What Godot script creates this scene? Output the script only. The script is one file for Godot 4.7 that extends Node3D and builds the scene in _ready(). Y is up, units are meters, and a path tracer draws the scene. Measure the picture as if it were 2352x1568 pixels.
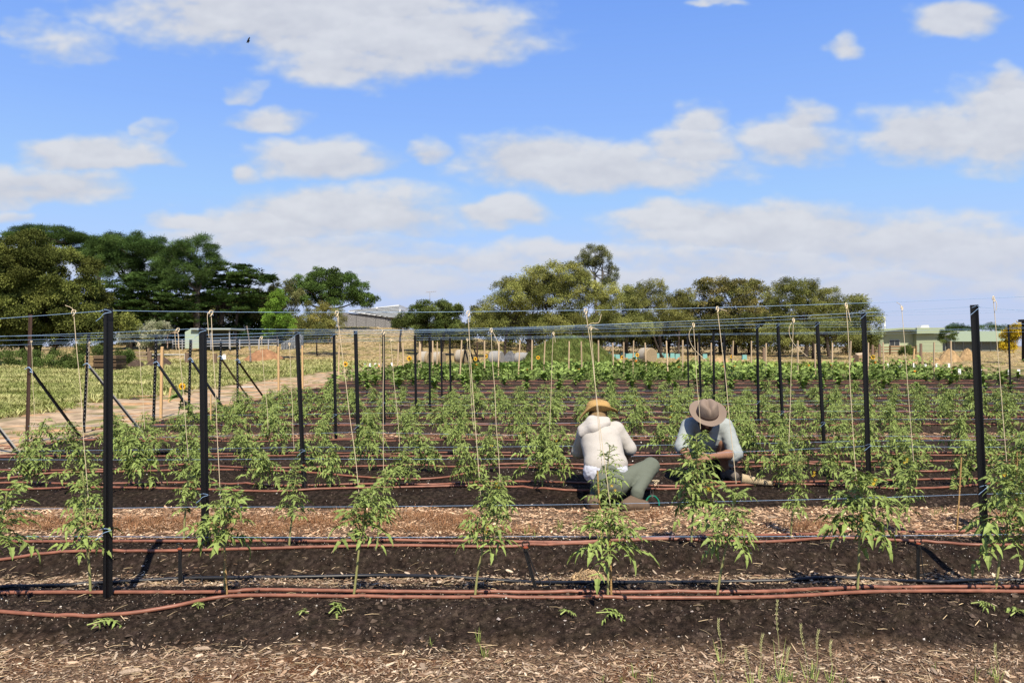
extends Node3D
# A vegetable field with rows of staked tomato plants, two gardeners, and trees and sheds beyond.
# x to the right, y up, the field runs away from the camera along -z; "z" in helpers means metres of depth.

const F := 1700.0
const EYE := 1.45
const ROWS := [4.0, 4.98, 7.12, 8.0, 9.2, 10.7, 12.7, 13.9, 15.1, 16.7, 18.9, 21.4, 23.9, 26.7, 28.7]
const ROW_WORD := ["front", "second", "third", "fourth", "fifth", "sixth", "seventh", "eighth", "ninth", "tenth", "eleventh", "twelfth", "thirteenth", "fourteenth", "fifteenth"]
var prof := [[1.0, 0.0], [3.42, 0.0], [3.92, 0.11], [4.12, 0.11], [4.42, 0.015], [4.62, 0.015], [4.9, 0.12], [5.12, 0.12], [5.5, 0.03], [6.5, 0.02], [7.0, 0.1], [7.25, 0.1], [7.55, 0.06], [7.85, 0.1], [8.15, 0.1], [8.55, 0.03], [9.05, 0.1], [9.35, 0.1], [9.85, 0.04], [10.5, 0.1], [10.8, 0.1], [11.1, 0.02], [12.1, 0.02], [12.6, 0.1], [12.9, 0.1], [13.3, 0.05], [13.8, 0.1], [14.1, 0.1], [14.5, 0.05], [15.0, 0.1], [15.3, 0.1], [15.8, 0.05], [16.6, 0.1], [16.9, 0.1], [17.3, 0.02], [18.2, 0.02], [18.8, 0.1], [19.1, 0.1], [20.0, 0.05], [21.3, 0.1], [21.6, 0.1], [22.6, 0.05], [23.8, 0.1], [24.1, 0.1], [25.3, 0.05], [26.6, 0.1], [26.9, 0.1], [27.8, 0.05], [28.6, 0.1], [28.9, 0.1], [30.0, 0.05], [33.0, 0.05], [36.0, 0.1], [50.0, 0.06], [52.0, 0.0]]
var prof_t := PackedFloat32Array()
var rng := RandomNumberGenerator.new()
var nz := FastNoiseLite.new()
var nz2 := FastNoiseLite.new()
var taken := {}
var M := {}

class MB:
	# collects triangles (front faces clockwise); normals follow from the faces when smooth
	var v := PackedVector3Array()
	var c := PackedColorArray()
	var ix := PackedInt32Array()
	func add(p: Vector3, col := Color.WHITE) -> int:
		v.append(p)
		c.append(col)
		return v.size() - 1
	func tri(a: int, b: int, d: int) -> void:
		ix.append(a)
		ix.append(b)
		ix.append(d)
	func quad(a: int, b: int, d: int, e: int) -> void:
		tri(a, b, d)
		tri(a, d, e)
	func face(a: Vector3, b: Vector3, d: Vector3, col := Color.WHITE) -> void:
		var k := v.size()
		add(a, col)
		add(b, col)
		add(d, col)
		tri(k, k + 1, k + 2)
	func face4(a: Vector3, b: Vector3, d: Vector3, e: Vector3, col := Color.WHITE) -> void:
		var k := v.size()
		add(a, col)
		add(b, col)
		add(d, col)
		add(e, col)
		quad(k, k + 1, k + 2, k + 3)
	func append(o: MB, xf: Transform3D, tint := Color.WHITE) -> void:
		var k := v.size()
		v.append_array(xf * o.v)
		if tint == Color.WHITE:
			c.append_array(o.c)
		else:
			for q in o.c:
				c.append(q * tint)
		for i in o.ix:
			ix.append(i + k)
	func box(at: Vector3, size: Vector3, turn := Basis.IDENTITY, col := Color.WHITE, ch := 0.0) -> void:
		# a box, its twelve edges chamfered when ch > 0
		var h := size / 2
		if ch <= 0.0:
			var q: Array[Vector3] = []
			for i in 8:
				q.append(at + turn * Vector3(h.x if i & 1 else -h.x, h.y if i & 2 else -h.y, h.z if i & 4 else -h.z))
			for f in [[0, 2, 3, 1], [4, 5, 7, 6], [0, 1, 5, 4], [2, 6, 7, 3], [0, 4, 6, 2], [1, 3, 7, 5]]:
				face4(q[f[3]], q[f[2]], q[f[1]], q[f[0]], col)
			return
		hull(at, h, turn, col, ch)
	func hull(at: Vector3, h: Vector3, turn: Basis, col: Color, ch: float) -> void:
		var i3 := h - Vector3.ONE * ch
		for ax in 3:
			for s in [-1.0, 1.0]:
				var u := (ax + 1) % 3
				var w := (ax + 2) % 3
				var p: Array[Vector3] = []
				for e in [[-1, -1], [1, -1], [1, 1], [-1, 1]]:
					var r := Vector3.ZERO
					r[ax] = s * h[ax]
					r[u] = e[0] * i3[u]
					r[w] = e[1] * i3[w]
					p.append(at + turn * r)
				if s > 0:
					face4(p[3], p[2], p[1], p[0], col)
				else:
					face4(p[0], p[1], p[2], p[3], col)
				for e in [-1.0, 1.0]:
					# the bevel between face ax and face u
					var b: Array[Vector3] = []
					for g in [[0, -1], [0, 1], [1, 1], [1, -1]]:
						var r := Vector3.ZERO
						r[ax] = s * (h[ax] if g[0] == 0 else i3[ax])
						r[u] = e * (i3[u] if g[0] == 0 else h[u])
						r[w] = g[1] * i3[w]
						b.append(at + turn * r)
					if s * e > 0:
						face4(b[0], b[1], b[2], b[3], col)
					else:
						face4(b[3], b[2], b[1], b[0], col)
		for k in 8:
			var s := Vector3(1 if k & 1 else -1, 1 if k & 2 else -1, 1 if k & 4 else -1)
			var a := at + turn * (s * Vector3(h.x, i3.y, i3.z))
			var b := at + turn * (s * Vector3(i3.x, h.y, i3.z))
			var d := at + turn * (s * Vector3(i3.x, i3.y, h.z))
			if s.x * s.y * s.z > 0:
				face(a, d, b, col)
			else:
				face(a, b, d, col)
	func tube(pts: PackedVector3Array, rad: PackedFloat32Array, sides := 6, col := Color.WHITE, caps := true) -> void:
		var n := pts.size()
		var k := v.size()
		var ref := Vector3.UP
		if absf((pts[n - 1] - pts[0]).normalized().y) > 0.8:
			ref = Vector3.RIGHT
		for i in n:
			var t := (pts[mini(i + 1, n - 1)] - pts[maxi(i - 1, 0)]).normalized()
			var a := t.cross(ref).normalized()
			var b := a.cross(t)
			for s in sides:
				var w := TAU * s / sides
				add(pts[i] + (a * cos(w) + b * sin(w)) * rad[mini(i, rad.size() - 1)], col)
		for i in n - 1:
			for s in sides:
				var s2 := (s + 1) % sides
				quad(k + i * sides + s, k + i * sides + s2, k + (i + 1) * sides + s2, k + (i + 1) * sides + s)
		if caps:
			for e in [0, n - 1]:
				var m := add(pts[e], col)
				for s in sides:
					var s2 := (s + 1) % sides
					var p: int = k + e * sides + s
					var q: int = k + e * sides + s2
					if e == 0:
						tri(m, q, p)
					else:
						tri(m, p, q)
	func lathe(profile: Array, sides: int, xf: Transform3D, col := Color.WHITE, warp = null) -> void:
		# profile: Vector2(radius, height) from bottom to top, outside seen from outside
		var k := v.size()
		for i in profile.size():
			for s in sides:
				var w := TAU * s / sides
				var p := Vector3(cos(w) * profile[i].x, profile[i].y, sin(w) * profile[i].x)
				if warp != null:
					p = warp.call(p, w, float(i) / (profile.size() - 1))
				add(xf * p, col)
		for i in profile.size() - 1:
			for s in sides:
				var s2 := (s + 1) % sides
				quad(k + i * sides + s, k + (i + 1) * sides + s, k + (i + 1) * sides + s2, k + i * sides + s2)
	func prism(outline: PackedVector2Array, depth: float, xf: Transform3D, col := Color.WHITE) -> void:
		# an outline in its xy plane (counterclockwise seen from +z) given a thickness from z = 0 back to z = -depth
		var n := outline.size()
		var t := Geometry2D.triangulate_polygon(outline)
		for s in [0.0, -depth]:
			var k := v.size()
			for p in outline:
				add(xf * Vector3(p.x, p.y, s), col)
			for i in range(0, t.size(), 3):
				var a := outline[t[i]]
				var b := outline[t[i + 1]]
				var d := outline[t[i + 2]]
				var ccw := (b - a).cross(d - a) > 0
				if ccw == (s == 0.0):
					tri(k + t[i], k + t[i + 2], k + t[i + 1])
				else:
					tri(k + t[i], k + t[i + 1], k + t[i + 2])
		for i in n:
			var a := outline[i]
			var b := outline[(i + 1) % n]
			face4(xf * Vector3(a.x, a.y, 0), xf * Vector3(a.x, a.y, -depth), xf * Vector3(b.x, b.y, -depth), xf * Vector3(b.x, b.y, 0), col)
	func mesh(smooth := false) -> ArrayMesh:
		var arr := []
		arr.resize(Mesh.ARRAY_MAX)
		arr[Mesh.ARRAY_VERTEX] = v
		arr[Mesh.ARRAY_COLOR] = c
		arr[Mesh.ARRAY_INDEX] = ix
		if smooth:
			var nr := PackedVector3Array()
			nr.resize(v.size())
			for i in range(0, ix.size(), 3):
				var a := ix[i]
				var b := ix[i + 1]
				var d := ix[i + 2]
				var f := (v[d] - v[a]).cross(v[b] - v[a])
				nr[a] += f
				nr[b] += f
				nr[d] += f
			for i in nr.size():
				nr[i] = nr[i].normalized() if nr[i].length_squared() > 1e-20 else Vector3.UP
			arr[Mesh.ARRAY_NORMAL] = nr
		var m := ArrayMesh.new()
		m.add_surface_from_arrays(Mesh.PRIMITIVE_TRIANGLES, arr)
		return m

# ---------- naming, things and parts ----------
func numbered(called: String) -> String:
	var k: int = taken.get(called, 0)
	taken[called] = k + 1
	return called if k == 0 else "%s_%03d" % [called, k]

func tag(o: Node, label: String, category := "", group := "", kind := "") -> Node:
	if label: o.set_meta("label", label)
	if category: o.set_meta("category", category)
	if group: o.set_meta("group", group)
	if kind: o.set_meta("kind", kind)
	return o

func thing(called: String, label: String, category: String, at := Vector3.ZERO, group := "", turn := 0.0) -> Node3D:
	var o := Node3D.new()
	o.name = numbered(called)
	add_child(o)
	o.position = at
	o.rotation.y = turn
	tag(o, label, category, group)
	return o

func obj(called: String, mesh: Mesh, m: Material, parent: Node = null) -> MeshInstance3D:
	var o := MeshInstance3D.new()
	o.mesh = mesh
	o.material_override = null
	for i in mesh.get_surface_count():
		o.set_surface_override_material(i, m)
	if parent == null:
		o.name = numbered(called)
		add_child(o)
	else:
		o.name = called
		parent.add_child(o, true)
	return o

func scatter(called: String, mesh: Mesh, m: Material, xfs: Array, cols: Array, parent: Node = null) -> MultiMeshInstance3D:
	var mm := MultiMesh.new()
	mm.transform_format = MultiMesh.TRANSFORM_3D
	mm.use_colors = true
	mm.mesh = mesh
	mm.instance_count = xfs.size()
	for i in xfs.size():
		mm.set_instance_transform(i, xfs[i])
		mm.set_instance_color(i, cols[i])
	var o := MultiMeshInstance3D.new()
	o.multimesh = mm
	o.material_override = m
	o.set_meta("kind", "stuff")
	if parent == null:
		o.name = numbered(called)
		add_child(o)
	else:
		o.name = called
		parent.add_child(o, true)
	return o

func ordinal(n: int) -> String:
	var small := ["", "first", "second", "third", "fourth", "fifth", "sixth", "seventh", "eighth", "ninth", "tenth", "eleventh", "twelfth", "thirteenth", "fourteenth", "fifteenth", "sixteenth", "seventeenth", "eighteenth", "nineteenth"]
	if n < 20: return small[n]
	var tens := ["", "", "twent", "thirt", "fort", "fift", "sixt", "sevent"]
	if n % 10 == 0: return tens[n / 10] + "ieth"
	return tens[n / 10] + "y-" + small[n % 10]

# ---------- places ----------
func W(x: float, y: float, z: float) -> Vector3:
	return Vector3((x - 1176.0) * z / F, EYE - (y - 795.0) * z / F, -z)

func smooth01(a: float, b: float, t: float) -> float:
	return smoothstep(a, b, t)

func H(x: float, z: float) -> float:
	var h := 0.0
	var inside := smoothstep(-7.0, -6.2, x) if z > 3.0 else 1.0
	if z < 52.0 and inside > 0.0:
		var q := z - 0.012 * x
		var k := clampi(int(q * 20.0), 0, prof_t.size() - 2)
		var f := q * 20.0 - k
		h = lerpf(prof_t[k], prof_t[k + 1], clampf(f, 0, 1)) * inside
		if z < 33.0:
			h += inside * (0.016 * nz.get_noise_2d(x * 1.6, z * 1.6) + 0.009 * nz2.get_noise_2d(x * 7.0, z * 7.0))
	if z > 30.0:
		h += 0.6 * smoothstep(52.0, 105.0, z)
		h += 3.6 * exp(-pow((x + 22.0) / 22.0, 2.0) - pow((z - 112.0) / 26.0, 2.0))
		h += 0.9 * exp(-pow((x + 42.0) / 16.0, 2.0) - pow((z - 95.0) / 18.0, 2.0))
		h += 0.14 * nz.get_noise_2d(x * 0.15, z * 0.15) * smoothstep(30.0, 50.0, z)
	if x < -7.0:
		h += 0.05 * nz.get_noise_2d(x * 0.7, z * 0.7) * smoothstep(-7.0, -9.0, x)
	return h

func on(x: float, z: float, up := 0.0) -> Vector3:
	return Vector3(x, H(x, z) + up, -z)

func onpx(x: float, z: float, up := 0.0) -> Vector3:
	return on((x - 1176.0) * z / F, z, up)

func hit(x: float, y: float) -> Vector3:
	# where the ray through this point of the picture meets the ground
	var z := 1.5
	while z < 160.0:
		var p := W(x, y, z)
		if p.y <= H(p.x, z):
			var lo := z - maxf(0.02, z * 0.006)
			for i in 8:
				var m := (lo + z) / 2
				p = W(x, y, m)
				if p.y <= H(p.x, m): z = m
				else: lo = m
			return on(p.x, z)
		z += maxf(0.02, z * 0.006)
	return W(x, y, 160.0)

func rowz(r: int, x: float) -> float:
	return ROWS[r] + 0.012 * x

func curve(pts: Array, n: int) -> PackedVector3Array:
	# a smooth line through the points
	var out := PackedVector3Array()
	for i in pts.size() - 1:
		var a: Vector3 = pts[maxi(i - 1, 0)]
		var b: Vector3 = pts[i]
		var d: Vector3 = pts[i + 1]
		var e: Vector3 = pts[mini(i + 2, pts.size() - 1)]
		for k in n:
			out.append(b.cubic_interpolate(d, a, e, float(k) / n))
	out.append(pts[-1])
	return out

func lin(r: float, g: float, b: float) -> Color:
	return Color(r, g, b).linear_to_srgb()

func noise_tex(seed_: int, freq: float, ramp: Array, size := 512, kind := FastNoiseLite.TYPE_SIMPLEX_SMOOTH, octaves := 5) -> NoiseTexture2D:
	var n := FastNoiseLite.new()
	n.seed = seed_
	n.noise_type = kind
	n.frequency = freq
	n.fractal_octaves = octaves
	var t := NoiseTexture2D.new()
	t.width = size
	t.height = size
	t.seamless = true
	t.noise = n
	var g := Gradient.new()
	g.offsets = PackedFloat32Array(ramp.map(func(q): return q[0]))
	g.colors = PackedColorArray(ramp.map(func(q): return q[1]))
	t.color_ramp = g
	return t

func grey_ramp(lo: float, hi: float) -> Array:
	return [[0.15, Color(lo, lo, lo)], [0.85, Color(hi, hi, hi)]]

func mat(col: Color, rough := 0.8, tex: Texture2D = null, scale := 1.0, bump: Texture2D = null, relief := 0.0, vcol := true, spec := 0.3) -> StandardMaterial3D:
	var m := StandardMaterial3D.new()
	m.albedo_color = col
	m.roughness = rough
	m.metallic_specular = spec
	m.vertex_color_use_as_albedo = vcol
	m.cull_mode = BaseMaterial3D.CULL_DISABLED
	if tex or bump:
		m.uv1_triplanar = true
		m.uv1_world_triplanar = true
		m.uv1_scale = Vector3.ONE * scale
	if tex:
		m.albedo_texture = tex
	if bump:
		m.heightmap_enabled = true
		m.heightmap_texture = bump
		m.heightmap_scale = relief
	return m

func leafmat(col: Color, through := 0.35, rough := 0.55) -> StandardMaterial3D:
	var m := mat(col, rough, null, 1.0, null, 0.0, true, 0.35)
	m.backlight_enabled = true
	m.backlight = Color(through, through, through * 0.6)
	return m

# ---------- camera, sky, sun ----------
const CLOUDS := [
	[700, 15, 430, 110, 1.0], [900, 80, 320, 95, 1.0], [800, 140, 190, 62, 0.8], [1040, 115, 170, 55, 0.7], [450, 15, 170, 70, 0.6], [1200, 95, 60, 28, 0.4],
	[150, 105, 110, 48, 0.25], [70, 60, 80, 30, 0.12], [605, 276, 88, 30, 0.7], [215, 356, 160, 42, 1.0], [345, 365, 65, 20, 0.6], [110, 425, 160, 44, 0.9], [0, 430, 90, 46, 0.9], [12, 498, 45, 16, 0.5],
	[745, 366, 156, 44, 1.0], [565, 394, 40, 22, 0.7], [975, 350, 52, 30, 0.8], [560, 212, 40, 20, 0.2], [345, 300, 40, 25, 0.15],
	[1230, 365, 165, 60, 1.0], [1380, 385, 290, 56, 1.0], [1590, 340, 100, 58, 0.8], [1610, 278, 55, 42, 0.7], [1825, 325, 120, 58, 0.9], [1860, 268, 62, 42, 0.75],
	[2140, 310, 150, 68, 0.9], [2310, 290, 150, 105, 1.0], [2330, 200, 60, 45, 0.8], [2200, 38, 105, 40, 0.9], [1945, 105, 38, 34, 0.6], [1640, 5, 60, 10, 0.3],
	[800, 490, 250, 66, 1.0], [640, 520, 220, 45, 0.8], [450, 505, 100, 22, 0.6], [1160, 490, 105, 40, 0.9], [700, 572, 330, 34, 0.6], [560, 545, 180, 30, 0.6],
	[1580, 505, 160, 46, 0.9], [1760, 530, 320, 62, 1.0], [2050, 560, 350, 60, 0.9], [2250, 590, 250, 66, 0.8], [1700, 605, 320, 42, 0.7],
	[1000, 600, 500, 30, 0.6], [900, 640, 400, 36, 0.5], [1300, 592, 250, 38, 0.6], [2000, 655, 500, 36, 0.6], [1500, 640, 300, 40, 0.5], [100, 600, 500, 30, 0.4]]

func sky_color(x: float, y: float, az: float, el: float, framed: float) -> Color:
	# blue by height, with clouds laid over it; framed: how far the listed clouds count against made-up ones
	var e := rad_to_deg(el)
	var stops := [[-90.0, Color8(120, 110, 95)], [-1.0, Color8(150, 145, 135)], [0.0, Color8(200, 209, 232)], [2.5, Color8(194, 207, 238)], [6.0, Color8(183, 211, 254)], [11.0, Color8(164, 204, 254)], [17.0, Color8(142, 184, 253)], [26.0, Color8(118, 163, 243)], [50.0, Color8(92, 132, 220)], [91.0, Color8(74, 112, 200)]]
	var k := 0
	while k < stops.size() - 2 and e > stops[k + 1][0]:
		k += 1
	var base: Color = (stops[k][1] as Color).lerp(stops[k + 1][1], clampf((e - stops[k][0]) / (stops[k + 1][0] - stops[k][0]), 0, 1))
	if e < -1.0:
		return base
	var low := maxf(sin(el), 0.05)
	var u := Vector3(sin(az) * cos(el), 0, -cos(az) * cos(el)) / (low + 0.14)
	var n := nz.get_noise_3d(u.x * 3.0, e * 0.55, u.z * 3.0) * 0.6 + nz2.get_noise_3d(u.x * 8.0 + 9.0, e * 1.6, u.z * 8.0) * 0.32
	var far := nz.get_noise_3d(u.x * 1.1 + 40.0, 0.0, u.z * 1.1) * 1.6 - 0.15
	var b := -1.0
	var rel := 0.0
	if framed > 0.0:
		var fine := nz2.get_noise_2d(x / 75.0, y / 36.0)
		var wide := nz.get_noise_2d(x / 260.0, y / 80.0)
		n = lerpf(n, wide * 0.6 + fine * 0.26 + nz2.get_noise_2d(x / 30.0 + 3.0, y / 19.0) * 0.13, framed)
		var ox := x
		x += 40.0 * nz.get_noise_2d(x / 230.0 + 7.0, y / 120.0) + 5.0 * fine
		y += 20.0 * nz.get_noise_2d(ox / 190.0, y / 110.0 + 31.0) + 4.0 * nz2.get_noise_2d(ox / 60.0 + 5.0, y / 30.0)
		for q in CLOUDS:
			var dx: float = (x - q[0]) / (q[2] * 1.12)
			if dx > 1.5 or dx < -1.5:
				continue
			var dy: float = (y - q[1]) / (q[3] * 1.1)
			if dy > 0.0: dy *= 1.12
			var r := (1.0 - (dx * dx + dy * dy))
			if r > -1.2:
				r = r * q[4] if r > 0.0 else r
				r = minf(r, q[4])
				if r > b:
					b = r
					rel = dy
	b = lerpf(far, b, framed)
	var a := smoothstep(-0.5, 0.85, b + n * 0.85)
	a = minf(a * 1.05, 0.94)
	var light := clampf(0.58 - rel * 0.35 + n * 1.1, 0, 1)
	var col := Color8(203, 206, 216).lerp(Color8(221, 223, 229), light)
	col = col.lerp(Color8(204, 211, 230), smoothstep(10.0, 1.0, e) * 0.75)
	return base.lerp(col, a)

func make_sky() -> Image:
	var wide := 4096
	var tall := 2048
	var small := Image.create(1024, 512, false, Image.FORMAT_RGB8)
	for j in 512:
		var el := (0.5 - (j + 0.5) / 512.0) * PI
		if el < -0.1:
			small.fill_rect(Rect2i(0, j, 1024, 512 - j), Color8(120, 110, 95))
			break
		for i in 1024:
			small.set_pixel(i, j, sky_at(wrapf((i + 0.5) / 1024.0 * TAU, -PI, PI), el))
	small.resize(wide, tall, Image.INTERPOLATE_CUBIC)
	var half := int(deg_to_rad(40) / TAU * wide)
	var j0 := int((0.5 - deg_to_rad(28) / PI) * tall)
	var j1 := int((0.5 + deg_to_rad(0.5) / PI) * tall)
	for j in range(j0, j1):
		var el := (0.5 - (j + 0.5) / tall) * PI
		for i in range(-half, half):
			small.set_pixel(posmod(i, wide), j, sky_at((i + 0.5) / wide * TAU, el))
	return small

func sky_at(az: float, el: float) -> Color:
	var framed := 0.0
	var x := 0.0
	var y := 0.0
	if absf(az) < 0.85 and el < 0.65:
		x = 1176.0 + F * tan(az)
		y = 795.0 - F * tan(el) / cos(az)
		framed = smoothstep(0.8, 0.64, absf(az)) * smoothstep(0.62, 0.5, el)
	return sky_color(x, y, az, el, framed)

func setup() -> void:
	var cam := Camera3D.new()
	cam.name = "camera"
	cam.fov = rad_to_deg(2.0 * atan(784.0 / F))
	cam.near = 0.1
	cam.far = 4000.0
	cam.position = Vector3(0, EYE, 0)
	cam.rotation = Vector3(atan(11.0 / F), 0, 0)
	cam.current = true
	add_child(cam)
	var env := Environment.new()
	env.background_mode = Environment.BG_SKY
	var pano := PanoramaSkyMaterial.new()
	pano.panorama = ImageTexture.create_from_image(make_sky())
	env.sky = Sky.new()
	env.sky.sky_material = pano
	env.background_energy_multiplier = 0.6
	env.tonemap_mode = Environment.TONE_MAPPER_LINEAR
	env.tonemap_exposure = 1.68
	env.sdfgi_enabled = true
	env.ssao_enabled = true
	env.ssil_enabled = true
	var we := WorldEnvironment.new()
	we.name = "environment"
	we.environment = env
	add_child(we)
	var sun := DirectionalLight3D.new()
	sun.name = "sun"
	sun.light_energy = 1.6
	sun.light_color = Color(1.0, 0.955, 0.88)
	sun.light_angular_distance = 0.5
	sun.shadow_enabled = true
	add_child(sun)
	sun.look_at_from_position(Vector3.ZERO, Vector3(-0.125, -0.86, -0.60))

func setup_materials() -> void:
	var grain := noise_tex(3, 0.03, grey_ramp(0.45, 1.0))
	var fine := noise_tex(4, 0.09, grey_ramp(0.4, 1.0))
	var lumps := noise_tex(5, 0.045, grey_ramp(0.0, 1.0))
	var crumbs := noise_tex(6, 0.12, grey_ramp(0.0, 1.0), 512, FastNoiseLite.TYPE_CELLULAR, 3)
	M.soil = mat(Color.WHITE, 0.95, grain, 1.3, crumbs, 1.6, true, 0.15)
	M.mulch = mat(Color.WHITE, 0.9, fine, 1.7, crumbs, 1.2, true, 0.15)
	M.sand = mat(Color.WHITE, 0.95, noise_tex(12, 0.012, grey_ramp(0.72, 1.0)), 0.35, lumps, 1.2, true, 0.1)
	M.turf = mat(Color.WHITE, 0.95, grain, 0.11, lumps, 4.0, true, 0.1)
	M.chip = mat(Color.WHITE, 0.8, null, 1, null, 0, true, 0.2)
	M.clod = mat(Color.WHITE, 0.95, null, 1, null, 0, true, 0.1)
	M.blade = leafmat(Color.WHITE, 0.4, 0.6)
	M.leaf = leafmat(Color.WHITE, 0.4, 0.6)
	M.tree_leaf = leafmat(Color.WHITE, 0.45, 0.7)
	M.tree_leaf.metallic_specular = 0.12
	M.leaf.metallic_specular = 0.25
	M.blade.metallic_specular = 0.15
	M.stem = mat(Color.WHITE, 0.6, null, 1, null, 0, true, 0.3)
	M.bark = mat(Color.WHITE, 0.9, grain, 0.6, lumps, 3.0, true, 0.15)
	M.post = mat(lin(0.012, 0.012, 0.014), 0.42, fine, 4.0, null, 0, false, 0.4)
	M.rust = mat(lin(0.12, 0.072, 0.055), 0.7, fine, 5.0, fine, 0.1, false, 0.3)
	M.pipe = mat(lin(0.25, 0.103, 0.066), 0.42, noise_tex(8, 0.02, grey_ramp(0.74, 1.0)), 0.9, null, 0, false, 0.35)
	M.poly = mat(lin(0.022, 0.024, 0.03), 0.4, fine, 4.0, null, 0, false, 0.4)
	M.black = mat(lin(0.012, 0.012, 0.013), 0.5, null, 1, null, 0, false, 0.4)
	M.orange = mat(lin(0.22, 0.05, 0.02), 0.5, null, 1, null, 0, false, 0.4)
	M.twine = mat(lin(0.60, 0.50, 0.34), 0.9, null, 1, null, 0, false, 0.1)
	M.wire = mat(lin(0.24, 0.37, 0.56), 0.5, null, 1, null, 0, false, 0.4)
	M.wood = mat(Color.WHITE, 0.8, noise_tex(9, 0.06, grey_ramp(0.68, 1.0)), 3.0, fine, 0.2, true, 0.2)
	M.white = mat(lin(0.75, 0.75, 0.74), 0.6, null, 1, null, 0, false, 0.3)
	M.paint = mat(Color.WHITE, 0.55, null, 1, null, 0, true, 0.3)
	M.concrete = mat(Color.WHITE, 0.9, grain, 0.5, fine, 0.4, true, 0.15)
	M.glass = mat(lin(0.03, 0.035, 0.04), 0.08, null, 1, null, 0, false, 0.5)
	M.cloth = mat(Color.WHITE, 0.9, noise_tex(10, 0.05, grey_ramp(0.86, 1.0)), 6.0, fine, 0.035, true, 0.12)
	M.skin = mat(Color.WHITE, 0.55, fine, 9.0, null, 0, true, 0.3)
	M.straw = mat(Color.WHITE, 0.85, fine, 14.0, crumbs, 0.25, true, 0.15)
	M.hair = mat(Color.WHITE, 0.6, fine, 22.0, fine, 0.3, true, 0.3)
	M.petal = leafmat(Color.WHITE, 0.4, 0.6)

# ---------- ground ----------
func sheet(called: String, label: String, category: String, xs: PackedFloat32Array, zs: PackedFloat32Array, m: Material, paint: int, low := 0.0) -> void:
	var b := MB.new()
	for z in zs:
		for x in xs:
			b.add(Vector3(x, H(x, z) + low, -z), ground_color(paint, x, z))
	var w := xs.size()
	for j in zs.size() - 1:
		for i in w - 1:
			var k := j * w + i
			b.quad(k, k + w, k + w + 1, k + 1)
	tag(obj(called, b.mesh(true), m), label, category, "", "structure")

func ground_color(paint: int, x: float, z: float) -> Color:
	var n := nz.get_noise_2d(x * 1.3 + 50.0, z * 1.3)
	var f := nz2.get_noise_2d(x * 5.0, z * 5.0 + 30.0)
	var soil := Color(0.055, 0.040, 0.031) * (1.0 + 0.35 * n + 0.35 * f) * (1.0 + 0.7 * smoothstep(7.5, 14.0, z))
	var mulch := Color(0.28, 0.185, 0.12) * (1.0 + 0.3 * n + 0.35 * f)
	match paint:
		0:  # bed: dark soil, chips worked into the furrows and along the edges
			var q := z - 0.012 * x + 0.12 * n
			var t := maxf(smoothstep(3.62, 3.42, q), smoothstep(0.12, 0.03, absf(q - 4.53)) * 0.75)
			return soil.lerp(mulch, clampf(t, 0, 1))
		1:
			var red := smoothstep(0.05, 0.35, nz.get_noise_2d(x * 0.9, z * 2.0 + 70.0))
			return mulch.lerp(Color(0.27, 0.125, 0.06) * (1.0 + 0.3 * f), red * 0.6)
		2:
			var t := smoothstep(0.05, 0.4, nz.get_noise_2d(x * 0.55, z * 1.1 + 9.0) + 0.3 * f)
			var c := Color(0.44, 0.335, 0.225).lerp(Color(0.47, 0.265, 0.125), t * 0.8)
			var edge := maxf(smoothstep(-10.0, -11.2, x + 1.3 * nz.get_noise_2d(z * 0.6, x * 0.4)), smoothstep(0.22, 0.45, nz.get_noise_2d(x * 0.8 + 20.0, z * 0.5)) * 0.75)
			return c.lerp(Color(0.17, 0.185, 0.065), edge)
	# paddock: green on the left, straw on the rise and to the right
	var g := Color(0.22, 0.22, 0.08) * (1.0 + 0.3 * n)
	var s := Color(0.52, 0.40, 0.22) * (1.0 + 0.2 * n)
	var dry := smoothstep(-0.25, 0.35, nz.get_noise_2d(x * 0.22, z * 0.22) + (0.32 if z > 52.0 else -0.45) + (0.4 if x > 8.0 else 0.0))
	return g.lerp(s, dry)

func steps(a: float, b: float, d: float) -> PackedFloat32Array:
	var out := PackedFloat32Array()
	var n := int(ceil((b - a) / d))
	for i in n + 1:
		out.append(lerpf(a, b, float(i) / n))
	return out

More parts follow.
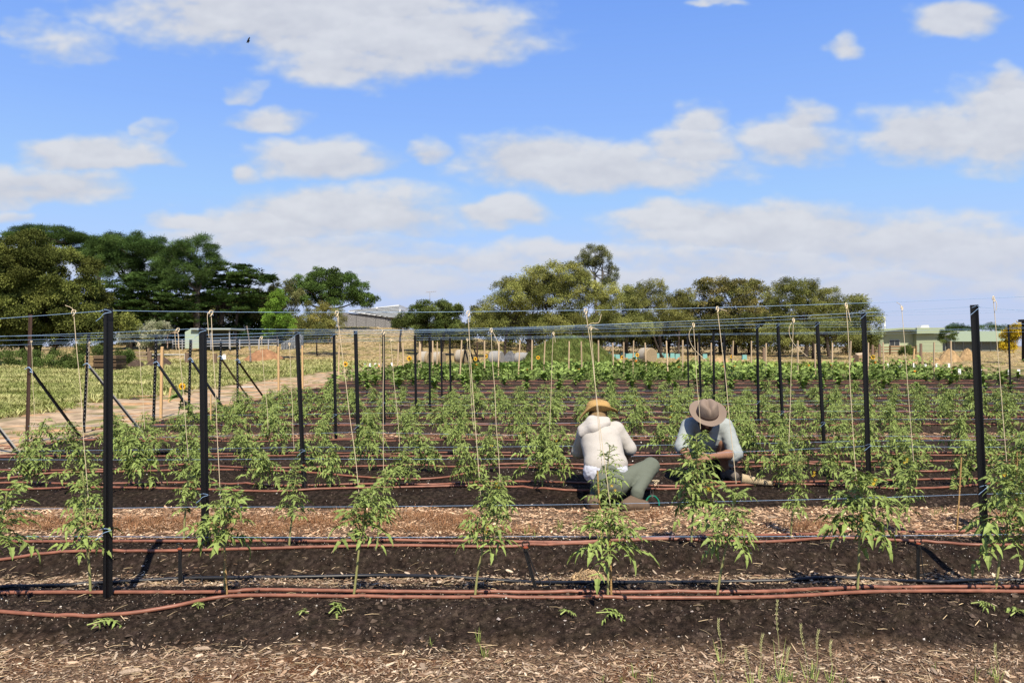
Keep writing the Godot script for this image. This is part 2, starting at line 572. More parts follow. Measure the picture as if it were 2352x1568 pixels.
func make_ground() -> void:
	var near := steps(-6.6, 9.0, 0.05)
	var mid := steps(-6.6, 16.0, 0.12)
	var far := steps(-6.6, 26.0, 0.2)
	sheet("mulch_ground", "coarse wood mulch in front of the first garden bed", "mulch", steps(-6.6, 9.0, 0.08), steps(0.5, 3.45, 0.06), M.mulch, 1)
	sheet("garden_bed", "dark soil bed carrying the two nearest tomato rows", "garden bed", near, steps(3.45, 5.42, 0.035), M.soil, 0)
	sheet("mulch_path", "wood chip path with reddish dead grass behind the nearest bed", "path", near, steps(5.42, 6.55, 0.05), M.mulch, 1)
	sheet("garden_bed", "dark soil bed where the two gardeners crouch", "garden bed", mid, steps(6.55, 11.0, 0.06), M.soil, 0)
	sheet("mulch_path", "narrow chip path behind the gardeners' bed", "path", mid, steps(11.0, 12.15, 0.1), M.mulch, 1)
	sheet("garden_bed", "dark soil bed in the middle of the field", "garden bed", far, steps(12.15, 17.25, 0.1), M.soil, 0)
	sheet("mulch_path", "chip path deep in the field, mostly hidden by tomato leaves", "path", far, steps(17.25, 18.25, 0.15), M.mulch, 1)
	sheet("garden_bed", "dark soil bed with drip lines at the far end of the tomatoes", "garden bed", far, steps(18.25, 34.0, 0.16), M.soil, 0)
	sheet("garden_bed", "dark soil bed under the pumpkin leaves", "garden bed", steps(-9.0, 24.0, 0.5), steps(34.0, 52.0, 0.4), M.soil, 4)
	sheet("sandy_track", "bare sandy track with orange patches along the end of the rows", "track", steps(-11.2, -6.6, 0.12), steps(1.0, 40.0, 0.14), M.sand, 2)
	var xs := PackedFloat32Array([-1500.0, -700.0, -400.0, -250.0])
	xs.append_array(steps(-180.0, 180.0, 1.8))
	xs.append_array(PackedFloat32Array([250.0, 400.0, 700.0, 1500.0]))
	var zs := PackedFloat32Array([-1500.0, -500.0, -100.0, -30.0, -8.0])
	zs.append_array(steps(0.0, 190.0, 1.4))
	zs.append_array(PackedFloat32Array([230.0, 300.0, 450.0, 800.0, 1600.0, 3000.0]))
	sheet("ground", "grassy paddock around and beyond the vegetable field", "ground", xs, zs, M.turf, 3, -0.14)
	# the strip of paddock beside the sandy track lies at its level
	sheet("paddock", "green weedy paddock on the far side of the sandy track", "paddock", steps(-75.0, -11.2, 0.5), steps(5.0, 64.0, 0.5), M.turf, 3)
	sheet("paddock", "straw-coloured ground beyond the pumpkin bed", "paddock", steps(-11.2, 60.0, 0.8), steps(52.0, 110.0, 0.8), M.turf, 3)
	sheet("paddock", "dry grass slope below the grey building", "paddock", steps(-75.0, -11.2, 0.8), steps(64.0, 110.0, 0.8), M.turf, 3)
	sheet("sandy_track", "sandy end of the track beside the pumpkin bed", "track", steps(-11.2, -9.0, 0.4), steps(40.0, 52.0, 0.5), M.sand, 2)
	sheet("sandy_track", "worn strip between the track and the pumpkin bed", "track", steps(-9.0, -6.6, 0.4), steps(34.0, 40.0, 0.5), M.sand, 2, -0.01)
	sheet("paddock", "tan ground beyond the end of the tomato rows", "paddock", steps(24.0, 60.0, 0.5), steps(20.0, 52.0, 0.5), M.turf, 3)
	litter()

func chip_mesh(seed_: int, col := Color.WHITE) -> ArrayMesh:
	# a split flake of bark, about one unit long
	rng.seed = seed_
	var b := MB.new()
	var n := 6
	var top := PackedVector3Array()
	for i in n:
		var w := TAU * i / n
		top.append(Vector3(cos(w) * 0.5 * rng.randf_range(0.75, 1.1), rng.randf_range(0.02, 0.13), sin(w) * 0.2 * rng.randf_range(0.6, 1.2)))
	var mid := Vector3(0, 0.11, 0)
	for i in n:
		var p := top[i]
		var q := top[(i + 1) % n]
		b.face(mid, q, p, col)
		b.face4(p, q, q - Vector3(0, 0.1, 0), p - Vector3(0, 0.1, 0), col)
	return b.mesh()

func clod_mesh(seed_: int, col := Color.WHITE) -> ArrayMesh:
	rng.seed = seed_
	var b := MB.new()
	var p: Array[Vector3] = []
	for d in [Vector3.UP, Vector3.DOWN, Vector3.RIGHT, Vector3.BACK, Vector3.LEFT, Vector3.FORWARD]:
		p.append((d + Vector3(rng.randf_range(-0.3, 0.3), rng.randf_range(-0.2, 0.2), rng.randf_range(-0.3, 0.3))) * rng.randf_range(0.4, 0.6) * Vector3(1, 0.7, 1))
	for i in 4:
		var q := 2 + i
		var r := 2 + (i + 1) % 4
		b.face(p[0], p[r], p[q], col)
		b.face(p[1], p[q], p[r], col)
	return b.mesh()

func lay(x: float, z: float, size: Vector3, lift := 0.0, tilt := 0.35) -> Transform3D:
	var bs := Basis.from_euler(Vector3(rng.randf_range(-tilt, tilt), rng.randf_range(0, TAU), rng.randf_range(-tilt, tilt))).scaled_local(size)
	return Transform3D(bs, on(x, z, lift))

func litter() -> void:
	var tones := [Color(0.36, 0.255, 0.17), Color(0.29, 0.195, 0.125), Color(0.43, 0.32, 0.22), Color(0.20, 0.125, 0.08), Color(0.25, 0.19, 0.14), Color(0.54, 0.43, 0.31), Color(0.13, 0.085, 0.06)]
	for kind in 4:
		var xs := []
		var cs := []
		var flake := chip_mesh(100 + kind)
		rng.seed = 200 + kind
		for i in 10600:
			var z := 2.6 + 0.98 * rng.randf()
			var edge := 3.5 + 0.10 * nz.get_noise_2d(z * 5.0 + i * 0.01, i * 0.3)
			var x := rng.randf_range(-3.9, 4.3)
			if z > edge and rng.randf() < 0.75: continue
			var s := rng.randf_range(0.008, 0.032) * (1.0 if rng.randf() < 0.95 else 2.2)
			xs.append(lay(x, z, Vector3(s, s * 0.7, s * rng.randf_range(0.2, 0.95)), 0.004))
			cs.append(tones[rng.randi() % 7] * rng.randf_range(0.5, 1.12))
		for i in 7000:   # the path behind the first bed
			var z := 5.46 + 1.08 * pow(rng.randf(), 0.9)
			var x := rng.randf_range(-7.0, 6.5)
			var s := rng.randf_range(0.014, 0.046) * (1.0 if rng.randf() < 0.93 else 2.0)
			xs.append(lay(x, z + 0.012 * x, Vector3(s, s * 0.7, s * rng.randf_range(0.4, 1.2)), 0.004))
			cs.append(tones[rng.randi() % 7] * Color(1.25, 1.15, 1.05) * rng.randf_range(0.6, 1.15))
		for i in 1300:   # the furrow with the black pipe
			var x := rng.randf_range(-3.8, 5.0)
			var z := rng.randfn(4.53, 0.07) + 0.012 * x
			var s := rng.randf_range(0.012, 0.04) * (1.0 if rng.randf() < 0.9 else 1.9)
			xs.append(lay(x, z, Vector3(s, s * 0.7, s * rng.randf_range(0.3, 1.0)), 0.004))
			cs.append(tones[rng.randi() % 7] * rng.randf_range(0.5, 1.12))
		for i in 1100:   # paths farther back
			var x := rng.randf_range(-7.0, 11.0)
			var z := rng.randf_range(11.0, 12.2) if i % 3 else rng.randf_range(17.2, 18.3)
			var s := rng.randf_range(0.03, 0.09)
			xs.append(lay(x, z, Vector3(s, s * 0.7, s * rng.randf_range(0.4, 1.2)), 0.005))
			cs.append(tones[rng.randi() % 7] * Color(1.05, 0.9, 0.8) * rng.randf_range(0.7, 1.15))
		for i in 260:   # a few flakes strewn on the soil
			var x := rng.randf_range(-3.4, 3.6)
			var z := rng.randf_range(3.5, 5.3)
			var s := rng.randf_range(0.01, 0.035)
			xs.append(lay(x, z, Vector3(s, s * 0.6, s * 0.5), 0.002))
			cs.append(tones[rng.randi() % 6] * rng.randf_range(0.6, 1.1))
		tag(scatter("wood_chips", flake, M.chip, xs, cs), ["flat tan wood chips of the mulch", "dark bark flakes of the mulch", "splintered brown mulch flakes", "small pale mulch chips"][kind], "mulch")
	# crumbs of soil and white specks in the beds
	for kind in 2:
		var xs := []
		var cs := []
		rng.seed = 300 + kind
		for i in 9000:
			var z := 3.45 + 1.9 * rng.randf() if i < 6500 else rng.randf_range(6.6, 10.9)
			var x := rng.randf_range(-0.76, 0.9) * z
			var s := rng.randf_range(0.006, 0.018) * (1.0 if rng.randf() < 0.96 else 2.4)
			if absf(z - 4.53) < 0.12: continue
			xs.append(lay(x, z, Vector3(s, s, s) * (1.0 if z < 6 else 1.6), 0.0, 1.0))
			cs.append(Color(0.058, 0.043, 0.034) * rng.randf_range(0.6, 1.6))
		for i in 420:
			var z := rng.randf_range(3.6, 5.2)
			if absf(z - 4.53) < 0.15: continue
			var s := rng.randf_range(0.02, 0.045)
			xs.append(lay(rng.randf_range(-0.76, 0.9) * z, z, Vector3(s, s * 0.7, s), 0.0, 1.0))
			cs.append(Color(0.07, 0.052, 0.04) * rng.randf_range(0.6, 1.3))
		tag(scatter("soil_crumbs", clod_mesh(400 + kind), M.clod, xs, cs), ["coarse dark crumbs of soil on the beds", "rounded crumbs of dark soil on the beds"][kind], "soil")
	var xs := []
	var cs := []
	rng.seed = 333
	for i in 3000:
		var z := 3.5 + 1.8 * rng.randf() if i < 1500 else rng.randf_range(6.6, 11.0)
		var x := rng.randf_range(-0.76, 0.9) * z
		var s := rng.randf_range(0.003, 0.007) if rng.randf() < 0.93 else rng.randf_range(0.01, 0.018)
		xs.append(lay(x, z, Vector3(s, s, s) * (1.0 if z < 6 else 1.5), 0.002, 1.0))
		cs.append(Color(0.62, 0.58, 0.52) * rng.randf_range(0.5, 1.1))
	tag(scatter("pale_grit", clod_mesh(420), M.clod, xs, cs), "white and grey specks of grit on the dark soil", "grit")
	# straw: thin bent bits
	var st := MB.new()
	st.tube(PackedVector3Array([Vector3(-0.5, 0, 0), Vector3(0, 0.05, 0.04), Vector3(0.5, 0, 0)]), PackedFloat32Array([0.016, 0.02, 0.01]), 3)
	xs = []
	cs = []
	rng.seed = 340
	for i in 2200:
		var q := rng.randf()
		var z := rng.randf_range(2.7, 3.55) if q < 0.5 else (rng.randfn(4.5, 0.09) if q < 0.85 else rng.randf_range(3.6, 5.4))
		var x := rng.randf_range(-0.76, 0.9) * z
		var s := rng.randf_range(0.02, 0.085)
		xs.append(lay(x, z, Vector3(s, s, s), 0.006, 0.2))
		cs.append(Color(0.56, 0.43, 0.26) * rng.randf_range(0.45, 1.1))
	tag(scatter("straw_bits", st.mesh(), M.chip, xs, cs), "thin dry straw bits strewn over soil and mulch", "straw")

func tuft_mesh(seed_: int, n: int, spread: float, wide: float, bend := 0.35) -> ArrayMesh:
	# blades one unit tall from one foot
	rng.seed = seed_
	var b := MB.new()
	for i in n:
		var w := rng.randf() * TAU
		var d := Vector3(cos(w), 0, sin(w))
		var s := Vector3(-d.z, 0, d.x) * wide
		var p := d * rng.randf() * spread
		var t := rng.randf_range(0.55, 1.0)
		var lean := d * rng.randf_range(0.1, 1.0) * bend
		var c := Color.WHITE * rng.randf_range(0.75, 1.15)
		c.a = 1
		var m := p + Vector3(0, t * 0.55, 0) + lean * 0.35
		b.face4(p - s, m - s * 0.8, m + s * 0.8, p + s, c)
		b.face(m - s * 0.8, p + Vector3(0, t, 0) + lean, m + s * 0.8, c)
	return b.mesh()

func make_grass() -> void:
	var xs := []
	var cs := []
	var ys := []
	var ds := []
	rng.seed = 510
	for i in 48000:
		var z := 11.5 + 52.0 * pow(rng.randf(), 1.35)
		var x := rng.randf_range(-0.82 * z - 1.0, -10.3 + 1.5 * nz.get_noise_2d(z * 0.6, 3.0))
		if x < -0.82 * z - 1.0 or rng.randf() < smoothstep(-13.0, -10.0, x) * 0.85: continue
		var d := nz.get_noise_2d(x * 0.35 + 11.0, z * 0.35) + (0.25 if z > 46.0 else 0.0)
		var s := rng.randf_range(0.045, 0.15) * (1.0 + 0.7 * d) * (1.0 + 0.008 * z)
		var t := Transform3D(Basis.from_euler(Vector3(0, rng.randf() * TAU, 0)).scaled_local(Vector3(s * 2.8, s, s * 2.8)), on(x, z))
		var g := Color(0.20, 0.235, 0.066).lerp(Color(0.44, 0.42, 0.19), clampf(0.3 + d * 1.2 + rng.randf_range(-0.25, 0.25), 0, 1))
		if i % 2:
			xs.append(t)
			cs.append(g)
		else:
			ys.append(t)
			ds.append(g)
	tag(scatter("paddock_grass", tuft_mesh(511, 12, 0.35, 0.014), M.blade, xs, cs), "long green weedy grass of the paddock beyond the track", "grass")
	tag(scatter("paddock_weeds", tuft_mesh(512, 9, 0.25, 0.035, 0.7), M.blade, ys, ds), "broad-leaved weeds among the paddock grass", "weeds")
	xs = []
	cs = []
	rng.seed = 520
	for i in 26000:
		var z := rng.randf_range(53.0, 112.0)
		var x := rng.randf_range(-0.62 * z, 0.15 * z) if i % 4 else rng.randf_range(0.1 * z, 0.72 * z)
		var s := rng.randf_range(0.05, 0.13)
		xs.append(Transform3D(Basis.from_euler(Vector3(0, rng.randf() * TAU, 0)).scaled_local(Vector3(s * 5.0, s, s * 5.0)), on(x, z)))
		var d := nz.get_noise_2d(x * 0.16, z * 0.16)
		cs.append(Color(0.54, 0.41, 0.21).lerp(Color(0.26, 0.27, 0.09), smoothstep(-0.1, 0.3, d)) * rng.randf_range(0.85, 1.1))
	tag(scatter("dry_grass", tuft_mesh(521, 12, 0.4, 0.02), M.blade, xs, cs), "dry straw-coloured grass on the rise below the grey building", "grass")
	# reddish dead grass matted on the first path, and small green sprouts
	xs = []
	cs = []
	rng.seed = 530
	for i in 5200:
		var x := rng.randf_range(-4.2, 4.6)
		var z := 5.6 + 0.75 * rng.randf() + 0.012 * x
		var patch := nz.get_noise_2d(x * 0.9, z * 2.0 + 70.0)
		if x < -0.3 and absf(z - 5.92) < 0.25: patch += 0.5
		if x > 0.2: patch -= 0.3
		if patch < 0.16: continue
		var s := rng.randf_range(0.02, 0.052)
		xs.append(Transform3D(Basis.from_euler(Vector3(rng.randf_range(-0.9, 0.9), rng.randf() * TAU, rng.randf_range(-0.5, 0.5))).scaled_local(Vector3(s * 2.2, s, s * 2.2)), on(x, z)))
		cs.append(Color(0.26, 0.115, 0.055).lerp(Color(0.40, 0.24, 0.13), rng.randf()) * rng.randf_range(0.6, 1.1))
	tag(scatter("dead_grass", tuft_mesh(531, 14, 0.5, 0.016, 0.9), M.blade, xs, cs), "reddish brown dead grass matted along the chip path", "grass")
	xs = []
	cs = []
	rng.seed = 540
	for q in [[1142, 1492, 5], [1790, 1566, 7], [1870, 1566, 6], [2222, 1560, 4], [1500, 1568, 4], [1310, 1215, 14], [1180, 1232, 6], [1560, 1220, 6], [2160, 1180, 8], [470, 962, 46], [400, 970, 40], [330, 985, 30], [250, 1000, 20], [20, 1000, 14], [640, 930, 22], [720, 880, 30], [100, 985, 16]]:
		var p := hit(q[0], q[1])
		for i in q[2]:
			var z: float = -p.z + rng.randfn(0, 0.05) * (-p.z) * 0.3
			var x: float = p.x + rng.randfn(0, 0.03) * (-p.z)
			var s := rng.randf_range(0.03, 0.075) * (1.0 if q[1] > 1100 else 1.5)
			xs.append(Transform3D(Basis.from_euler(Vector3(0, rng.randf() * TAU, 0)).scaled_local(Vector3(s, s, s)), on(x, z)))
			cs.append(Color(0.13, 0.21, 0.05).lerp(Color(0.26, 0.28, 0.09), rng.randf()))
	tag(scatter("grass_sprouts", tuft_mesh(541, 9, 0.25, 0.03, 0.6), M.blade, xs, cs), "small green grass sprouts in the mulch and at the track edge", "grass")

# ---------- posts, wires, pipes, twine ----------
var post_tops := {}

func picket_outline(r: float) -> PackedVector2Array:
	# the three-winged section of a star picket
	var out := PackedVector2Array()
	var t := 0.0036
	for k in 3:
		var w := TAU * k / 3.0 + PI / 6.0
		var d := Vector2(cos(w), sin(w))
		var s := Vector2(-d.y, d.x) * t
		out.append(d * 0.008 - s * 1.2)
		out.append(d * r - s)
		out.append(d * r + s)
		out.append(d * 0.008 + s * 1.2)
	return out

func picket(a: Vector3, b: Vector3, r: float, turn := 0.2) -> MB:
	var m := MB.new()
	var y := (b - a).normalized()
	var x := y.cross(Vector3(0, 0, 1)).normalized() if absf(y.z) < 0.9 else Vector3.RIGHT
	x = x.rotated(y, turn)
	var bs := Basis(x, y, x.cross(y))
	# the prism runs along its own -z: lay that onto the axis
	m.prism(picket_outline(r), a.distance_to(b), Transform3D(Basis(bs.x, bs.z, -bs.y) if true else bs, a))
	return m

func make_posts() -> void:
	# top x, top y, foot x, row, height of the foot in the picture when it can be seen
	var list := [
		[246, 708, 247, 0, "tall black star picket nearest the camera, with its foot beside the front drip line"],
		[465, 752, 473, 1, "black star picket behind the nearest post, its foot hidden by a tomato plant"],
		[2239, 700, 2262, 1, "thick black star picket leaning at the tail end of the second row"],
		[2396, 676, 2412, 0, "black star picket just outside the frame whose shadow falls on the second bed"],
		[683, 760, 700, 2, "leaning black star picket with a blue twine knot, near a sprinkler"],
		[1984, 716, 1996, 2, "black star picket next after the man in the brown hat"],
		[816, 759, 824, 4, "black star picket beside a tomato with a curled yellow stem"],
		[1877, 738, 1894, 4, "leaning black star picket with doubled blue twine, behind the cone of twine"],
		[766, 765, 771, 5, "black star picket half sunk in leaves behind the leaning post"],
		[1787, 742, 1800, 5, "black star picket behind the man's shoulder, leaning a little"],
		[880, 758, 882, 6, "thin black star picket with a cream string hanging along it"],
		[1740, 746, 1743, 6, "thin straight black star picket behind the man's hat"],
		[953, 770, 956, 7, "thin black star picket just past the string-hung one"],
		[1640, 762, 1641, 7, "thin black star picket above the man's hat crown"],
		[987, 770, 988, 8, "thin black star picket in the ninth row near the middle of the field"],
		[1606, 765, 1611, 8, "thin black star picket above the hat brim, close to a hanging string"],
		[1033, 772, 1036, 9, "short-looking black star picket before the pumpkin bed"],
		[1663, 762, 1668, 9, "thin black star picket among the cluster behind the man"],
		[1013, 775, 1015, 10, "faintest black star picket of the cluster in the middle of the field"],
		[1579, 765, 1582, 10, "thin black star picket between the two gardeners, far back"],
		[2317, 745, 2322, 10, "slim black star picket standing alone before the tan ground"]]
	for p in list:
		var z0: float = ROWS[p[3]]
		var foot := onpx(p[2], z0 + 0.012 * ((p[2] - 1176.0) * z0 / F), -0.05)
		var top := W(p[0], p[1], -foot.z)
		var t := thing("star_picket", p[4], "fence post", foot, "black star pickets holding up the tomato twine")
		var m := picket(Vector3.ZERO, top - foot, 0.0265 if p[3] < 2 else 0.025, PI + 0.15 + 0.31 * p[3])
		obj("picket", m.mesh(), M.post, t)
		if p[3] < 7:
			var up := top - foot
			var tie := MB.new()
			for f in [up.length() - 0.02, up.length() * 0.26]:
				var c: Vector3 = up.normalized() * f
				tie.tube(curve([c + Vector3(-0.03, 0.0, 0.02), c + Vector3(0.0, 0.012, 0.032), c + Vector3(0.03, 0.0, 0.015), c + Vector3(0.0, -0.01, 0.034), c + Vector3(-0.02, -0.03, 0.03), c + Vector3(-0.045, -0.05, 0.03)], 4), PackedFloat32Array([0.0016]), 4)
			obj("twine_tie", tie.mesh(true), M.wire, t)
		if not post_tops.has(p[3]): post_tops[p[3]] = []
		post_tops[p[3]].append(top)
	# the row ends by the sandy track: a post with holes and a raking brace
	var ends := [
		[-76, 705, -84, 10.1, -76, 890, 45, 1040, "black post just out of sight with its brace foot showing at the track"],
		[69, 722, 62, 10.9, 68, 848, 186, 1003, "rusty brown leaning end post with a black raking brace"],
		[203, 766, 192, 12.4, 201, 838, 330, 994, "black end post with holes and a brace, second along the track from the rusty one"],
		[358, 770, 352, 13.4, 360, 834, 456, 968, "black end post beside the tall raw timber stake"],
		[437, 780, 433, 14.7, 438, 826, 523, 950, "black end post with a brace by the single sunflower"],
		[507, 782, 502, 17.0, 506, 820, 575, 918, "slim grey-black end post in front of the mulch heap"],
		[544, 780, 546, 16.4, 546, 828, 612, 918, "last black end post of the braced line, with sticks at its foot"]]
	for k in ends.size():
		var p: Array = ends[k]
		var foot := onpx(p[2], p[3], -0.05)
		var top := W(p[0], p[1], -foot.z)
		var t := thing("end_post", p[8], "fence post", foot, "braced end posts along the sandy track")
		obj("picket", picket(Vector3.ZERO, top - foot, 0.027, 0.5).mesh(), M.rust if k == 1 else M.post, t)
		var b0 := W(p[4], p[5], -foot.z - 0.03) - foot
		var b1 := hit(p[6], p[7]) - foot
		b1.y -= 0.03
		obj("brace", picket(b0, b1, 0.027, 0.9).mesh(), M.post, t)
		var tie := MB.new()
		tie.tube(curve([b0 + Vector3(-0.05, 0.0, 0.04), b0 + Vector3(0.02, 0.03, 0.05), b0 + Vector3(0.07, -0.05, 0.04), b0 + Vector3(0.02, -0.03, 0.03)], 4), PackedFloat32Array([0.006]), 4)
		obj("wire_tie", tie.mesh(true), M.wire, t)
		if k != 1:
			var h := MB.new()
			for i in 22:
				var c := (top - foot) * (0.1 + 0.04 * i) + Vector3(0.004, 0, 0.009)
				h.tube(PackedVector3Array([c, c + Vector3(0, 0, 0.009)]), PackedFloat32Array([0.0045]), 5, Color(0.5, 0.5, 0.5))
			tag(obj("hole", h.mesh(), M.paint, t), "", "", "", "stuff")

func wire_line(pts: Array, r: float, label: String) -> void:
	var b := MB.new()
	var line := PackedVector3Array()
	for i in pts.size() - 1:
		var a: Vector3 = pts[i]
		var d: Vector3 = pts[i + 1]
		for k in 8:
			var f := k / 8.0
			line.append(a.lerp(d, f) - Vector3(0, 0.012 * a.distance_to(d) / 5.0 * 4.0 * f * (1.0 - f), 0))
	line.append(pts[-1])
	b.tube(line, PackedFloat32Array([r]), 4)
	tag(obj("blue_twine", b.mesh(true), M.wire), label, "twine", "blue twine strung from post to post")

func make_wires() -> void:
	# one along the post tops of each row, one low down
	var tops := [
		[[-120, 739], [246, 713], [800, 717], [1200, 714], [1650, 706], [2396, 679], [2900, 690]],
		[[-120, 776], [465, 754], [1100, 757], [2239, 704], [2480, 722], [2800, 735]],
		[[-120, 784], [683, 762], [1300, 748], [1984, 718], [2450, 708]],
		[[-120, 796], [690, 768], [1300, 752], [2000, 725], [2450, 712]],
		[[-84, 772], [816, 762], [1877, 740], [2450, 728]],
		[[66, 786], [766, 768], [1787, 744], [2450, 742]],
		[[200, 786], [880, 770], [1740, 752], [2450, 742]],
		[[357, 787], [953, 774], [1640, 766], [2450, 752]],
		[[436, 786], [987, 776], [1606, 768], [2450, 760]],
		[[506, 788], [1033, 778], [1663, 766], [2450, 748]],
		[[545, 787], [1013, 780], [1579, 770], [2319, 752], [2450, 754]]]
	for r in tops.size():
		var pts := []
		for q in tops[r]:
			var z := rowz(r, (q[0] - 1176.0) * ROWS[r] / F)
			pts.append(W(q[0], q[1], z + 0.012))
		wire_line(pts, (0.0011 if r < 3 else 0.00115), "blue twine along the post tops of the %s tomato row" % ROW_WORD[r])
	var lows := [
		[[-120, 1229], [246, 1231], [1200, 1231], [2480, 1224]],
		[[-120, 1168], [470, 1163], [1100, 1160], [1600, 1152], [2250, 1134], [2480, 1128]],
		[[-120, 1054], [690, 1053], [1300, 1052], [1990, 1024], [2480, 1026]],
		[[-120, 1036], [700, 1026], [1300, 1024], [1990, 1012], [2480, 1006]],
		[[-40, 1010], [820, 992], [1300, 1000], [1890, 1000], [2480, 1000]],
		[[64, 978], [770, 972], [1240, 972], [1797, 962], [2480, 960]],
		[[196, 954], [881, 948], [1741, 944], [2480, 940]],
		[[354, 936], [954, 930], [1641, 928], [2480, 924]],
		[[434, 925], [988, 922], [1609, 920], [2480, 915]],
		[[504, 912], [1034, 912], [1665, 908], [2480, 902]],
		[[546, 900], [1014, 898], [1580, 896], [2320, 888], [2480, 888]]]
	for r in lows.size():
		var pts := []
		for q in lows[r]:
			var z := rowz(r, (q[0] - 1176.0) * ROWS[r] / F)
			pts.append(W(q[0], q[1], z + 0.012))
		wire_line(pts, (0.00105 if r < 3 else 0.0012), "low blue twine at stem height of the %s tomato row" % ROW_WORD[r])

func make_twines() -> void:
	# top x, top y, foot x, foot y, row, shape of the loose end, words
	var list := [
		[168, 716, 206, 1150, 0, 1, "cream string nearest the tall front post, its loose end pointing up"],
		[484, 717, 508, 1185, 0, 2, "cream string with a looped end above the staked tomato by the second post"],
		[773, 718, 826, 1130, 0, 3, "knotted cream string leading to the tomato between post and sprinkler"],
		[1075, 718, 1104, 1150, 0, 0, "cream string running down to the tomato with the broken side shoot"],
		[1345, 713, 1402, 1160, 0, 4, "thick knotted cream string passing over the crouching person's straw hat"],
		[1648, 708, 1692, 1110, 0, 5, "cream string beside the man's shoulder with a short end sticking out"],
		[1944, 700, 1968, 1120, 0, 6, "cream string with a hanging tail above the large staked-out tomato"],
		[2283, 684, 2312, 1060, 0, 3, "last knotted cream string of the front row, beyond the thick post"],
		[408, 757, 432, 1050, 1, 2, "cream string of the second row near the sunflower stem"],
		[880, 762, 881, 1080, 1, 1, "cream string hanging straight along a thin black post"],
		[1128, 757, 1149, 1120, 1, 7, "cream string with a long bowed end near the field's middle"],
		[1357, 752, 1384, 1090, 1, 5, "thin cream string close behind the thick one over the straw hat"],
		[1593, 745, 1610, 985, 1, 7, "cream string crossing the man's hat, its bowed end hanging low"],
		[1823, 734, 1812, 1020, 1, 7, "cream string with a long bowed tail beyond the man"],
		[2072, 706, 2098, 1060, 1, 1, "cream string with a wispy upright end against the sky"],
		[318, 790, 332, 985, 2, 1, "faint cream string in front of the dark soil heaps"],
		[664, 790, 676, 1035, 2, 0, "thin cream string beside the leaning second-row post"],
		[600, 775, 616, 985, 2, 2, "thin cream string before the mulch heap"],
		[897, 780, 918, 1020, 2, 5, "thin cream string just before the middle posts"],
		[1271, 765, 1262, 1000, 2, 6, "thin cream string leaning back near the green mound"],
		[1073, 780, 1088, 985, 3, 0, "thin cream string doubled with another over the orange flower"],
		[205, 786, 196, 985, 5, 2, "crooked cream string hanging on the post with holes"],
		[71, 784, 80, 985, 5, 0, "thin cream string hanging by the rusty post"]]
	for q in list:
		var z: float = rowz(q[4], (q[0] - 1176.0) * ROWS[q[4]] / F) + 0.016
		var a := W(q[0], q[1], z)
		var d := W(q[2], q[3], z + 0.01)
		var r := 0.0018 + 0.00013 * (z - 4.0)
		var b := MB.new()
		rng.seed = 900 + int(q[0])
		var pts := []
		for k in 6:
			pts.append(a.lerp(d, k / 5.0) + Vector3(rng.randf_range(-1, 1), 0, rng.randf_range(-1, 1)) * 0.004)
		pts[0] = a
		b.tube(curve(pts, 4), PackedFloat32Array([r]), 5)
		# the knot round the blue twine
		b.tube(curve([a + Vector3(-0.008, -0.01, 0.006), a + Vector3(-0.004, 0.008, 0.004), a + Vector3(0.008, 0.006, -0.006), a + Vector3(0.005, -0.014, 0.004), a + Vector3(-0.003, -0.022, 0.005)], 4), PackedFloat32Array([r * 1.5]), 5)
		var loose := []
		match q[5]:
			1: loose = [a, a + Vector3(-0.01, 0.02, 0), a + Vector3(-0.04, 0.035, 0.01)]
			2: loose = [a + Vector3(0, 0.004, 0), a + Vector3(-0.015, -0.01, 0.01), a + Vector3(-0.012, -0.08, 0.01), a + Vector3(-0.006, -0.14, 0.01)]
			3: loose = [a, a + Vector3(0.012, -0.03, 0.01), a + Vector3(0.008, -0.07, 0.01)]
			4: loose = [a + Vector3(0, -0.09, 0), a + Vector3(0.03, -0.07, 0.01), a + Vector3(0.07, -0.065, 0.01), a + Vector3(0.085, -0.02, 0.01)]
			5: loose = [a, a + Vector3(0.02, -0.004, 0), a + Vector3(0.05, -0.015, 0.01)]
			6: loose = [a, a + Vector3(0.012, -0.03, 0), a + Vector3(0.02, -0.09, 0.01)]
			7: loose = [a, a + Vector3(-0.03, -0.07, 0), a + Vector3(0.0, -0.16, 0), a + Vector3(0.09, -0.25, 0.01)] if q[0] > 1500 else [a, a + Vector3(0.03, -0.05, 0), a + Vector3(0.055, -0.13, 0.01), a + Vector3(0.06, -0.2, 0)]
		if loose.size():
			b.tube(curve(loose, 5), PackedFloat32Array([r * 0.85]), 5)
		tag(obj("hanging_string", b.mesh(true), M.twine), q[6], "string", "cream strings hanging from the blue twine")

func pipe_line(called: String, px: Array, r: float, m: Material, label: String, category: String, group: String) -> void:
	var pts := []
	for q in px:
		pts.append(hit(q[0], q[1]) + Vector3(0, r * 0.9, 0))
	if px[-1][0] > 2400:   # on to the end of the row
		for k in 3:
			var z: float = -pts[-1].z
			pts.append(on(pts[-1].x + 0.8, z + 0.02 * (k - 1), r * 0.9))
	var b := MB.new()
	var line := curve(pts, 6)
	for i in line.size():
		var y := H(line[i].x, -line[i].z) + r * 0.55
		line[i].y = maxf(line[i].y, y)
	b.tube(line, PackedFloat32Array([r]), 8)
	tag(obj(called, b.mesh(true), m), label, category, group)

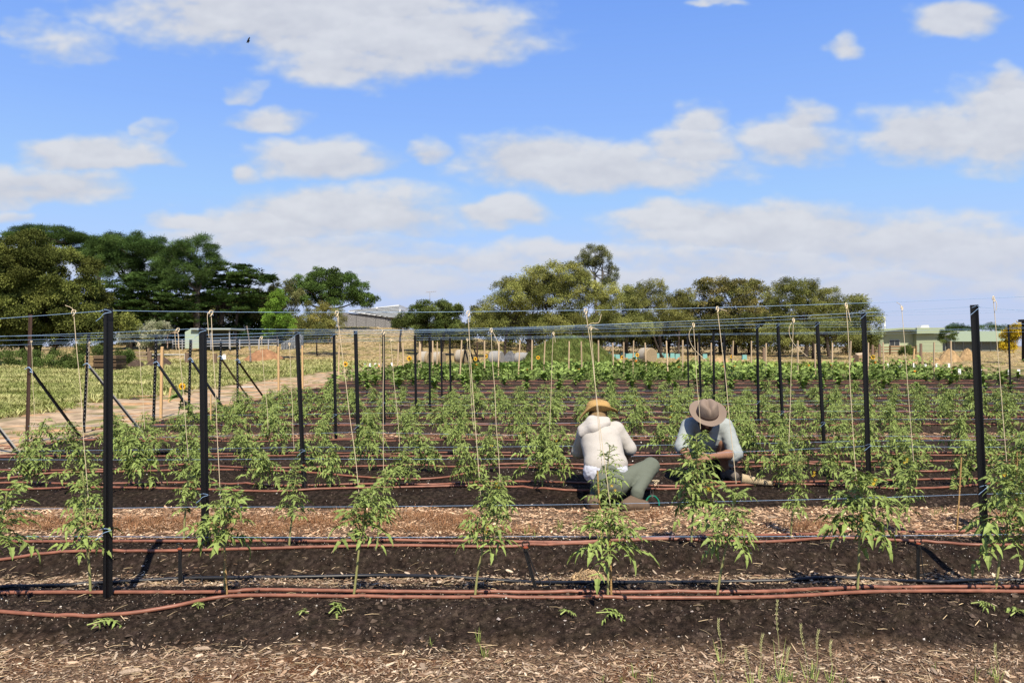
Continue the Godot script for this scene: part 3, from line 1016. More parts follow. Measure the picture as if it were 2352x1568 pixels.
func make_pipes() -> void:
	var g := "brown drip lines along the tomato rows"
	var r := 0.0108
	pipe_line("drip_line", [[-260, 1372], [0, 1364], [240, 1363], [520, 1362], [590, 1357], [900, 1361], [1250, 1363], [1600, 1362], [1760, 1361], [1900, 1355], [2100, 1351], [2300, 1350], [2600, 1352]], r, M.pipe, "straight brown drip line along the stems of the front row", "drip line", g)
	pipe_line("drip_line", [[-300, 1396], [-100, 1400], [0, 1407], [120, 1416], [200, 1418], [300, 1411], [400, 1395], [500, 1375], [600, 1370], [900, 1374], [1250, 1375], [1600, 1376], [1750, 1374], [1870, 1369], [2000, 1362], [2250, 1360], [2600, 1366]], r, M.pipe, "brown drip line nearest the camera, dipping in a bow by the tall post", "drip line", g)
	pipe_line("drip_line", [[-260, 1246], [70, 1246], [300, 1245], [700, 1245], [1100, 1245], [1300, 1248], [1500, 1238], [1600, 1234], [1800, 1230], [2000, 1226], [2260, 1222], [2600, 1224]], r, M.pipe, "rear brown drip line of the second row, against the chip path", "drip line", g)
	pipe_line("drip_line", [[-200, 1310], [0, 1288], [100, 1274], [190, 1268], [350, 1268], [600, 1262], [900, 1255], [1150, 1258], [1350, 1250], [1540, 1240], [1660, 1246], [1780, 1246], [1900, 1238], [2000, 1240], [2150, 1248], [2280, 1254], [2600, 1250]], r, M.pipe, "wavy front brown drip line of the second row", "drip line", g)
	pipe_line("drip_line", [[-180, 1122], [20, 1110], [200, 1113], [420, 1110], [640, 1117], [830, 1113], [1000, 1114], [1150, 1107], [1350, 1111], [1560, 1118], [1640, 1110], [1760, 1108], [1900, 1107], [2100, 1103], [2240, 1101], [2450, 1106]], r, M.pipe, "brown drip line behind the stems of the third row", "drip line", g)
	pipe_line("drip_line", [[-180, 1126], [0, 1127], [200, 1121], [420, 1124], [620, 1130], [740, 1124], [900, 1121], [1080, 1117], [1180, 1120], [1330, 1128], [1560, 1124], [1700, 1116], [1850, 1114], [1990, 1120], [2080, 1124], [2200, 1119], [2300, 1110], [2450, 1104]], r, M.pipe, "brown drip line in front of the third row, by the person's boots", "drip line", g)
	pipe_line("drip_line", [[-180, 1092], [0, 1100], [120, 1088], [300, 1084], [560, 1081], [700, 1086], [820, 1096], [920, 1102], [1020, 1098], [1120, 1080], [1200, 1075], [1340, 1078], [1560, 1080], [1750, 1072], [1900, 1068], [2050, 1078], [2120, 1084], [2200, 1080], [2300, 1068], [2450, 1064]], r, M.pipe, "snaking brown drip line of the fourth row that swings to the front", "drip line", g)
	pipe_line("drip_line", [[-180, 1080], [80, 1082], [300, 1078], [420, 1068], [600, 1076], [900, 1071], [1060, 1073], [1200, 1066], [1400, 1070], [1650, 1064], [1900, 1062], [2150, 1060], [2450, 1058]], r, M.pipe, "rear brown drip line of the fourth row", "drip line", g)
	var rest := [[4, 1052, 1041, -110, 2450], [5, 1014, 1008, 10, 2450], [6, 975, 969, 240, 2450], [7, 962, 958, 400, 2450], [8, 949, 945, 480, 2450], [9, 934, 931, 560, 2450], [10, 920, 914, 600, 2400], [11, 903, 899, 650, 2400], [12, 894, 890, 690, 2380], [13, 884, 881, 730, 2350], [14, 877, 874, 780, 2330]]
	for q in rest:
		for s in 2:
			var px := []
			var pts := []
			rng.seed = 40 + q[0] * 2 + s
			var x: float = q[3] - 30.0 * s
			while x < q[4] + 120.0:
				var z: float = rowz(q[0], (x - 1176.0) * ROWS[q[0]] / F) + (0.12 if s else -0.12) + rng.randf_range(-0.05, 0.05)
				pts.append(onpx(x, z, r * 0.9))
				x += rng.randf_range(90, 170)
			var b := MB.new()
			var line := curve(pts, 5)
			for i in line.size():
				line[i].y = maxf(line[i].y, H(line[i].x, -line[i].z) + r * 0.6)
			b.tube(line, PackedFloat32Array([r * 0.95]), 6)
			tag(obj("drip_line", b.mesh(true), M.pipe), "%s brown drip line of the %s tomato row" % ["rear" if s else "front", ROW_WORD[q[0]]], "drip line", g)
	pipe_line("water_pipe", [[-260, 1366], [0, 1352], [160, 1347], [300, 1338], [440, 1331], [640, 1329], [850, 1325], [1000, 1327], [1120, 1334], [1240, 1341], [1400, 1341], [1600, 1340], [1800, 1336], [1880, 1330], [1960, 1331], [2060, 1337], [2160, 1340], [2240, 1336], [2360, 1337], [2600, 1344]], 0.0125, M.poly, "thick black water pipe lying in the mulch between the two nearest rows", "pipe", "")
	pipe_line("water_pipe", [[60, 1046], [300, 1042], [420, 1040], [560, 1038], [760, 1038], [900, 1036], [1050, 1037]], 0.0125, M.poly, "black water pipe along the fifth row, partly under leaves", "pipe", "")
	pipe_line("water_pipe", [[30, 1052], [80, 1030], [150, 1016], [230, 996], [300, 985], [380, 972], [450, 968], [520, 962]], 0.011, M.poly, "black pipe winding along the ends of the rows by the sand", "pipe", "")
	# four sprinklers on stakes
	for q in [[414, 1342, 1250, 0.0, "low black sprinkler on a flat stake near the tall front post"], [1232, 1348, 1246, -0.06, "leaning black sprinkler with an orange ring, beside the straw clump"], [2108, 1337, 1238, 0.0, "black sprinkler on a stake in front of the thick leaning post"], [702, 1124, 1062, -0.02, "small black sprinkler beside the leaning post in the third row"], [440, 1044, 1016, 0.0, "small sprinkler among the leaves of the fifth row"]]:
		sprinkler(hit(q[0], q[1]), q[1] - q[2], q[3], q[4])

func sprinkler(at: Vector3, px: float, lean: float, label: String) -> void:
	var t := thing("sprinkler", label, "sprinkler", at, "black sprinklers on stakes")
	var h := px * (-at.z) / F
	var top := Vector3(lean, h - 0.035, 0.0)
	var b := MB.new()
	var mid := top / 2
	var y := top.normalized()
	b.box(mid - Vector3(0, 0.02, 0), Vector3(0.02, top.length() + 0.04, 0.008), Basis(Vector3.RIGHT, y, Vector3.BACK), Color.WHITE, 0.002)
	b.box(mid + Vector3(0, 0, 0.004), Vector3(0.005, top.length(), 0.008), Basis(Vector3.RIGHT, y, Vector3.BACK))
	obj("stake", b.mesh(), M.black, t)
	b = MB.new()
	b.lathe([Vector2(0.001, -0.012), Vector2(0.011, -0.012), Vector2(0.012, 0.002), Vector2(0.008, 0.008), Vector2(0.001, 0.008)], 10, Transform3D(Basis.IDENTITY, top))
	obj("nozzle", b.mesh(), M.black, t)
	b = MB.new()
	b.lathe([Vector2(0.012, 0.006), Vector2(0.015, 0.008), Vector2(0.015, 0.014), Vector2(0.012, 0.016), Vector2(0.001, 0.016)], 12, Transform3D(Basis.IDENTITY, top))
	obj("ring", b.mesh(), M.orange, t)
	b = MB.new()
	b.tube(curve([top + Vector3(-0.012, 0.014, 0), top + Vector3(-0.02, 0.03, 0), top + Vector3(-0.012, 0.043, 0), top + Vector3(0, 0.04, 0), top + Vector3(0.012, 0.043, 0), top + Vector3(0.02, 0.03, 0), top + Vector3(0.012, 0.014, 0)], 4), PackedFloat32Array([0.0042]), 5)
	obj("bridge", b.mesh(true), M.black, t)
	b = MB.new()
	var side := 1.0 if lean >= 0.0 else 0.6
	b.tube(curve([top + Vector3(0.008, -0.005, 0.012), top * 0.55 + Vector3(0.016, 0, 0.016), Vector3(0.03, 0.025, 0.02), Vector3(0.07 * side, 0.012, 0.03), Vector3(0.13 * side, 0.02, 0.0), Vector3(0.1 * side, 0.05, -0.04), Vector3(0.02, 0.03, -0.03)], 5), PackedFloat32Array([0.0032]), 5)
	obj("feed_tube", b.mesh(true), M.black, t)

# ---------- tomato plants ----------
var leaf_forms: Array[MB] = []
var leaf_meshes: Array[ArrayMesh] = []

func leaflet(b: MB, o: Vector3, d: Vector3, n: Vector3, l: float, w: float, droop: float, col: Color) -> void:
	# a pointed lobed blade, folded along its rib and bending over
	var s := d.cross(n).normalized()
	var rib: Array[Vector3] = []
	var lt: Array[Vector3] = []
	var rt: Array[Vector3] = []
	var ws: Array[float] = [0.1, 0.5, 0.3, 0.4, 0.14, 0.0]
	for i in 6:
		var t := i / 5.0
		var p := o + d * l * t - n * droop * l * t * t
		rib.append(p)
		var e: Vector3 = n * (w * ws[i] * 0.55)
		var back := -d * l * (0.08 if i % 2 else -0.03)
		lt.append(p + s * w * ws[i] + e + back)
		rt.append(p - s * w * ws[i] + e * 0.8 + back)
	for i in 4:
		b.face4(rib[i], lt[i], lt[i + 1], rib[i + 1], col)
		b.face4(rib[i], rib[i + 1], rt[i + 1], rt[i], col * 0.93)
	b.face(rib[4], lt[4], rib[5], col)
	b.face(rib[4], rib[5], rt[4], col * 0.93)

func leaf_form(seed_: int, pairs: int) -> MB:
	# a compound tomato leaf one unit long, growing along +x and arching over
	rng.seed = seed_
	var b := MB.new()
	var pts := PackedVector3Array()
	var arch := rng.randf_range(0.25, 0.6)
	var sway := rng.randf_range(-0.15, 0.15)
	var base := Color(0.178, 0.232, 0.066)
	for i in 6:
		var t := i / 5.0
		pts.append(Vector3(t * 0.85, 0.32 * t - arch * t * t, sway * t * t))
	b.tube(pts, PackedFloat32Array([0.016, 0.014, 0.012, 0.01, 0.008, 0.005]), 3, Color(0.2, 0.27, 0.07), false)
	for k in pairs:
		var t := 0.28 + 0.62 * k / maxf(1, pairs - 1)
		var i := mini(int(t * 5.0), 4)
		var p := pts[i].lerp(pts[i + 1], t * 5.0 - i)
		var along := (pts[i + 1] - pts[i]).normalized()
		for s in [-1.0, 1.0]:
			var side: Vector3 = Vector3(0, 0, s)
			var d := (along * rng.randf_range(0.35, 0.75) + side + Vector3(0, rng.randf_range(-0.35, 0.25), 0)).normalized()
			var n := (Vector3.UP + side * rng.randf_range(-0.4, 0.4) + along * rng.randf_range(-0.3, 0.3))
			n = (n - d * n.dot(d)).normalized()
			var l := rng.randf_range(0.26, 0.4) * (1.0 - 0.25 * absf(t - 0.6))
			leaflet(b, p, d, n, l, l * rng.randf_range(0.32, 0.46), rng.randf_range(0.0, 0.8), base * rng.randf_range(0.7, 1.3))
			if k < pairs - 1:
				var p2 := pts[mini(i + 1, 5)].lerp(p, 0.4)
				leaflet(b, p2, (side + along * 0.4 - Vector3(0, rng.randf_range(0.0, 0.5), 0)).normalized(), Vector3.UP, l * 0.42, l * 0.22, 0.3, base * rng.randf_range(0.8, 1.3))
	var dl := (pts[5] - pts[4]).normalized()
	var nl := (Vector3.UP - dl * dl.y).normalized()
	leaflet(b, pts[5], dl, nl, 0.4, 0.18, 0.4, base * rng.randf_range(0.85, 1.2))
	for q in b.c.size():
		b.c[q].a = 1.0
	return b

func flower_truss(seed_: int) -> MB:
	rng.seed = seed_
	var b := MB.new()
	for k in 3:
		var o := Vector3(rng.randf_range(-0.02, 0.02), rng.randf_range(-0.02, 0.02), rng.randf_range(0.0, 0.02))
		for i in 5:
			var w := TAU * i / 5.0
			var d := Vector3(cos(w), sin(w), 0.35)
			b.face(o, o + d.rotated(Vector3.BACK, -0.25) * 0.006, o + d * 0.013, Color(0.75, 0.5, 0.03))
			b.face(o, o + d * 0.013, o + d.rotated(Vector3.BACK, 0.25) * 0.006, Color(0.75, 0.5, 0.03))
	return b

func stem_path(h: float, lean: Vector3) -> Array:
	var pts := []
	for i in 6:
		var t := i / 5.0
		pts.append(Vector3(lean.x * t + rng.randf_range(-0.012, 0.012) * t, h * t, lean.z * t + rng.randf_range(-0.015, 0.015) * t))
	pts[0] = Vector3(0, -0.03, 0)
	return pts

func make_leaves() -> void:
	for i in 6:
		leaf_forms.append(leaf_form(600 + i, 3 + i % 2))
		leaf_meshes.append(leaf_forms[i].mesh())

func near_tomato(at: Vector3, top: Vector3, from: float, leaves: int, size: float, label: String, group: String, flowers: int, seed_: int) -> Node3D:
	# stem bare up to «from», then leaves all the way to the tip; each leaf a part
	rng.seed = seed_
	var t := thing("tomato_plant", label, "tomato plant", at, group)
	var up := top - at
	var pts := stem_path(up.y, Vector3(up.x, 0, up.z))
	var line := curve(pts, 4)
	var b := MB.new()
	var rad := PackedFloat32Array()
	for i in line.size():
		rad.append(lerpf(0.0075, 0.0035, float(i) / line.size()))
	b.tube(line, rad, 6, Color(0.25, 0.25, 0.10))
	obj("stem", b.mesh(true), M.stem, t)
	var w := rng.randf() * TAU
	var crown := MB.new()
	for k in leaves:
		var f := from + (1.0 - from) * pow(float(k) / leaves, 0.9)
		var p := line[mini(int(f * (line.size() - 1)), line.size() - 1)]
		w += 2.4 + rng.randf_range(-0.4, 0.4)
		var s := size * rng.randf_range(0.75, 1.2) * (1.0 - 0.45 * maxf(0.0, (f - 0.6) / 0.4))
		var pitch := rng.randf_range(-0.4, 0.5) + 0.7 * maxf(0.0, (f - 0.65) / 0.35)
		var o := MeshInstance3D.new()
		o.name = "leaf"
		o.mesh = leaf_meshes[rng.randi() % leaf_meshes.size()]
		o.set_surface_override_material(0, M.leaf)
		o.transform = Transform3D(Basis.from_euler(Vector3(rng.randf_range(-0.5, 0.5), w, pitch), EULER_ORDER_YZX) * Basis.from_scale(Vector3.ONE * s), p)
		t.add_child(o, true)
		if k % 4 == 1:   # a side shoot with small leaves at its tip
			var q := p + Vector3(cos(-w), 0.7, sin(-w)) * s * 0.45
			crown.tube(PackedVector3Array([p, (p + q) / 2 + Vector3(0, -0.01, 0), q]), PackedFloat32Array([0.0035, 0.003, 0.002]), 4, Color(0.22, 0.28, 0.08))
			for j in 4:
				crown.append(leaf_forms[rng.randi() % 6], Transform3D(Basis.from_euler(Vector3(0, rng.randf() * TAU, rng.randf_range(-0.3, 0.9)), EULER_ORDER_YZX) * Basis.from_scale(Vector3.ONE * s * rng.randf_range(0.4, 0.65)), q))
	obj("side_shoots", crown.mesh(), M.leaf, t)
	for k in flowers:
		var f := 0.55 + 0.45 * rng.randf()
		var p := line[mini(int(f * (line.size() - 1)), line.size() - 1)]
		var o := obj("flower_truss", flower_truss(seed_ + k).mesh(), M.petal, t)
		o.position = p + Vector3(rng.randf_range(-0.1, 0.1), rng.randf_range(-0.03, 0.05), 0.07)
	return t

func bush_form(seed_: int, h: float, leaves: int, size: float) -> Array:
	# stem and foliage of a plant farther back, base at the origin
	rng.seed = seed_
	var pts := stem_path(h, Vector3(rng.randf_range(-0.1, 0.1), 0, rng.randf_range(-0.06, 0.06)))
	var line := curve(pts, 3)
	var b := MB.new()
	b.tube(line, PackedFloat32Array([0.009, 0.008, 0.008, 0.007, 0.006]), 5, Color(0.23, 0.27, 0.09))
	var fol := MB.new()
	var w := 0.0
	for k in leaves:
		var f := 0.22 + 0.78 * pow(float(k) / leaves, 0.85)
		var p := line[mini(int(f * (line.size() - 1)), line.size() - 1)] + Vector3(rng.randf_range(-1, 1), rng.randf_range(-0.4, 0.6), rng.randf_range(-1, 1)) * 0.17 * (1.15 - f)
		w += 2.4 + rng.randf_range(-0.5, 0.5)
		var s := size * rng.randf_range(0.7, 1.2) * (1.0 - 0.4 * maxf(0.0, (f - 0.6) / 0.4))
		fol.append(leaf_forms[rng.randi() % 6], Transform3D(Basis.from_euler(Vector3(rng.randf_range(-0.6, 0.6), w, rng.randf_range(-0.8, 0.5)), EULER_ORDER_YZX) * Basis.from_scale(Vector3.ONE * s), p))
	return [b.mesh(true), fol.mesh()]

func make_tomatoes() -> void:
	make_leaves()
	var g1 := "tomato plants of the front row"
	var g2 := "tomato plants of the second row"
	# foot x, foot y, tip x, tip y, start of the leaves, leaves, leaf size, flowers, words
	var front := [
		[-30, 1378, 14, 1130, 0.48, 27, 0.195, 1, "tomato cut by the frame edge, ahead of the tall post"],
		[210, 1366, 188, 1085, 0.42, 29, 0.133, 0, "lanky tomato with a long bare twisted stem beside the tall front post"],
		[519, 1362, 514, 1140, 0.54, 30, 0.185, 0, "tomato tied to a short wooden stake in front of the second post"],
		[812, 1363, 844, 1130, 0.58, 29, 0.185, 0, "tomato with a clear slanted stem, next after the staked one"],
		[1090, 1366, 1132, 1100, 0.46, 39, 0.149, 1, "bushy tomato with a snapped side shoot beside the leaning sprinkler"],
		[1396, 1368, 1400, 1180, 0.54, 22, 0.205, 0, "low tomato on a thin stake in front of the straw-hatted person"],
		[1645, 1364, 1692, 1132, 0.5, 30, 0.17, 0, "tomato with a thick pale curved stem in front of the man"],
		[1968, 1352, 1984, 1095, 0.5, 41, 0.201, 3, "biggest front-row tomato, with drooping leaves and yellow flowers"],
		[2284, 1352, 2338, 1075, 0.38, 44, 0.195, 2, "dense tomato at the frame edge beyond the thick leaning post"],
		[2830, 1356, 2840, 1100, 0.35, 24, 0.18, 0, "second tomato beyond the picture after the thick post"],
		[2560, 1356, 2540, 1080, 0.33, 22, 0.205, 0, "tomato just beyond the picture after the thick post"]]
	for i in front.size():
		var q: Array = front[i]
		var p := hit(q[0], q[1])
		near_tomato(p, W(q[2], q[3], -p.z - 0.02), q[4], q[5], q[6], q[8], g1, q[7], 700 + i)
	var second := [
		[-150, 1252, -130, 1060, 0.3, 22, 0.171, 0, "second-row tomato out of sight before the tall post"],
		[190, 1250, 205, 1110, 0.35, 24, 0.126, 0, "second-row tomato half hidden by the tall front post"],
		[422, 1240, 438, 1040, 0.36, 34, 0.113, 0, "second-row tomato whose thin stem bends down to a tied string"],
		[664, 1252, 680, 1070, 0.36, 34, 0.113, 0, "slim upright second-row tomato in front of the leaning post"],
		[866, 1247, 886, 1080, 0.4, 32, 0.117, 0, "second-row tomato standing behind a front-row one, near the string-hung post"],
		[1135, 1247, 1156, 1095, 0.4, 28, 0.117, 1, "second-row tomato with a yellow flower behind the bushy one"],
		[1382, 1246, 1400, 1022, 0.25, 34, 0.122, 1, "tall second-row tomato on a stake, in front of the crouching person's back"],
		[1587, 1243, 1602, 1000, 0.3, 64, 0.165, 1, "full second-row tomato that the man is tying, hiding his legs"],
		[1815, 1230, 1836, 1040, 0.3, 40, 0.113, 1, "second-row tomato beside the end of the cone of twine"],
		[2055, 1226, 2098, 1042, 0.3, 44, 0.131, 1, "leafy second-row tomato before the thick leaning post"],
		[2540, 1226, 2550, 1020, 0.3, 30, 0.15, 0, "second-row tomato just beyond the picture"],
		[2760, 1226, 2750, 1030, 0.3, 30, 0.15, 0, "second-row tomato farther beyond the picture"],
		[2320, 1226, 2316, 1000, 0.25, 44, 0.144, 1, "second-row tomato behind the frame-edge one"]]
	for i in second.size():
		var q: Array = second[i]
		var p := hit(q[0], q[1])
		near_tomato(p, W(q[2], q[3], -p.z - 0.02), q[4], q[5], q[6], q[8], g2, q[7], 740 + i)
	# wooden stakes beside some of them
	for q in [[523, 1364, 511, 1178, 0.0055, "short wooden stake tied to a front-row tomato near the second post"], [1404, 1368, 1399, 1178, 0.0055, "thin split wooden stake in front of the straw-hatted person's knees"], [1382, 1247, 1372, 1080, 0.006, "pale wooden stake right before the crouching person's shirt hem"], [2196, 1222, 2208, 1050, 0.006, "wooden stake in leaves just past the thick post"], [2330, 1228, 2336, 1036, 0.006, "wooden stake at the frame edge among tomato leaves"]]:
		var p := hit(q[0], q[1]) - Vector3(0, 0.04, 0)
		var b := MB.new()
		b.tube(PackedVector3Array([p, p.lerp(W(q[2], q[3], -p.z), 0.5) + Vector3(0.002, 0, 0), W(q[2], q[3], -p.z)]), PackedFloat32Array([q[4]]), 6, Color(0.52, 0.33, 0.14))
		tag(obj("wooden_stake", b.mesh(), M.wood), q[5], "stake", "wooden stakes beside tomato plants")
	# the rows behind
	var forms := []
	for i in 7:
		forms.append(bush_form(770 + i, 0.43 + 0.035 * (i % 4), 54, 0.16))
	var hand := {2: [65, 200, 325, 450, 607, 761, 915, 1079, 1245, 1790, 1921, 2075, 2223, 2370, 2520, 2690], 3: [90, 285, 430, 580, 715, 850, 986, 1122, 1262, 1722, 1845, 1985, 2120, 2265, 2400, 2540, 2700]}
	rng.seed = 790
	for r in range(2, 11):
		var spots := []
		if hand.has(r):
			for x in hand[r]:
				spots.append((x - 1176.0) * ROWS[r] / F)
		else:
			var x := -5.75 + rng.randf_range(0, 0.3)
			var end: float = minf(0.78 * ROWS[r] + 0.7, 13.5)
			while x < end:
				if x > -0.72 * ROWS[r]: spots.append(x)
				x += rng.randf_range(0.38, 0.68) * (1.0 + 0.02 * maxf(0, r - 4))
		var n := 0
		for x in spots:
			n += 1
			var z: float = rowz(r, x) + rng.randf_range(-0.05, 0.05)
			var f: Array = forms[rng.randi() % forms.size()]
			var t := thing("tomato_plant", "tomato plant of the %s row, %s along from the sandy track" % [ROW_WORD[r], ordinal(n)], "tomato plant", on(x, z), "tomato plants of the %s row" % ROW_WORD[r], rng.randf() * TAU)
			var s := rng.randf_range(0.82, 1.14) * (1.04 if r < 4 else (0.92 if r < 8 else 0.88))
			t.scale = Vector3(s, s * rng.randf_range(0.8, 1.15), s) if r < 6 else Vector3(s * 1.2, s * rng.randf_range(0.75, 1.1), s * 1.2)
			obj("stem", f[0], M.stem, t)
			obj("foliage", f[1], M.leaf, t)
			if rng.randf() < 0.22:
				var o := obj("flower_truss", flower_truss(n).mesh(), M.petal, t)
				o.position = Vector3(rng.randf_range(-0.1, 0.1), rng.randf_range(0.2, 0.5), rng.randf_range(-0.1, 0.1))
	# the last rows hold young pepper plants: a few broad upright leaves each
	var young := []
	for i in 5:
		rng.seed = 830 + i
		var b := MB.new()
		var st := MB.new()
		st.tube(PackedVector3Array([Vector3(0, -0.03, 0), Vector3(0.01, 0.15, 0), Vector3(0, 0.3, 0.01)]), PackedFloat32Array([0.008, 0.006, 0.005]), 5, Color(0.17, 0.23, 0.06))
		for k in 24:
			var w := k * 2.4
			var d := Vector3(cos(w), rng.randf_range(0.1, 1.1), sin(w)).normalized()
			var n := (Vector3.UP - d * d.y).normalized() if absf(d.y) < 0.95 else Vector3.RIGHT
			leaflet(b, Vector3(0, 0.08 + 0.011 * k, 0), d, n, rng.randf_range(0.15, 0.28), 0.11, 0.35, Color(0.17, 0.245, 0.06) * rng.randf_range(0.8, 1.25))
		young.append([st.mesh(true), b.mesh()])
	rng.seed = 840
	for r in range(11, 15):
		var x := -5.9 + rng.randf_range(0, 0.8)
		var n := 0
		while x < 0.72 * ROWS[r]:
			if rng.randf() < 0.9:
				n += 1
				var f: Array = young[rng.randi() % 5]
				var t := thing("pepper_plant", "young pepper plant of the %s row, %s along from the sandy track" % [ROW_WORD[r], ordinal(n)], "pepper plant", on(x, rowz(r, x)), "young pepper plants before the pumpkin bed", rng.randf() * TAU)
				t.scale = Vector3.ONE * rng.randf_range(0.75, 1.25)
				obj("stem", f[0], M.stem, t)
				obj("foliage", f[1], M.leaf, t)
			x += rng.randf_range(0.45, 1.1)

func make_small_field_things() -> void:
	# cone of twine, secateurs, loose twine, straw clump, fallen shoots, seed heads
	var z := 7.2
	var a := W(1703, 1099, z)
	var d := W(1774, 1110, z - 0.05)
	a.y = maxf(a.y, H(a.x, z) + 0.05)
	d.y = H(d.x, z) + 0.03
	var y := (d - a).normalized()
	var x := y.cross(Vector3.UP).normalized()
	var cone := thing("twine_cone", "cone of cream twine lying on the soil beside the man", "twine cone", a)
	var bs := Basis(x, y, x.cross(y))
	var l := a.distance_to(d)
	var prof_ := [Vector2(0.03, -0.004)]
	for i in 25:
		var t := i / 24.0
		prof_.append(Vector2(lerpf(0.05, 0.022, t) + (0.0016 if i % 2 else 0.0), l * t))
	prof_.append(Vector2(0.012, l + 0.002))
	var b := MB.new()
	b.lathe(prof_, 20, Transform3D(bs, Vector3.ZERO), Color(0.88, 0.70, 0.44))
	obj("wound_twine", b.mesh(), M.straw, cone)
	b = MB.new()
	b.lathe([Vector2(0.011, l), Vector2(0.017, l), Vector2(0.016, l + 0.018), Vector2(0.009, l + 0.018)], 14, Transform3D(bs, Vector3.ZERO), Color(0.42, 0.22, 0.1))
	obj("cardboard_core", b.mesh(true), M.wood, cone)
	b = MB.new()
	b.tube(curve([Vector3(0.06, 0.05, 0.0), Vector3(0.07, 0.075, 0.02), Vector3(0.075, 0.03, 0.05), Vector3(0.1, -0.02, 0.06)], 5), PackedFloat32Array([0.003]), 4, Color(0.6, 0.48, 0.3))
	obj("loose_end", b.mesh(true), M.straw, cone)
	# secateurs: two green handles, a pivot and dark blades
	var s := hit(1498, 1160)
	var t := thing("secateurs", "secateurs with green handles standing open by the boot", "secateurs", s)
	var piv := Vector3(0.0, 0.085, 0.0)
	for e in [-1.0, 1.0]:
		b = MB.new()
		b.tube(curve([piv, Vector3(0.03 * e, 0.075, 0.0), Vector3(0.055 * e, 0.04, 0.01), Vector3(0.052 * e + 0.005, 0.0, 0.02)], 5), PackedFloat32Array([0.006, 0.007, 0.0085]), 7, Color(0.005, 0.12, 0.075))
		obj("handle", b.mesh(true), M.paint, t)
		b = MB.new()
		b.tube(curve([piv, piv + Vector3(0.012 * e, 0.02, -0.01), piv + Vector3(0.008 * e, 0.05, -0.015)], 4), PackedFloat32Array([0.006, 0.005, 0.002]), 5, Color(0.07, 0.07, 0.07))
		obj("blade", b.mesh(true), M.paint, t)
	b = MB.new()
	b.tube(PackedVector3Array([piv + Vector3(0, 0, 0.012), piv - Vector3(0, 0, 0.01)]), PackedFloat32Array([0.009]), 8, Color(0.1, 0.1, 0.1))
	obj("pivot", b.mesh(), M.paint, t)
	b = MB.new()
	rng.seed = 861
	for k in 3:
		var p := []
		var c := hit(1496, 1126) + Vector3(0, 0.02, 0)
		for i in 7:
			var w := i * 1.1 + k
			p.append(c + Vector3(cos(w) * rng.randf_range(0.04, 0.09), 0.01 + absf(sin(w * 1.3)) * 0.08, sin(w) * 0.06))
		b.tube(curve(p, 4), PackedFloat32Array([0.0028]), 4)
	tag(obj("loose_twine", b.mesh(true), M.twine), "loose curl of cream twine on the drip lines by the person's knee", "twine")
	b = MB.new()
	for k in 3:
		var p := []
		var c := W(1478, 1058, 6.75)
		for i in 8:
			var w := i * 1.0 + k * 0.7
			p.append(c + Vector3(cos(w) * rng.randf_range(0.01, 0.045), sin(w) * 0.035 + 0.01 * k - 0.004 * i, rng.randf_range(-0.02, 0.02)))
		b.tube(curve(p, 4), PackedFloat32Array([0.0026]), 4)
	# the clump of matted straw
	var c := hit(1352, 1338)
	b = MB.new()
	rng.seed = 862
	for i in 260:
		var w := rng.randf() * TAU
		var e := acos(rng.randf())
		var n := Vector3(sin(e) * cos(w) * 0.105, cos(e) * 0.06, sin(e) * sin(w) * 0.07)
		var tg := n.cross(Vector3(rng.randf_range(-1, 1), rng.randf_range(-1, 1), rng.randf_range(-1, 1))).normalized() * rng.randf_range(0.02, 0.05)
		var q := Color(0.46, 0.33, 0.19) * rng.randf_range(0.5, 1.25)
		b.tube(PackedVector3Array([n - tg, n * 1.05, n + tg]), PackedFloat32Array([0.0022]), 3, q, false)
	b.lathe([Vector2(0.09, -0.01), Vector2(0.095, 0.02), Vector2(0.06, 0.045), Vector2(0.001, 0.052)], 14, Transform3D(Basis.from_scale(Vector3(1, 1, 0.7)), Vector3.ZERO), Color(0.2, 0.13, 0.075))
	var clump := obj("straw_clump", b.mesh(), M.chip)
	clump.position = c
	tag(clump, "matted clump of straw on the furrow beside a stake", "straw clump")
	# larger pieces of bark and stones
	var flake := chip_mesh(107, Color(0.46, 0.35, 0.25))
	for q in [[465, 1492, 0.1, "pale flat piece of bark at the edge of the dark soil"], [300, 1545, 0.13, "long pale splinter of wood in the mulch"], [985, 1548, 0.06, "pale chunk of wood among the chips"], [1455, 1545, 0.07, "pale chip lying at the mulch edge below the fallen shoot"], [1350, 1458, 0.035, "small pale flake on the dark slope"], [262, 1330, 0.08, "split of pale wood beside the black pipe"], [1770, 1190, 0.12, "broad flat chip on the path past the man"], [2260, 1190, 0.12, "light chip on the path by the thick post"]]:
		var p := hit(q[0], q[1])
		rng.seed = int(q[0])
		var o := obj("bark_piece", flake, M.wood)
		o.transform = Transform3D(Basis.from_euler(Vector3(0.15, rng.randf_range(-0.4, 0.4), 0.1)).scaled_local(Vector3(q[2], q[2] * 0.6, q[2] * 0.7)), p + Vector3(0, 0.006, 0))
		tag(o, q[3], "bark", "")
	for q in [[1145, 1422, 0.035, "pale flat stone on the dark slope below the drip lines"], [1298, 1425, 0.02, "small grey pebble on the front slope"], [330, 1300, 0.03, "whitish stone on the second bed"], [1590, 1404, 0.02, "grey pebble near a fallen shoot"], [1218, 1505, 0.022, "grey stone at the mulch edge"]]:
		var o := obj("stone", clod_mesh(int(q[0]), Color(0.33, 0.29, 0.26)), M.clod)
		o.transform = Transform3D(Basis.from_scale(Vector3(q[2], q[2] * 0.8, q[2])), hit(q[0], q[1]) + Vector3(0, q[2] * 0.15, 0))
		tag(o, q[3], "stone")
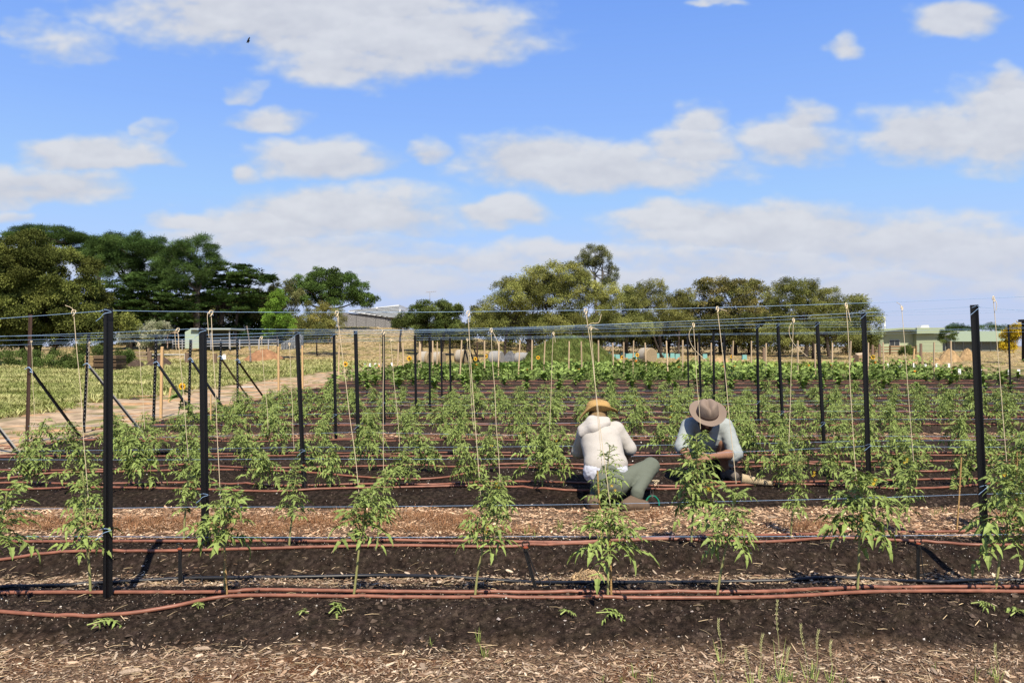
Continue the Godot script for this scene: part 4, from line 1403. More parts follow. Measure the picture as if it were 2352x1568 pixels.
	# pulled shoots lying on the soil
	for q in [[236, 1435, 0.13, 0.2, "fallen tomato shoot below the bow of the drip line"], [772, 1402, 0.13, 1.1, "wilted tomato shoot lying below the drip line near the post side"], [1396, 1415, 0.12, -0.6, "pulled tomato seedling lying under the split stake"], [2250, 1392, 0.08, -0.7, "single fallen leaf below the drip lines near the thick post"], [2334, 1412, 0.13, 0.4, "cut tomato shoot at the frame edge"], [1298, 1412, 0.06, 0.3, "withered yellowish sprig on the front slope"], [695, 1412, 0.05, 0.9, "tiny green sprig on the soil beside the wilted shoot"], [455, 1395, 0.05, -0.2, "tiny leaf scrap under the bowed drip line"]]:
		var p := hit(q[0], q[1])
		rng.seed = int(q[0])
		var n := thing("fallen_shoot", q[4], "shoot", p + Vector3(0, 0.012, 0), "pulled shoots lying on the soil", q[3])
		var stalk := MB.new()
		stalk.tube(PackedVector3Array([Vector3(-q[2] * 0.5, 0, 0.01), Vector3(0, 0.012, 0), Vector3(q[2] * 0.5, 0.0, -0.02)]), PackedFloat32Array([0.004, 0.0035, 0.0025]), 5, Color(0.28, 0.33, 0.11))
		obj("stalk", stalk.mesh(true), M.stem, n)
		var fol := MB.new()
		for k in 4:
			fol.append(leaf_forms[rng.randi() % 6], Transform3D(Basis.from_euler(Vector3(rng.randf_range(-0.3, 0.3), rng.randf_range(-1.2, 1.2) + (PI if k == 3 else 0.0), 0.0), EULER_ORDER_YZX) * Basis.from_scale(Vector3.ONE * q[2] * rng.randf_range(0.6, 0.9)), Vector3(q[2] * (k - 1.5) * 0.2, 0.012, 0)))
		obj("foliage", fol.mesh(), M.leaf, n)
	# grass gone to seed in the front corner
	var stalks := [[1785, 1562, 1785, 1376, "tallest green seed head, standing alone in front of the drip line"], [1738, 1560, 1752, 1455, "short seed head leaning out of the mulch"], [1855, 1558, 1838, 1432, "first of the close group of green seed heads"], [1868, 1562, 1880, 1445, "thick seed head in the middle of the close group"], [1905, 1562, 1908, 1470, "outer seed head of the close group"], [1798, 1575, 1812, 1485, "low curved seed head behind the tall one"], [1655, 1520, 1650, 1420, "thin bare grass stalk at the soil edge"], [1725, 1575, 1712, 1490, "pale low grass stalk in the mulch"], [2290, 1560, 2284, 1478, "faint grass stalk near the frame corner"]]
	for i in stalks.size():
		var q: Array = stalks[i]
		var p := hit(q[0], q[1])
		var e := W(q[2], q[3], -p.z)
		var n := thing("grass_stalk", q[4], "grass stalk", p, "grass gone to seed in the mulch")
		rng.seed = 880 + i
		var m := MB.new()
		var tip := e - p
		var line := curve([Vector3(0, -0.02, 0), tip * 0.4 + Vector3(0.006, 0, 0), tip * 0.75 - Vector3(0.004, 0, 0), tip], 5)
		m.tube(line, PackedFloat32Array([0.0011]), 4, Color(0.36, 0.37, 0.16))
		obj("stem", m.mesh(true), M.stem, n)
		m = MB.new()
		for k in 16:
			var f := 0.55 + 0.45 * k / 16.0
			var o := line[mini(int(f * (line.size() - 1)), line.size() - 1)]
			var w := (1.0 if k % 2 else -1.0)
			m.tube(PackedVector3Array([o, o + Vector3(0.0045 * w, 0.006, 0.002), o + Vector3(0.0035 * w, 0.014, 0)]), PackedFloat32Array([0.0006, 0.0012, 0.0003]), 4, Color(0.42, 0.42, 0.20))
		obj("seed_head", m.mesh(), M.stem, n)
		m = MB.new()
		for k in 3:
			var w := rng.randf() * TAU
			var o := Vector3(cos(w), 0, sin(w)) * 0.01
			var f := tip.length() * rng.randf_range(0.3, 0.55)
			m.face(o - Vector3(0.0025, 0, 0), o + Vector3(cos(w) * f * 0.3, f, sin(w) * f * 0.3), o + Vector3(0.0025, 0, 0), Color(0.3, 0.36, 0.12))
		obj("blade", m.mesh(), M.blade, n)
	# twigs
	for q in [[578, 1322, 602, 1272, "forked dead twig standing by the black pipe"], [1075, 1322, 1160, 1288, "long thin twig against the leaning sprinkler"], [2000, 1532, 2022, 1572, "short dark stick in the mulch"], [1880, 1470, 1905, 1452, "small bent twig on the soil edge"]]:
		var p := hit(q[0], q[1])
		var e := W(q[2], q[3], -p.z - 0.03)
		e.y = maxf(e.y, H(e.x, -e.z) + 0.01)
		var m := MB.new()
		var mid := p.lerp(e, 0.45) + Vector3(0.01, 0.004, 0)
		m.tube(curve([p, mid, e], 5), PackedFloat32Array([0.0045, 0.004, 0.003, 0.0015]), 5, Color(0.13, 0.095, 0.07))
		m.tube(PackedVector3Array([mid, mid + Vector3(-0.03, 0.02, 0.01)]), PackedFloat32Array([0.003, 0.0015]), 4, Color(0.13, 0.095, 0.07))
		tag(obj("twig", m.mesh(), M.wood), q[4], "twig")
	# an insect flying past, close to the camera
	var fly := thing("insect", "small dark insect in flight against the big cloud", "insect", W(568, 90, 3.0))
	b = MB.new()
	b.tube(PackedVector3Array([Vector3(-0.006, -0.012, 0), Vector3(-0.002, -0.004, 0), Vector3(0.003, 0.006, 0), Vector3(0.006, 0.012, 0)]), PackedFloat32Array([0.0012, 0.0032, 0.003, 0.0016]), 7, Color(0.03, 0.03, 0.035))
	obj("body", b.mesh(true), M.paint, fly)
	for e in [-1.0, 1.0]:
		b = MB.new()
		b.face4(Vector3(0.002, 0.004, 0), Vector3(0.004, 0.0, 0.008 * e), Vector3(-0.004, -0.01, 0.010 * e), Vector3(-0.003, -0.004, 0.003 * e), Color(0.15, 0.15, 0.16))
		obj("wing", b.mesh(), M.paint, fly)

# ---------- people ----------
func field_mesh(prims: Array, cell: float, k: float, col: Color, wrinkle := 0.0, wr_scale := 18.0) -> MB:
	# surface nets over a smooth union of tapered capsules [a, b, ra, rb] and ellipsoids [centre, radii, basis]
	var lo := Vector3.ONE * 1e9
	var hi := -lo
	for p in prims:
		var r: float = maxf(p[2], p[3]) if p.size() == 4 else maxf(p[1].x, maxf(p[1].y, p[1].z))
		var e: Vector3 = Vector3.ONE * (r + k + 2.0 * cell)
		lo = lo.min(p[0] - e)
		hi = hi.max(p[0] + e)
		if p.size() == 4:
			lo = lo.min(p[1] - e)
			hi = hi.max(p[1] + e)
	var n := Vector3i(((hi - lo) / cell).ceil()) + Vector3i.ONE
	var f := PackedFloat32Array()
	f.resize(n.x * n.y * n.z)
	f.fill(1.0)
	var sy := n.x
	var sz := n.x * n.y
	for p in prims:
		var cap: bool = p.size() == 4
		var r: float = maxf(p[2], p[3]) if cap else maxf(p[1].x, maxf(p[1].y, p[1].z))
		var e := Vector3.ONE * (r + k + cell)
		var a: Vector3 = p[0]
		var b: Vector3 = p[1] if cap else a
		var i0 := Vector3i(((a.min(b) - e - lo) / cell).floor()).clamp(Vector3i.ZERO, n - Vector3i.ONE)
		var i1 := Vector3i(((a.max(b) + e - lo) / cell).ceil()).clamp(Vector3i.ZERO, n - Vector3i.ONE)
		var ab := b - a
		var inv := 1.0 / maxf(ab.length_squared(), 1e-9)
		var ra: float = p[2] if cap else 0.0
		var rb: float = p[3] if cap else 0.0
		var rad: Vector3 = Vector3.ONE if cap else p[1]
		var back: Basis = Basis.IDENTITY if cap else (p[2] as Basis).transposed()
		for z in range(i0.z, i1.z + 1):
			for y in range(i0.y, i1.y + 1):
				var at := z * sz + y * sy
				for x in range(i0.x, i1.x + 1):
					var q := lo + Vector3(x, y, z) * cell
					var d: float
					if cap:
						var t := clampf((q - a).dot(ab) * inv, 0.0, 1.0)
						d = (q - a - ab * t).length() - ra - (rb - ra) * t
					else:
						var u := back * (q - a)
						var k0 := (u / rad).length()
						var k1 := (u / (rad * rad)).length()
						d = k0 * (k0 - 1.0) / maxf(k1, 1e-6)
					var o := f[at + x]
					var h := maxf(k - absf(d - o), 0.0)
					f[at + x] = minf(d, o) - h * h * 0.25 / k
	if wrinkle > 0.0:
		for z in n.z:
			for y in n.y:
				for x in n.x:
					var at := z * sz + y * sy + x
					if absf(f[at]) < cell * 2.5 + wrinkle:
						var q := lo + Vector3(x, y, z) * cell
						f[at] += wrinkle * (absf(nz.get_noise_3d(q.x * wr_scale * 0.6, q.y * wr_scale, q.z * wr_scale * 0.6)) * 2.0 - 0.5)
	var out := MB.new()
	var id := PackedInt32Array()
	id.resize(f.size())
	id.fill(-1)
	var corner := [0, 1, sy, sy + 1, sz, sz + 1, sz + sy, sz + sy + 1]
	var edges := [[0, 1], [2, 3], [4, 5], [6, 7], [0, 2], [1, 3], [4, 6], [5, 7], [0, 4], [1, 5], [2, 6], [3, 7]]
	var offs: Array[Vector3] = []
	for i in 8:
		offs.append(Vector3(i & 1, (i >> 1) & 1, i >> 2))
	for z in n.z - 1:
		for y in n.y - 1:
			var row := z * sz + y * sy
			for x in n.x - 1:
				var at := row + x
				var s0 := f[at] < 0.0
				if f[at] > cell * 2.0: continue
				var mixed := false
				for i in range(1, 8):
					if (f[at + corner[i]] < 0.0) != s0:
						mixed = true
						break
				if not mixed: continue
				var sum := Vector3.ZERO
				var m := 0
				for e in edges:
					var u := f[at + corner[e[0]]]
					var w := f[at + corner[e[1]]]
					if (u < 0.0) != (w < 0.0):
						sum += offs[e[0]].lerp(offs[e[1]], u / (u - w))
						m += 1
				id[at] = out.add(lo + (Vector3(x, y, z) + sum / m) * cell, col)
	for z in range(1, n.z - 1):
		for y in range(1, n.y - 1):
			for x in range(1, n.x - 1):
				var at := z * sz + y * sy + x
				var s := f[at] < 0.0
				if s != (f[at + 1] < 0.0):
					net(out, id, at, at - sy, at - sy - sz, at - sz, s)
				if s != (f[at + sy] < 0.0):
					net(out, id, at, at - sz, at - sz - 1, at - 1, s)
				if s != (f[at + sz] < 0.0):
					net(out, id, at, at - 1, at - 1 - sy, at - sy, s)
	return out

func net(out: MB, id: PackedInt32Array, a: int, b: int, c: int, d: int, s: bool) -> void:
	if id[a] < 0 or id[b] < 0 or id[c] < 0 or id[d] < 0: return
	if s:
		out.quad(id[a], id[d], id[c], id[b])
	else:
		out.quad(id[a], id[b], id[c], id[d])

func wear(called: String, m: MB, material: Material, parent: Node) -> MeshInstance3D:
	return obj(called, m.mesh(true), material, parent)

func basis_to(y: Vector3, towards := Vector3(0, 0, 1)) -> Basis:
	var u := y.normalized()
	var x := u.cross(towards).normalized()
	return Basis(x, u, x.cross(u))

func hand(wrist: Vector3, dir: Vector3, palm_n: Vector3, thumb: float, col: Color) -> MB:
	# palm, four bent fingers of different lengths and a thumb from the palm's side
	var d := dir.normalized()
	var n := (palm_n - d * palm_n.dot(d)).normalized()
	var s := d.cross(n) * thumb
	var pr := []
	for i in 4:
		var o := (i - 1.5) * 0.019
		pr.append([wrist + s * o * 0.6, wrist + d * 0.085 + s * o, 0.016, 0.0115])
	var len := [0.034, 0.041, 0.044, 0.038]
	for i in 4:
		var o := (1.5 - i) * 0.0205
		var l: float = len[3 - i] if i != 3 else 0.032
		var p := wrist + d * 0.086 - s * o
		var q := p + (d * 0.85 + n * 0.45).normalized() * l
		var r := q + (d * 0.3 + n * 0.95).normalized() * l * 0.7
		pr.append([p, q, 0.0095, 0.0088])
		pr.append([q, r, 0.0088, 0.0075])
	var tp := wrist + d * 0.025 + s * 0.028
	var tq := tp + (d * 0.6 + s * 0.7 + n * 0.25).normalized() * 0.042
	pr.append([tp, tq, 0.013, 0.0105])
	pr.append([tq, tq + (d * 0.8 + n * 0.5).normalized() * 0.03, 0.0105, 0.0085])
	return field_mesh(pr, 0.0036, 0.005, col)

func head_prims(c: Vector3, face: Vector3, up: Vector3) -> Array:
	# skull, jaw, brow, nose, eyes, lips and ears; c is the middle of the skull
	var bs := Basis(up.cross(face).normalized(), up, face)
	return [
		[c, Vector3(0.076, 0.098, 0.095), bs], [c + face * 0.035 - up * 0.06, Vector3(0.055, 0.065, 0.058), bs], [c + face * 0.075 - up * 0.098, Vector3(0.026, 0.02, 0.02), bs],
		[c + face * 0.088 + up * 0.012, c + face * 0.112 - up * 0.032, 0.009, 0.014], [c + face * 0.082 + up * 0.022 + bs.x * 0.04, c + face * 0.082 + up * 0.022 - bs.x * 0.04, 0.013, 0.013],
		[c + face * 0.082 + bs.x * 0.032, Vector3(0.013, 0.009, 0.011), bs], [c + face * 0.082 - bs.x * 0.032, Vector3(0.013, 0.009, 0.011), bs], [c + face * 0.088 - up * 0.062, Vector3(0.024, 0.009, 0.012), bs],
		[c + bs.x * 0.079 - up * 0.01, Vector3(0.01, 0.032, 0.02), bs], [c - bs.x * 0.079 - up * 0.01, Vector3(0.01, 0.032, 0.02), bs]]

func make_woman() -> void:
	var foot := hit(1425, 1174)
	var t := thing("person", "person in a pale hooded jacket and straw hat crouching with back turned", "person", foot)
	var skin := Color(0.50, 0.30, 0.21)
	var P := func(x: float, y: float, z: float) -> Vector3: return W(x, y, z) - foot
	var pelvis: Vector3 = P.call(1399, 1107, 6.56)
	var waist: Vector3 = P.call(1391, 1072, 6.66)
	var chest: Vector3 = P.call(1380, 1012, 6.84)
	var neck: Vector3 = P.call(1377, 975, 6.97)
	var head: Vector3 = P.call(1374, 952, 7.06)
	var sl: Vector3 = P.call(1343, 996, 6.95)
	var sr: Vector3 = P.call(1416, 988, 6.9)
	var er: Vector3 = P.call(1446, 1030, 6.9)
	var wr: Vector3 = P.call(1436, 1046, 7.16)
	var el: Vector3 = P.call(1328, 1036, 7.1)
	var wl: Vector3 = P.call(1372, 1052, 7.32)
	var hr: Vector3 = P.call(1413, 1108, 6.57)
	var kr: Vector3 = P.call(1494, 1071, 6.76)
	var ar: Vector3 = P.call(1460, 1142, 6.47)
	var hl: Vector3 = P.call(1384, 1108, 6.57)
	var kl: Vector3 = P.call(1374, 1086, 7.0)
	var al: Vector3 = P.call(1366, 1150, 6.6)
	var gr := H(foot.x + 0.1, -foot.z) - foot.y
	# the body under the clothes, one surface
	var body := [[pelvis, waist, 0.125, 0.105], [waist, chest, 0.105, 0.125], [chest, neck, 0.11, 0.05], [neck, head, 0.05, 0.055], [sl, sr, 0.055, 0.055], [sl, el, 0.043, 0.036], [el, wl, 0.036, 0.026], [sr, er, 0.043, 0.036], [er, wr, 0.036, 0.026],
		[hl, kl, 0.075, 0.05], [kl, al, 0.05, 0.034], [hr, kr, 0.075, 0.05], [kr, ar, 0.05, 0.034]]
	var m := field_mesh(body, 0.014, 0.03, skin)
	var face := Vector3(0.12, -0.35, -0.93).normalized()
	var up := Vector3(0.05, 0.94, -0.34).normalized()
	up = (up - face * up.dot(face)).normalized()
	m.append(field_mesh(head_prims(head, face, up), 0.0055, 0.012, skin), Transform3D.IDENTITY)
	m.append(hand(wr, Vector3(-0.45, -0.25, -0.85), Vector3(-0.8, -0.3, 0.2), -1.0, skin), Transform3D.IDENTITY)
	m.append(hand(wl, Vector3(0.5, -0.2, -0.85), Vector3(0.8, -0.3, 0.2), 1.0, skin), Transform3D.IDENTITY)
	wear("body", m, M.skin, t)
	# trousers, grey green
	var olive := Color(0.125, 0.138, 0.11)
	var tr := [[pelvis + Vector3(0.05, -0.02, 0.02), Vector3(0.115, 0.12, 0.11), Basis.IDENTITY], [pelvis + Vector3(-0.045, -0.02, 0.02), Vector3(0.105, 0.115, 0.11), Basis.IDENTITY], [pelvis, waist, 0.13, 0.118],
		[hr + Vector3(0.02, -0.01, 0.02), kr, 0.1, 0.077], [kr + Vector3(0.004, 0.004, 0), ar + Vector3(0.012, 0.05, 0.01), 0.074, 0.05], [ar + Vector3(0.012, 0.05, 0.01), ar + Vector3(0.01, 0.015, 0.01), 0.05, 0.053], [hl, kl, 0.08, 0.06], [kl, al + Vector3(0, 0.03, 0), 0.058, 0.047]]
	wear("trousers", field_mesh(tr, 0.0105, 0.028, olive, 0.005, 11.0), M.cloth, t)
	# a strip of white shirt between jacket and trousers
	var shirt := field_mesh([[waist + Vector3(-0.1, -0.04, 0.03), waist + Vector3(0.10, -0.035, 0.028), 0.105, 0.1], [waist + Vector3(0.12, -0.045, 0.03), waist + Vector3(0.2, -0.06, 0.02), 0.06, 0.022], [waist + Vector3(0.02, -0.1, 0.075), waist + Vector3(0.06, -0.13, 0.075), 0.07, 0.06]], 0.01, 0.02, Color(0.46, 0.48, 0.54), 0.009, 22.0)
	wear("shirt", shirt, M.cloth, t)
	# the jacket with sleeves and the hood lying on the back
	var cream := Color(0.43, 0.405, 0.372)
	var jk := [[waist + Vector3(-0.055, 0.02, 0.0), chest + Vector3(-0.05, 0.0, 0.0), 0.124, 0.138], [waist + Vector3(0.06, 0.03, 0.0), chest + Vector3(0.055, 0.0, 0.0), 0.12, 0.134], [chest, neck + Vector3(0, -0.02, 0.0), 0.15, 0.085], [sl + Vector3(0.02, 0, 0), sr - Vector3(0.02, 0, 0), 0.082, 0.082],
		[waist + Vector3(-0.085, 0.015, 0.0), waist + Vector3(0.095, 0.02, 0.0), 0.108, 0.104],
		[sl, el, 0.073, 0.06], [el, wl, 0.06, 0.043], [sr, er, 0.075, 0.062], [er, wr, 0.061, 0.044]]
	wear("jacket", field_mesh(jk, 0.0105, 0.03, cream, 0.0035, 8.0), M.cloth, t)
	var hood := [[P.call(1394, 972, 6.85), P.call(1364, 984, 6.785), 0.034, 0.052], [P.call(1364, 984, 6.785), P.call(1338, 997, 6.82), 0.054, 0.036], [P.call(1392, 966, 6.9), P.call(1360, 968, 6.86), 0.04, 0.05], [P.call(1360, 968, 6.86), P.call(1336, 986, 6.86), 0.05, 0.04]]
	wear("hood", field_mesh(hood, 0.009, 0.035, cream * Color(1.02, 1.02, 1.03), 0.004, 20.0), M.cloth, t)
	# hair below the hat
	var hr_ := [[head, Vector3(0.088, 0.1, 0.1), Basis(up.cross(face).normalized(), up, face)], [head - face * 0.07 - up * 0.055, Vector3(0.08, 0.075, 0.06), Basis(up.cross(face).normalized(), up, face)], [head - face * 0.04 - up * 0.1 + Vector3(-0.02, 0, 0), Vector3(0.06, 0.06, 0.045), Basis.IDENTITY]]
	wear("hair", field_mesh(hr_, 0.007, 0.02, Color(0.40, 0.27, 0.135), 0.006, 55.0), M.hair, t)
	# straw hat, brim rolled down at the sides
	var hat := MB.new()
	var hp := [Vector2(0.088, -0.015), Vector2(0.125, -0.018), Vector2(0.192, -0.012), Vector2(0.2, -0.008), Vector2(0.194, -0.002), Vector2(0.15, -0.002), Vector2(0.126, 0.008), Vector2(0.122, 0.03), Vector2(0.110, 0.055), Vector2(0.086, 0.074), Vector2(0.048, 0.084), Vector2(0.001, 0.086)]
	var roll := func(p: Vector3, w: float, f: float) -> Vector3:
		var r := Vector2(p.x, p.z).length()
		var out := maxf(0.0, r - 0.1) / 0.08
		var y := p.y - out * out * (0.075 if cos(w) < 0.0 else 0.03) * cos(w) * cos(w) + out * 0.055 * maxf(0.0, sin(w)) + 0.006 * sin(w * 3.0 + 1.0) * out
		return Vector3(p.x * 0.95, y, p.z * (1.1 if p.z < 0.0 else 1.1 - 0.22 * out))
	hat.lathe(hp, 44, Transform3D(Basis(Vector3(1, 0.02, 0).normalized(), Vector3(-0.14, 0.97, 0.06).normalized(), Vector3(0, -0.06, 0.98)).orthonormalized(), head + up * 0.045 + Vector3(0, 0.012, 0.0)), Color(0.86, 0.56, 0.22), roll)
	wear("straw_hat", hat, M.straw, t)
	# boots
	var brown := Color(0.135, 0.098, 0.07)
	var heel: Vector3 = P.call(1438, 1170, 6.38)
	var toe: Vector3 = P.call(1480, 1170, 6.42)
	heel.y = gr + 0.045
	toe.y = gr + 0.042
	for side in 2:
		var a: Vector3 = ar if side == 0 else al
		if side == 1:
			heel = P.call(1364, 1162, 6.46)
			heel.y = gr + 0.05
			toe = heel + Vector3(-0.02, -0.005, -0.19)
		var boot := field_mesh([[a + Vector3(0, -0.015, 0), heel + Vector3(0, 0.01, 0), 0.052, 0.05], [heel, toe, 0.045, 0.041], [heel + (toe - heel) * 0.4 + Vector3(0, 0.02, 0), toe, 0.046, 0.042]], 0.008, 0.03, brown, 0.003, 25.0)
		var bt := wear("boot", boot, M.cloth, t)
		var sole := field_mesh([[heel + Vector3(0, -0.033, 0), heel.lerp(toe, 0.5) + Vector3(0, -0.031, 0), 0.044, 0.04], [heel.lerp(toe, 0.5) + Vector3(0, -0.031, 0), toe + Vector3(0, -0.028, 0), 0.04, 0.046]], 0.009, 0.01, Color(0.23, 0.17, 0.12))
		for i in sole.v.size():
			sole.v[i].y = clampf(sole.v[i].y, gr + 0.002, gr + 0.022)
		wear("sole", sole, M.paint, bt)
		var tab := field_mesh([[a + Vector3(0.0, 0.02, 0.045), a + Vector3(0.012, -0.04, 0.046), 0.014, 0.018]], 0.006, 0.01, Color(0.10, 0.05, 0.038))
		wear("elastic_side", tab, M.paint, bt)

func make_man() -> void:
	var foot := onpx(1640, 7.72)
	var t := thing("person", "bearded person in a brown brimmed hat and rolled-up pale shirt, kneeling at a plant", "person", foot)
	var skin := Color(0.50, 0.265, 0.17)
	var P := func(x: float, y: float, z: float) -> Vector3: return W(x, y, z) - foot
	var pelvis: Vector3 = P.call(1626, 1064, 7.98)
	var waist: Vector3 = P.call(1626, 1036, 7.9)
	var chest: Vector3 = P.call(1624, 1000, 7.74)
	var neck: Vector3 = P.call(1624, 974, 7.6)
	var head: Vector3 = P.call(1623, 957, 7.5)
	var sl: Vector3 = P.call(1583, 978, 7.66)
	var sr: Vector3 = P.call(1666, 980, 7.66)
	var el: Vector3 = P.call(1565, 1026, 7.5)
	var wl: Vector3 = P.call(1586, 1060, 7.34)
	var er: Vector3 = P.call(1688, 1042, 7.52)
	var wr: Vector3 = P.call(1630, 1049, 7.34)
	var hr: Vector3 = P.call(1644, 1066, 7.95)
	var kr: Vector3 = P.call(1658, 1014, 7.66)
	var ar: Vector3 = P.call(1668, 1090, 7.74)
	var hl: Vector3 = P.call(1608, 1068, 7.95)
	var kl: Vector3 = P.call(1588, 1100, 7.6)
	var al: Vector3 = P.call(1596, 1092, 8.0)
	var body := [[pelvis, waist, 0.135, 0.125], [waist, chest, 0.125, 0.14], [chest, neck, 0.12, 0.058], [neck, head, 0.058, 0.06], [sl, sr, 0.065, 0.065], [sl, el, 0.05, 0.044], [el, el.lerp(wl, 0.3), 0.044, 0.046], [el.lerp(wl, 0.3), wl, 0.046, 0.029], [sr, er, 0.05, 0.045], [er, er.lerp(wr, 0.3), 0.045, 0.047], [er.lerp(wr, 0.3), wr, 0.047, 0.029],
		[hr, kr, 0.088, 0.062], [kr, kr.lerp(ar, 0.35), 0.07, 0.064], [kr.lerp(ar, 0.35), ar, 0.06, 0.04], [hl, kl, 0.088, 0.062], [kl, al, 0.058, 0.04]]
	var m := field_mesh(body, 0.0125, 0.028, skin)
	var face := Vector3(-0.05, -0.62, 0.78).normalized()
	var up := Vector3(0, 0.78, 0.62)
	up = (up - face * up.dot(face)).normalized()
	m.append(field_mesh(head_prims(head, face, up), 0.0055, 0.012, skin), Transform3D.IDENTITY)
	m.append(hand(wl, Vector3(0.55, -0.35, 0.75), Vector3(0.7, -0.4, -0.5), 1.0, skin), Transform3D.IDENTITY)
	m.append(hand(wr, Vector3(-0.9, -0.1, 0.35), Vector3(-0.3, -0.5, -0.7), -1.0, skin), Transform3D.IDENTITY)
	wear("body", m, M.skin, t)
	var bs := Basis(up.cross(face).normalized(), up, face)
	wear("beard", field_mesh([[head + face * 0.055 - up * 0.085, Vector3(0.064, 0.052, 0.05), bs], [head + face * 0.06 - up * 0.12, Vector3(0.045, 0.045, 0.04), bs], [head + face * 0.02 - up * 0.06 + bs.x * 0.05, Vector3(0.028, 0.05, 0.045), bs], [head + face * 0.02 - up * 0.06 - bs.x * 0.05, Vector3(0.028, 0.05, 0.045), bs]], 0.006, 0.02, Color(0.10, 0.05, 0.028), 0.004, 45.0), M.hair, t)
	wear("hair", field_mesh([[head - face * 0.012 + up * 0.01, Vector3(0.083, 0.1, 0.098), bs]], 0.007, 0.02, Color(0.06, 0.035, 0.022), 0.003, 40.0), M.hair, t)
	wear("shorts", field_mesh([[pelvis, waist, 0.15, 0.14], [hr, hr.lerp(kr, 0.7), 0.1, 0.088], [hl, hl.lerp(kl, 0.7), 0.1, 0.088]], 0.012, 0.03, Color(0.035, 0.036, 0.042), 0.006, 16.0), M.cloth, t)
	# pale shirt with open collar and sleeves rolled to the elbow
	var pale := Color(0.31, 0.345, 0.34)
	var sh := [[waist + Vector3(-0.05, 0, 0), chest + Vector3(-0.055, 0, 0), 0.14, 0.15], [waist + Vector3(0.05, 0, 0), chest + Vector3(0.055, 0, 0), 0.14, 0.15], [chest, neck + Vector3(0, -0.03, -0.01), 0.15, 0.082], [sl + Vector3(0.03, 0, 0), sr - Vector3(0.03, 0, 0), 0.088, 0.088],
		[sl, el, 0.082, 0.07], [sr, er, 0.084, 0.074], [er + Vector3(0.005, 0.0, 0), er + Vector3(-0.03, -0.03, 0.02), 0.07, 0.058], [er + Vector3(0.004, -0.02, -0.01), er + Vector3(-0.03, -0.115, -0.02), 0.05, 0.03]]
	wear("shirt", field_mesh(sh, 0.0105, 0.03, pale, 0.005, 9.0), M.cloth, t)
	for e in [[el, wl], [er, wr]]:
		var d: Vector3 = (e[1] - e[0]).normalized()
		var cuff := MB.new()
		cuff.lathe([Vector2(0.05, -0.014), Vector2(0.064, -0.012), Vector2(0.068, 0.008), Vector2(0.062, 0.028), Vector2(0.05, 0.03)], 18, Transform3D(basis_to(d), e[0] + d * 0.035), pale * Color(0.96, 0.96, 0.97))
		wear("rolled_cuff", cuff, M.cloth, t)
	for s in [-1.0, 1.0]:
		var collar := MB.new()
		var c := neck + Vector3(0, -0.005, 0.07)
		collar.prism(PackedVector2Array([Vector2(0.01 * s, -0.055), Vector2(0.075 * s, -0.02), Vector2(0.085 * s, 0.035), Vector2(0.04 * s, 0.03)] if s > 0 else [Vector2(-0.04, 0.03), Vector2(-0.085, 0.035), Vector2(-0.075, -0.02), Vector2(-0.01, -0.055)]), 0.01, Transform3D(Basis.from_euler(Vector3(-0.6, 0.3 * s, 0)), c), pale)
		wear("collar", collar, M.cloth, t)
	for s in [-1.0, 1.0]:
		var pk := MB.new()
		pk.box(chest + Vector3(0.075 * s, -0.05, 0.136), Vector3(0.07, 0.075, 0.008), Basis.from_euler(Vector3(0.35, 0.3 * s, 0)), pale * Color(0.95, 0.95, 0.96), 0.003)
		wear("pocket", pk, M.cloth, t)
	# felt hat: crown with a pinch, band, wide brim
	var axis := Basis.from_euler(Vector3(0.62, 0.0, 0.05))
	var at := head + up * 0.055 + face * 0.004
	var hat := MB.new()
	var hp := [Vector2(0.085, -0.004), Vector2(0.12, -0.006), Vector2(0.16, 0.0), Vector2(0.184, 0.008), Vector2(0.186, 0.012), Vector2(0.158, 0.006), Vector2(0.12, 0.002), Vector2(0.108, 0.004), Vector2(0.107, 0.038), Vector2(0.102, 0.078), Vector2(0.092, 0.112), Vector2(0.074, 0.13), Vector2(0.045, 0.127), Vector2(0.022, 0.115), Vector2(0.001, 0.11)]
	var pinch := func(p: Vector3, w: float, f: float) -> Vector3:
		var q := p
		if p.y > 0.05:
			var k := smoothstep(0.05, 0.11, p.y)
			q.y -= k * 0.03 * exp(-pow(p.x / 0.022, 2.0)) * (0.6 + 0.4 * smoothstep(-0.06, 0.06, p.z))
			if p.z > 0.0: q.x *= 1.0 - 0.28 * k * smoothstep(0.0, 0.08, p.z)
		var r := Vector2(p.x, p.z).length()
		if r > 0.11: q.y += (r - 0.11) * 0.28 * absf(cos(w)) - (r - 0.11) * 0.1 * absf(sin(w))
		return Vector3(q.x * 0.98, q.y, q.z * 1.1)
	hat.lathe(hp, 44, Transform3D(axis, at), Color(0.215, 0.165, 0.135), pinch)
	var h := wear("felt_hat", hat, M.cloth, t)
	var band := MB.new()
	band.lathe([Vector2(0.107, 0.004), Vector2(0.111, 0.005), Vector2(0.1095, 0.03), Vector2(0.105, 0.031)], 40, Transform3D(axis * Basis.from_scale(Vector3(0.99, 1, 1.11)), at), Color(0.12, 0.085, 0.07))
	wear("hat_band", band, M.cloth, h)
	# sock and boots
	wear("sock", field_mesh([[ar + Vector3(0, 0.085, 0.0), ar + Vector3(0, -0.02, 0), 0.05, 0.05]], 0.008, 0.01, Color(0.014, 0.017, 0.035), 0.004, 30.0), M.cloth, t)
	var g := H(foot.x + 0.1, -foot.z - 0.02) - foot.y
	var heel: Vector3 = Vector3(ar.x, g + 0.045, ar.z - 0.01)
	var toe: Vector3 = heel + Vector3(0.04, 0, 0.18)
	var bt := wear("boot", field_mesh([[ar + Vector3(0, -0.02, 0), heel, 0.054, 0.052], [heel, toe, 0.05, 0.044]], 0.009, 0.03, Color(0.13, 0.115, 0.105), 0.003, 25.0), M.cloth, t)
